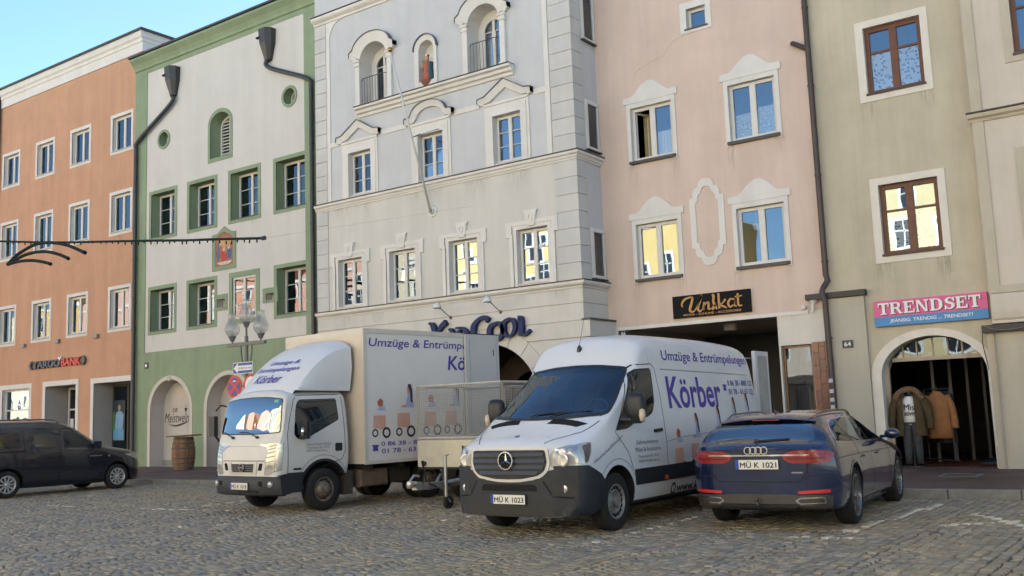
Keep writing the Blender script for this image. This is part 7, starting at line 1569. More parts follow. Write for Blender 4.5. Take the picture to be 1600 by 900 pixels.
    for s in (-1, 1):
        c = MB(); c.lathe([(0,.02),(.045,.018),(.055,.0),(.055,-.03)], (.985,s*.78,.5), axis='x', seg=16); c.obj('fog_lamp', LENS, bo, world=False, smooth=True)
    plate(root, 1.05, -.0, .41, 1, 'MÜ K 1018')
    # roof deflector
    D = []; nx = 12
    prof = [tuple(q) for q in smooth_path([(.56,2.02),(.48,2.14),(.34,2.32),(.12,2.56),(-.15,2.77),(-.42,2.90),(-.66,2.965)], 3)]
    b = MB(); rows = []
    for i, (x, z) in enumerate(prof):
        t = i/(len(prof)-1); hw = .80+.10*t; row = []
        for k in range(-6, 7):
            u = k/6; zz = z-(.05+.12*t)*abs(u)**4; row.append((x-.03*(1-t)*u*u, u*hw, zz))
        rows.append(row)
    n = 13; vs = [p for r_ in rows for p in r_]; b.add(vs, [(i*n+k, i*n+k+1, (i+1)*n+k+1, (i+1)*n+k) for i in range(len(rows)-1) for k in range(n-1)])
    for s, kk in ((-1, 0), (1, 12)):                               # moulded cheeks
        up = [r_[kk] for r_ in rows]; up2 = [(p[0], p[1]+s*.012, p[2]-.03) for p in up]
        mid = [(p[0], p[1]+s*.03, 2.06+(p[2]-2.06)*.52) for p in up]; lo = [(p[0]+.0, s*.86, 2.04-.02*(i/18)) for i, p in enumerate(up)]
        m_ = len(up); b.add(up+mid+lo, [(i, i+1, m_+i+1, m_+i) for i in range(m_-1)]+[(m_+i, m_+i+1, 2*m_+i+1, 2*m_+i) for i in range(m_-1)])
    dfm = M('deflector_white', (.60,.60,.60), .35, .45, var=.04, vscale=2, coat=.3); d = b.obj('roof_deflector', dfm, root, world=False, smooth=True, angle=28)
    dV = [np.array(v) for v in b.v]; ds = Surf(dV, b.f)
    def dtext(s_, y0, y1, t0, t1, **k):
        v, f = fit_text(s_, 0, 1, 0, 1, **k); c = MB(); vs = []
        xs = np.array([p[0] for p in prof]); zs = np.array([p[1] for p in prof])
        for u, w in v:
            z = 2.05+(t0+(t1-t0)*w)*.9; p, nn = ds.hit('X', 1, y0+(y1-y0)*u, z); vs.append(p+nn*.010)
        c.add(vs, f); c.obj('lettering', VIO, d, world=False, kind='stuff')
    dtext('Umzüge &', -.38, .46, .50, .60, shear=.2, bold=.01); dtext('Entrümpelungen', -.66, .58, .36, .47, shear=.2, bold=.01); dtext('Körber', -.50, .30, .16, .32, shear=.2, bold=.015)
    for s in (-1, 1):
        c = MB(); c.box(.45, .52, s*.5-.02, s*.5+.02, 2.0, 2.06); c.obj('fixing', ZINC, d, world=False)
    # box body
    BX = M('box_panel', (.66,.63,.585), .5, .3, var=.05, vscale=1.2); AL = M('box_trim', (.56,.52,.45), .45, .4, var=.08)
    x0, x1, w, z0, z1 = -.754, -4.287, 1.134, .73, 3.112
    b = MB(); b.box(x1, x0, -w, w, z0, z1); box_ = b.obj('cargo_box', BX, root, world=False); bsf = Surf(b.v, b.f)
    for s in (-1, 1):
        for nm, q in (('corner_post', (x0-.07, x0+.012, s*w-.02, s*w+.012, z0, z1)), ('corner_post', (x1-.012, x1+.07, s*w-.02, s*w+.012, z0, z1)), ('top_rail', (x1, x0, s*w-.02, s*w+.014, z1-.07, z1+.012)), ('bottom_rail', (x1, x0, s*w-.02, s*w+.014, z0-.012, z0+.05))):
            c = MB(); c.box(*q); c.obj(nm, AL, box_, world=False)
    c = MB(); c.box(x0, x0+.014, -w, w, z1-.10, z1+.012); c.obj('front_rail', AL, box_, world=False)
    c = MB(); c.box(x0+.002, x0+.008, -w+.03, w-.03, z0+.02, z1-.1); c.obj('front_panel', M('box_front_warm_bounce', (.58,.50,.40), .5, .4, var=.06), box_, world=False)  # warm bounce from the sunlit houses is put into this panel's colour
    c = MB(); c.box(-4.275, -3.30, w+.03, w+.075, z0+.03, z1-.005); dr_ = c.obj('rear_door', M('door_grey_white', (.50,.50,.485), .5, .4, var=.04), root, world=False)
    c = MB(); c.box(-4.285, -3.295, w+.028, w+.08, z1-.004, z1+.014); c.obj('door_seal', BLACK_PL, dr_, world=False)
    c = MB(); c.box(-3.42, -3.40, w+.076, w+.08, z0+.1, z1-.1); c.box(-4.2, -4.19, w+.076, w+.08, z0+.1, z1-.1); c.obj('door_groove', CG, dr_, world=False)
    c = MB(); c.tube([(-4.1,w+.085,z1-.42),(-4.1,w+.085,z1-.3)], .008, 5); c.obj('door_catch', ZINC, dr_, world=False)
    SH = .13
    sf_text(bsf, root, 'Umzüge & Entrümpelungen', -.88, -4.2, 2.755, 2.955, 'Y', 1, VIO, bold=.012, shear=.12); sf_text(bsf, root, 'Körber', -2.86, -4.15, 2.39, 2.67, 'Y', 1, VIO, bold=.02, shear=.12)
    for xx, zz, sc, fg in ((-.95,1.17,.86,False),(-1.52,1.165,.94,True),(-2.2,1.165,.94,False),(-2.75,1.165,.94,True)): desk_print(bsf, root, xx, zz, sc, -1, 1, fig=fg)
    sf_text(bsf, root, '0 86 38 - 888 122', -1.13, -2.55, 1.02, 1.10, 'Y', 1, VIO, bold=.012); sf_text(bsf, root, '01 78 - 63 63 122', -1.14, -2.6, .89, .975, 'Y', 1, VIO, bold=.012)
    patch(bsf, root, 'telephone_print', [(-.93,.94),(-1.06,.94),(-1.05,1.0),(-1.08,1.05),(-.91,1.05),(-.94,1.0)], 'Y', 1, VIO, off=.004, thick=0, res=.1)
    for k, s_ in enumerate(('Gebrauchtwaren Körber', 'Traunreuter Str. 10-12', '84478 Waldkraiburg')): sf_text(sf, root, s_, .36, -.17+.05*k, 1.10-.058*k, 1.145-.058*k, 'Y', 1, VGR)
    # chassis
    CH = M('chassis_dark', (.035,.03,.027), .8, .2, var=.4, vscale=6)
    for y in (-.38, .38):
        c = MB(); c.box(-4.2, .6, y-.04, y+.04, .46, .62); c.obj('chassis_rail', CH, root, world=False)
    for k in range(5):
        c = MB(); c.box(-1.0-.75*k, -.92-.75*k, -1.05, 1.05, .62, .725); c.obj('cross_member', CH, root, world=False)
    c = MB(); c.bbox(-1.45, -.80, -.95, -.6, .32, .62, .03); c.v = [(x, -y, z) for x, y, z in c.v]; c.obj('fuel_tank', M('tank_rusty', (.12,.085,.06), .8, var=.4, vscale=6), root, world=False)
    c = MB(); c.box(-2.0, -1.52, .55, .92, .36, .62); c.obj('battery_box', CH, root, world=False)
    c = MB(); c.lathe([(.0,-.9),(.08,-.9),(.08,.9),(0,.9)], (-2.5,0,.34), axis='y', seg=12); c.obj('rear_axle', CH, root, world=False)
truck()

# ================================================================== CAGE TRAILER
def trailer():
    root = thing('cage_trailer', (-10.6, 13.2, 0), 'grey box trailer with wire mesh cage between the truck and the van', 'trailer', None, R(-90))
    AL = M('trailer_alu', (.54,.51,.42), .45, .4, metal=.25, var=.15, vscale=6); ZN = M('galvanised', (.26,.26,.25), .5, .4, metal=.5, var=.3, vscale=7)
    L, w = -2.6, .93
    for nm, (a, b_) in (('front_board', (0, -.03)), ('tail_board', (L+.03, L))):
        c = MB(); 
        for z0, z1, d in ((.64,.80,0),(.80,.83,.012),(.83,.99,0),(.99,1.02,.012),(1.02,1.10,0)): c.box(b_, a+d, -w, w, z0, z1-.0005)
        c.obj(nm, AL, root, world=False)
    for s in (-1, 1):
        c = MB()
        for z0, z1, d in ((.64,.80,0),(.80,.83,.012),(.83,.99,0),(.99,1.02,.012),(1.02,1.10,0)): c.box(L, 0, min(s*w, s*(w+.03+d)), max(s*w, s*(w+.03+d)), z0, z1-.0005)
        c.obj('side_board', AL, root, world=False)
    c = MB(); c.box(L, 0, -w, w, .60, .64); c.obj('floor', CHD, root, world=False)
    WM = M('mesh_wire', (.34,.34,.33), .5, .4, metal=.4)
    def frame(p0, p1, nm='cage_panel'):
        c = MB(); a, b_ = Vector(p0), Vector(p1); d = b_-a; n = d.normalized(); Z0, Z1 = 1.11, 2.06
        for z in (Z0+.02, Z1-.02): c.tube([(a.x,a.y,z),(b_.x,b_.y,z)], .024, 4)
        for q in (a, b_): c.tube([(q.x,q.y,Z0),(q.x,q.y,Z1)], .026, 4)
        fr = c.obj(nm, AL, root, world=False)
        g = MB(); k = int(d.length/.045)
        for i in range(1, k):
            q = a+d*i/k; g.tube([(q.x,q.y,Z0+.03),(q.x,q.y,Z1-.03)], .0030, 3, caps=False)
        for i in range(1, 21):
            z = Z0+.03+(Z1-Z0-.06)*i/21; g.tube([(a.x,a.y,z),(b_.x,b_.y,z)], .0030, 3, caps=False)
        g.obj('wire_mesh', WM, fr, world=False, kind='stuff')
    frame((0,-w,0), (0,w,0)); frame((L,-w,0), (L,w,0)); frame((0,w,0), (L,w,0)); frame((0,-w,0), (L,-w,0))
    c = MB(); c.tube([(-1.3,-w,1.1),(-1.3,-w,2.05)], .02, 4); c.tube([(-1.3,w,1.1),(-1.3,w,2.05)], .02, 4); c.tube([(-1.3,-w,2.0),(-1.3,w,2.0)], .02, 4); c.obj('cage_hoop', ZN, root, world=False)
    for s in (-1, 1):
        wheel(root, -1.35, s*1.12, .30, .17, .18, 'steel', rimm=ZN)
        c = MB(); a = np.linspace(0, PI, 12)
        for k in range(11): c.add([(-1.35+.36*math.cos(q), yy, .30+.36*math.sin(q)) for yy in (s*.94, s*1.14) for q in (a[k], a[k+1])], [(0,1,3,2)])
        c.obj('mudguard', BLACK_PL, root, world=False)
        c = MB(); c.tube([(0,s*.45,.5),(.55,s*.08,.42)], .035, 6); c.obj('drawbar_leg', ZN, root, world=False)
        c = MB(); c.lathe([(0,-.03),(.04,-.03),(.04,.02),(0,.02)], (.03,s*.8,.7), axis='x', seg=10); c.obj('lashing_knob', BLACK_PL, root, world=False)
    c = MB(); c.box(.0, 1.1, -.045, .045, .34, .44); c.obj('drawbar', ZN, root, world=False)
    c = MB(); c.box(1.05, 1.2, -.05, .05, .35, .47); c.lathe([(0,-.06),(.05,-.05),(.06,.0),(.05,.05),(0,.07)], (1.3,0,.44), seg=14); c.tube([(1.15,0,.44),(1.32,0,.46)], .045, 8); c.tube([(1.3,0,.5),(1.2,0,.58),(1.08,0,.56)], .02, 6); c.obj('coupling', M('cast_alu', (.42,.42,.42), .35, metal=.7, var=.2), root, world=False)
    c = MB(); c.tube([(.9,.0,.46),(.98,.0,.78)], .016, 6); c.tube([(.965,0,.72),(.985,0,.8)], .026, 7); c.obj('handbrake', BLACK_PL, root, world=False)
    c = MB(); c.tube([(.55,.12,.2),(.55,.12,.86)], .028, 8); c.tube([(.55,.12,.86),(.55,.2,.88)], .012, 5); c.obj('jockey_post', M('cast_alu', (.42,.42,.42), .35, metal=.7), root, world=False)
    c = MB(); c.lathe([(.0,-.035),(.06,-.035),(.1,-.03),(.1,.03),(.06,.035),(0,.035)], (.5,.12,.1), axis='y', seg=18); c.obj('jockey_wheel', RUB, root, world=False, smooth=True, angle=40)
    c = MB(); c.tube([(.55,.12,.22),(.5,.17,.1)], .012, 5); c.tube([(.55,.12,.22),(.5,.07,.1)], .012, 5); c.obj('jockey_fork', ZN, root, world=False)
    c = MB(); c.tube([tuple(p) for p in smooth_path([(.9,.03,.45),(.75,.1,.36),(.6,-.05,.34),(.4,.08,.4),(.1,.1,.55)])], .012, 6); c.obj('brake_cable', BLACK_PL, root, world=False)
    c = MB(); c.box(.013, .016, .05, .09, .93, 1.0); c.obj('lock', BLACK_PL, root, world=False); c = MB(); c.box(.013, .016, .35, .62, .655, .69); c.obj('maker_plate', M('badge_blue', (.03,.06,.2), .3), root, world=False)
CHD = M('chassis_dark', (.035,.03,.027), .8, .2)
trailer()
# ================================================================== DARK BLUE ESTATE CAR (rear view; origin under the rear axle)
def estate():
    root = thing('estate_car', (-4.654, 12.438, 0), 'dark blue estate car seen from behind, parked beside the white van', 'car', None, R(94.69))
    NV = M('navy_metallic', (.010,.017,.055), .2, .5, metal=.2, var=.08, vscale=2, coat=1); BK = M('gloss_black', (.01,.01,.012), .2, .5, coat=.5)
    K = [(-1.10, [(0,.30),(.60,.30),(.70,.36),(.73,.52),(.73,.74),(.70,.88),(.62,.945),(.35,.965),(0,.97)]),
         (-1.04, [(0,.27),(.70,.27),(.81,.35),(.845,.55),(.84,.76),(.80,.91),(.71,.985),(.4,1.01),(0,1.015)]),
         (-.90, [(0,.25),(.76,.25),(.865,.34),(.895,.56),(.885,.78),(.85,.935),(.755,1.03),(.42,1.06),(0,1.075)]),
         (-.72, [(0,.24),(.78,.24),(.88,.34),(.91,.57),(.895,.80),(.86,.955),(.72,1.15),(.42,1.185),(0,1.20)]),
         (-.52, [(0,.23),(.78,.23),(.885,.33),(.915,.58),(.90,.81),(.862,.965),(.655,1.245),(.42,1.285),(0,1.305)]),
         (-.40, [(0,.23),(.78,.23),(.885,.33),(.915,.58),(.90,.81),(.862,.965),(.64,1.285),(.42,1.335),(0,1.355)]),
         (.0, [(0,.22),(.78,.22),(.885,.33),(.915,.58),(.90,.81),(.862,.965),(.625,1.310),(.42,1.365),(0,1.385)]),
         (.9, [(0,.20),(.78,.20),(.875,.32),(.90,.58),(.893,.81),(.86,.955),(.62,1.320),(.42,1.380),(0,1.400)]),
         (1.45, [(0,.20),(.78,.20),(.875,.32),(.90,.58),(.893,.80),(.86,.945),(.61,1.285),(.42,1.345),(0,1.370)]),
         (2.05, [(0,.20),(.78,.20),(.875,.32),(.90,.58),(.893,.79),(.86,.93),(.66,1.10),(.42,1.16),(0,1.185)]),
         (2.42, [(0,.20),(.78,.20),(.88,.32),(.91,.58),(.90,.78),(.86,.90),(.74,.965),(.42,1.0),(0,1.015)]),
         (3.1, [(0,.22),(.78,.22),(.885,.33),(.915,.57),(.895,.74),(.84,.83),(.72,.88),(.42,.91),(0,.92)]),
         (3.62, [(0,.24),(.68,.24),(.80,.33),(.83,.5),(.80,.64),(.74,.71),(.62,.76),(.4,.79),(0,.80)]),
         (3.82, [(0,.28),(.5,.28),(.6,.34),(.64,.46),(.62,.56),(.58,.62),(.5,.65),(.3,.67),(0,.68)])]
    def bow(V):
        w = np.clip((-.75-V[:,0])/.3, 0, 1); V[:,0] += w*(.07*(V[:,1]/.85)**2+.10*np.abs(V[:,1]/.86)**6); return V
    V, F = loft_body(K, .05, 4, bow); sf = Surf(V, F); me = mesh_from(V, F, [NV, BLACK_PL])
    cuts = [cyl_y(x, .34, .405, s*.55, s*1.3) for x in (0, 2.924) for s in (-1, 1)]
    me = bool_cut(me, cuts, BLACK_PL); link('body', me, root, True, angle=38)
    for x in (0, 2.924):
        for s in (-1, 1): wheel(root, x, s*.905, .345, .235, .255, 'twin', rimm=M('alloy_dark', (.20,.20,.205), .3, metal=.8, var=.2, vscale=8))
    # tailgate glass, spoiler, wiper
    patch(sf, root, 'rear_window', rnd([(-.66,1.045),(0,1.035),(.66,1.045),(.60,1.18),(.535,1.27),(0,1.295),(-.535,1.27),(-.60,1.18)], .05), 'X', -1, glass_mat('rear_glass', .22, body=(.006,.007,.009), wob=0), off=.004, res=.05)
    c = MB(); ys = np.linspace(-.60, .60, 15); vs = []
    for y in ys:
        e = (y/.6)**2; zz = 1.352-.045*e; vs += [(-.30,y,zz+.02),(-.55-.03*(1-e),y,zz-.015),(-.58-.03*(1-e),y,zz-.035),(-.52,y,zz-.052),(-.36,y,zz-.05)]
    c.add(vs, [(i*5+k, i*5+(k+1) % 5, (i+1)*5+(k+1) % 5, (i+1)*5+k) for i in range(14) for k in range(5)]+[tuple(range(5)), tuple(range(70, 75))]); sp = c.obj('roof_spoiler', NV, root, world=False, smooth=True, angle=40)
    c = MB(); c.box(-.62, -.615, -.17, .17, 1.30, 1.31); c.obj('brake_light', REDL, sp, world=False)
    c = MB(); p0 = sf.hit('X', -1, .02, 1.06)[0]+Vector((-.03,0,0)); p1 = sf.hit('X', -1, -.36, 1.08)[0]+Vector((-.02,0,0)); c.tube([tuple(p0), tuple(p1)], .016, 6); c.lathe([(0,-.03),(.03,-.02),(.03,.02)], tuple(p0), axis='x', seg=10); c.obj('rear_wiper', BLACK_PL, root, world=False)
    # tailgate gap, lamps joined by a bright strip
    ribbon(sf, root, 'tailgate_gap', [(.66,.98),(.585,.90),(.575,.70),(.50,.585),(-.50,.585),(-.575,.70),(-.585,.90),(-.66,.98)], 'X', -1, .011, SEAM, off=.003)
    ribbon(sf, root, 'bumper_gap', [(.84,.66),(.60,.655),(.53,.60)], 'X', -1, .009, SEAM, off=.003); ribbon(sf, root, 'bumper_gap', [(-.84,.66),(-.60,.655),(-.53,.60)], 'X', -1, .009, SEAM, off=.003)
    for s in (-1, 1):
        m_ = MB(); patch(sf, None, '', rnd([(s*.30,.895),(s*.42,.945),(s*.70,.95),(s*.78,.94),(s*.78,.80),(s*.62,.80),(s*.40,.80),(s*.33,.84)], .02), 'X', -1, None, off=.009, res=.04, mb=m_)
        patch(sf, None, '', rnd([(-1.02,.80),(-1.0,.945),(-.90,.935),(-.84,.90),(-.88,.86),(-.92,.81)], .02), 'Y', s, None, off=.009, res=.04, mb=m_); tl = m_.obj('tail_light', REDL, root, world=False, smooth=True, angle=40)
        patch(sf, tl, 'lamp_bar', [(s*.36,.865),(s*.77,.865),(s*.77,.845),(s*.36,.845)], 'X', -1, M('lens_dark_red', (.08,.004,.006), .25, .5), off=.012, res=.05, thick=0)
        patch(sf, tl, 'lamp_reverse', [(s*.60,.935),(s*.76,.93),(s*.76,.905),(s*.60,.908)], 'X', -1, M('lens_grey_red', (.22,.05,.05), .2, .6), off=.012, res=.05, thick=0)
        patch(sf, root, 'reflector', rnd([(s*.46,.475),(s*.80,.495),(s*.80,.455),(s*.46,.447)], .01), 'X', -1, M('red_reflector', (.5,.02,.015), .3, .5), off=.012, res=.05)
        ex = patch(sf, root, 'exhaust_trim', rnd([(s*.42,.365),(s*.48,.405),(s*.74,.41),(s*.745,.335),(s*.48,.325)], .02), 'X', -1, CHROME, off=.030, res=.05); patch(sf, ex, 'exhaust_inner', rnd([(s*.45,.366),(s*.49,.39),(s*.725,.395),(s*.73,.35),(s*.49,.34)], .015), 'X', -1, M('exhaust_dark', (.03,.026,.022), .5), off=.034, res=.05, thick=0)
    patch(sf, root, 'light_strip', [(-.62,.888),(.62,.888),(.62,.904),(-.62,.904)], 'X', -1, CHROME, off=.014, res=.05)
    patch(sf, root, 'diffuser', rnd([(-.80,.28),(.80,.28),(.82,.43),(.5,.425),(.3,.44),(-.3,.44),(-.5,.425),(-.82,.43)], .03), 'X', -1, M('diffuser_grey', (.045,.038,.032), .5, .4, var=.2), off=.016, res=.05)
    patch(sf, root, 'diffuser_lower', rnd([(-.50,.27),(.50,.27),(.46,.33),(-.46,.33)], .02), 'X', -1, BLACK_PL, off=.024, res=.05)
    c = MB(); p = sf.hit('X', -1, 0, .33)[0]; c.tube([(p.x+.1,0,.27),(p.x-.06,0,.29),(p.x-.09,0,.36)], .018, 7); c.lathe([(0,-.026),(.02,-.018),(.026,0),(.02,.018),(0,.026)], (p.x-.09,0,.385), seg=10); c.obj('tow_hook', ZINC, root, world=False, smooth=True)
    c = MB(); p = sf.hit('X', -1, 0, .955)[0]; X = p.x-.012
    for k in range(4):
        c.lathe([(.036,-.005),(.046,-.005),(.048,0),(.046,.005),(.036,.005),(.034,0),(.036,-.005)], (X-.006*(k % 2),-.097+.065*k,.955), axis='x', seg=22)
    c.obj('four_ring_badge', CHROME, root, world=False)
    patch(sf, root, 'model_badge', [(-.40,.685),(-.53,.685),(-.53,.70),(-.40,.70)], 'X', -1, CHROME, off=.004, thick=0, res=.05)
    p = sf.hit('X', -1, 0, .78)[0]; plate(root, p.x-.004, 0, .735, -1, 'MÜ K 1021')
    # sides
    for s in (-1, 1):
        dlo = [(-.55,1.03),(-.46,1.14),(-.30,1.25),(.0,1.28),(.6,1.295),(1.1,1.275),(1.45,1.225),(1.85,1.085),(2.08,.985),(1.9,.975),(1.0,.985),(0,1.005)]
        fr = [(-.60,1.01),(-.50,1.155),(-.32,1.272),(.0,1.30),(.6,1.315),(1.1,1.297),(1.48,1.243),(1.9,1.10),(2.15,.97),(1.9,.955),(1.0,.965),(0,.985)]
        patch(sf, root, 'window_trim', rnd(fr, .03), 'Y', s, CHROME, off=.003, res=.06); sg = patch(sf, root, 'side_window', rnd(dlo, .03), 'Y', s, GL_DK, off=.007, res=.06)
        for a, b_ in (((.25,1.005),(.05,1.275)), ((1.12,.985),(1.05,1.275))): ribbon(sf, sg, 'window_pillar', [a, b_], 'Y', s, .06, BK, off=.010)
        for pth in ([(.42,.30),(.40,.62),(.30,.80),(.22,.99)], [(1.12,.25),(1.12,.98)], [(2.28,.27),(2.36,.6),(2.22,.96)], [(.42,.27),(2.28,.26)]): ribbon(sf, root, 'door_gap', pth, 'Y', s, .009, SEAM, off=.003)
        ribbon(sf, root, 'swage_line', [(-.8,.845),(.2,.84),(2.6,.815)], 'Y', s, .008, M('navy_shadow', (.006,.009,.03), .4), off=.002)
        for x in (.52, 1.4): patch(sf, root, 'door_handle', rnd([(x,.785),(x+.2,.79),(x+.2,.82),(x,.815)], .012), 'Y', s, NV, off=.03, res=.05)
        patch(sf, root, 'sill_trim', rnd([(.42,.22),(.42,.27),(2.46,.26),(2.46,.215)], .01), 'Y', s, BK, off=.012, res=.08)
        arc = [(.43*math.cos(a), .34+.43*math.sin(a)) for a in np.linspace(R(10), R(170), 18)]; ribbon(sf, root, 'arch_lip', arc, 'Y', s, .02, NV, off=.008)
        c = MB(); P = [sf.hit('Z', 1, x, s*.56)[0]+Vector((0,0,.035 if 0 < i < 6 else .0)) for i, x in enumerate((-.42,-.2,.2,.6,1.0,1.3,1.48))]; c.tube([tuple(q) for q in smooth_path(P, 4)], .014, 7); c.obj('roof_rail', M('rail_satin', (.22,.22,.22), .3, metal=.9), root, world=False, smooth=True)
        m_ = MB(); m_.tube([(1.93,s*.86,.99),(1.95,s*.95,1.0)], .025, 6); vs = []; seg = 14
        secs = [(.0,.35),(.02,.8),(.07,1.),(.13,.95),(.17,.55)]
        for d_, sc in secs:
            for k in range(seg): a = 2*PI*k/seg; vs.append((1.90+d_, s*(1.02+.105*sc*math.cos(a)), 1.03+.075*sc*math.sin(a)))
        m_.add(vs, [(i*seg+k, i*seg+(k+1) % seg, (i+1)*seg+(k+1) % seg, (i+1)*seg+k) for i in range(4) for k in range(seg)]+[tuple(range(seg)), tuple(range(4*seg, 5*seg))]); m_.obj('mirror', NV, root, world=False, smooth=True, angle=50)
        m_ = MB(); patch(sf, None, '', rnd([(3.42,.60),(3.38,.70),(3.65,.72),(3.70,.60)], .02), 'Y', s, None, off=.006, res=.05, mb=m_); m_.obj('headlight', LENS, root, world=False)
    patch(sf, root, 'windscreen', rnd([(-.66,1.03),(0,1.05),(.66,1.03),(.55,1.29),(0,1.33),(-.55,1.29)], .05), 'X', 1, GL_DK, off=.004, res=.06)
    c = MB(); p = sf.hit('Z', 1, -.12, 0)[0]; c.add([(p.x-.10,0,p.z),(p.x+.06,.025,p.z),(p.x+.06,-.025,p.z),(p.x-.08,0,p.z+.045)], [(0,1,3),(0,3,2),(1,2,3)]); c.obj('aerial_fin', NV, root, world=False)
    patch(sf, root, 'front_grille', rnd([(-.40,.34),(.40,.34),(.46,.6),(-.46,.6)], .05), 'X', 1, DARK, off=.006, res=.06)
    c = MB(); c.box(.45, 2.45, -.8, .8, .17, .26); c.obj('underbody', BLACK_PL, root, world=False)
estate()

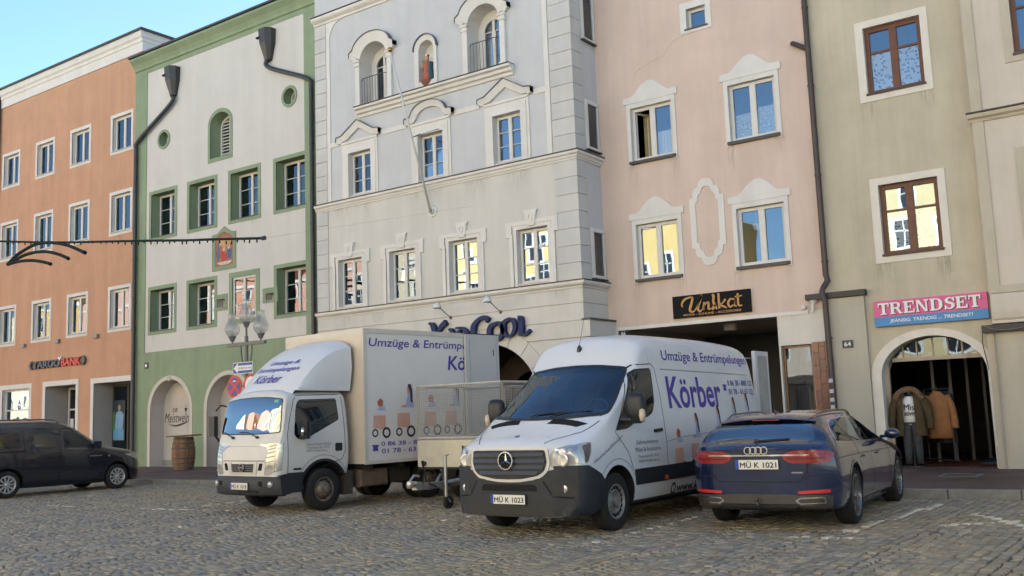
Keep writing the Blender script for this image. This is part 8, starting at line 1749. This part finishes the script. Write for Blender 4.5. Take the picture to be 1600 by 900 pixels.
# ================================================================== BLACK HIGH-ROOF CAR AT THE LEFT EDGE (origin under the front axle)
def leisure():
    root = thing('high_roof_car', (-23.824, 14.651, 0), 'black high-roofed leisure car parked at the left edge, nose to the kerb', 'car', None, R(90))
    BP = M('black_blue_paint', (.008,.010,.017), .25, .5, var=.15, vscale=2, coat=1)
    K = [(.86, [(0,.24),(.5,.24),(.58,.30),(.62,.45),(.61,.62),(.57,.72),(.48,.77),(.3,.79),(0,.80)]),
         (.78, [(0,.20),(.62,.20),(.70,.28),(.74,.46),(.73,.66),(.69,.78),(.58,.84),(.34,.87),(0,.88)]),
         (.50, [(0,.19),(.72,.19),(.82,.28),(.85,.48),(.845,.72),(.80,.86),(.68,.935),(.38,.97),(0,.98)]),
         (.0, [(0,.19),(.74,.19),(.85,.28),(.875,.5),(.87,.78),(.83,.94),(.70,1.02),(.38,1.06),(0,1.07)]),
         (-.38, [(0,.19),(.74,.19),(.85,.28),(.875,.5),(.872,.82),(.835,1.02),(.70,1.11),(.38,1.15),(0,1.16)]),
         (-.72, [(0,.19),(.74,.19),(.85,.28),(.875,.5),(.872,.85),(.825,1.14),(.68,1.31),(.38,1.36),(0,1.375)]),
         (-1.15, [(0,.19),(.74,.19),(.85,.28),(.875,.5),(.872,.88),(.80,1.30),(.645,1.57),(.38,1.62),(0,1.635)]),
         (-1.5, [(0,.19),(.74,.19),(.85,.28),(.875,.5),(.872,.9),(.79,1.38),(.64,1.68),(.38,1.73),(0,1.75)]),
         (-1.9, [(0,.19),(.74,.19),(.85,.28),(.875,.5),(.872,.9),(.785,1.40),(.64,1.71),(.38,1.765),(0,1.785)]),
         (-3.2, [(0,.22),(.74,.22),(.85,.3),(.875,.52),(.872,.9),(.785,1.40),(.64,1.71),(.38,1.765),(0,1.785)]),
         (-3.48, [(0,.26),(.70,.26),(.80,.34),(.84,.54),(.84,.9),(.76,1.38),(.62,1.66),(.36,1.71),(0,1.73)]),
         (-3.54, [(0,.32),(.64,.32),(.72,.4),(.77,.56),(.77,.9),(.70,1.34),(.56,1.6),(.32,1.64),(0,1.66)])]
    def bow(V):
        w = np.clip((V[:,0]-.2)/.6, 0, 1); V[:,0] -= w*(.16*(V[:,1]/.75)**2); return V
    V, F = loft_body(K, .05, 4, bow); sf = Surf(V, F); me = mesh_from(V, F, [BP, BLACK_PL])
    wf = [(-.62,1.12),(-.60,1.02),(-1.36,1.06),(-1.45,1.10),(-1.44,1.47),(-1.36,1.5),(-1.15,1.47),(-.92,1.33)]; wm = [(-1.62,1.13),(-1.72,1.09),(-2.24,1.11),(-2.30,1.16),(-2.28,1.49),(-2.2,1.52),(-1.72,1.51),(-1.64,1.47)]; wr = [(-2.50,1.17),(-2.56,1.13),(-3.2,1.16),(-3.3,1.22),(-3.2,1.5),(-2.6,1.52),(-2.52,1.48)]
    cuts = [cyl_y(x, .31, .375, s*.5, s*1.3) for x in (0, -2.81) for s in (-1, 1)]
    for pl in (wf, wm, wr):
        b = MB(); q = rnd(pl, .06); b.prism(q, -1.2, 1.2); cuts.append(b)
    me = bool_cut(me, cuts, BLACK_PL); link('body', me, root, True, angle=38)
    for x in (0, -2.81):
        for s in (-1, 1): wheel(root, x, s*.865, .312, .19, .205, 'multi', rimm=M('cover_silver', (.5,.5,.51), .35, metal=.6))
    for s in (-1, 1):
        for nm, pl in (('side_window', wf), ('side_window', wm), ('side_window', wr)): patch(Surf(V, F), root, nm, rnd(pl, .06), 'Y', s, GL_TR, off=.0, thick=0, res=.08)
        for pth in ([(-.52,.35),(-.60,.6),(-.50,1.0),(-.95,1.38)], [(-1.55,.24),(-1.52,1.55),(-1.2,1.56),(-.95,1.38)], [(-2.42,.5),(-2.42,1.55),(-1.55,1.56)], [(-.45,.27),(-2.42,.28)]): ribbon(sf, root, 'door_gap', pth, 'Y', s, .010, SEAM, off=.003)
        patch(sf, root, 'slide_rail', rnd([(-2.4,1.04),(-3.35,1.05),(-3.35,1.085),(-2.4,1.075)], .01), 'Y', s, SEAM, off=.006, res=.08)
        for x in (-1.42, -1.68): patch(sf, root, 'door_handle', rnd([(x,.86),(x-.14,.865),(x-.14,.9),(x,.895)], .012), 'Y', s, BP, off=.03, res=.05)
        c = MB(); P = [sf.hit('Z', 1, x, s*.60)[0]+Vector((0,0,.06 if 0 < i < 5 else 0)) for i, x in enumerate((-1.45,-1.62,-2.1,-2.6,-3.0,-3.25))]; c.tube([tuple(q) for q in smooth_path(P, 4)], .018, 7); c.obj('roof_rail', M('rail_satin', (.22,.22,.22), .3, metal=.9), root, world=False, smooth=True)
        m_ = MB(); patch(sf, None, '', rnd([(.20,.86),(.60,.70),(.70,.74),(.62,.80),(.40,.87)], .02), 'Y', s, None, off=.008, res=.04, mb=m_); m_.obj('headlight', LENS, root, world=False, smooth=True)
        c = MB(); c.tube([(-.60,s*.82,1.08),(-.60,s*.93,1.10)], .025, 6); c.bbox(-.1, .1, 0, .12, 1.05, 1.22, .03); c.v = [(v if i < len(c.v)-12 else (-.56-v[1], s*.98+v[0], v[2])) for i, v in enumerate(c.v)]; c.obj('mirror', BP, root, world=False)
        patch(sf, root, 'side_repeater', rnd([(-.22,.83),(-.28,.83),(-.25,.87)], .01), 'Y', s, M('lens_cream', (.5,.42,.3), .2), off=.006, res=.05)
        patch(sf, root, 'sill_cladding', rnd([(-.42,.20),(-.42,.30),(-2.4,.31),(-2.4,.21)], .02), 'Y', s, BLACK_PL, off=.012, res=.08)
    sf_text(sf, root, 'STEPWAY', -.78, -.42, .845, .88, 'Y', -1, M('badge_grey', (.32,.32,.33), .4, metal=.5), bold=.01)
    patch(sf, root, 'windscreen', rnd([(-.66,1.16),(0,1.18),(.66,1.16),(.58,1.62),(0,1.68),(-.58,1.62)], .05), 'X', 1, GL_DK, off=.004, res=.06)
    patch(sf, root, 'front_grille', rnd([(-.36,.5),(.36,.5),(.4,.68),(-.4,.68)], .04), 'X', 1, DARK, off=.006, res=.06)
    for x, y in ((-1.25,.38),(-1.25,-.38),(-2.1,.4),(-2.1,-.4),(-2.1,0)):
        c = MB(); c.box(x-.06, x+.06, y-.2, y+.2, 1.0, 1.22); c.lathe([(0,-.11),(.09,-.09),(.12,0),(.1,.1),(0,.13)], (x,y,1.32), seg=12); c.obj('seat_back', BLACK_PL, root, world=False, smooth=True, angle=40)
    c = MB(); vs = [(-3.1,-.3,1.18),(-2.62,-.2,1.18),(-2.55,-.1,1.30),(-2.60,.0,1.46),(-3.1,.1,1.48),(-3.2,-.1,1.3)]; c.add(vs+[(a, b_+.3, z) for a, b_, z in vs], [(0,1,2,3,4,5),(6,7,8,9,10,11)]+[(k, (k+1) % 6, 6+(k+1) % 6, 6+k) for k in range(6)]); c.obj('yellow_cabin_block', M('cabin_block_yellow', (.6,.42,.02), .8, var=.2), root, world=False)  # yellow block behind the rear side windows
    c = MB(); c.tube([(-3.0,0,1.78),(-3.12,0,2.0)], .006, 4); c.obj('aerial', BLACK_PL, root, world=False)
leisure()
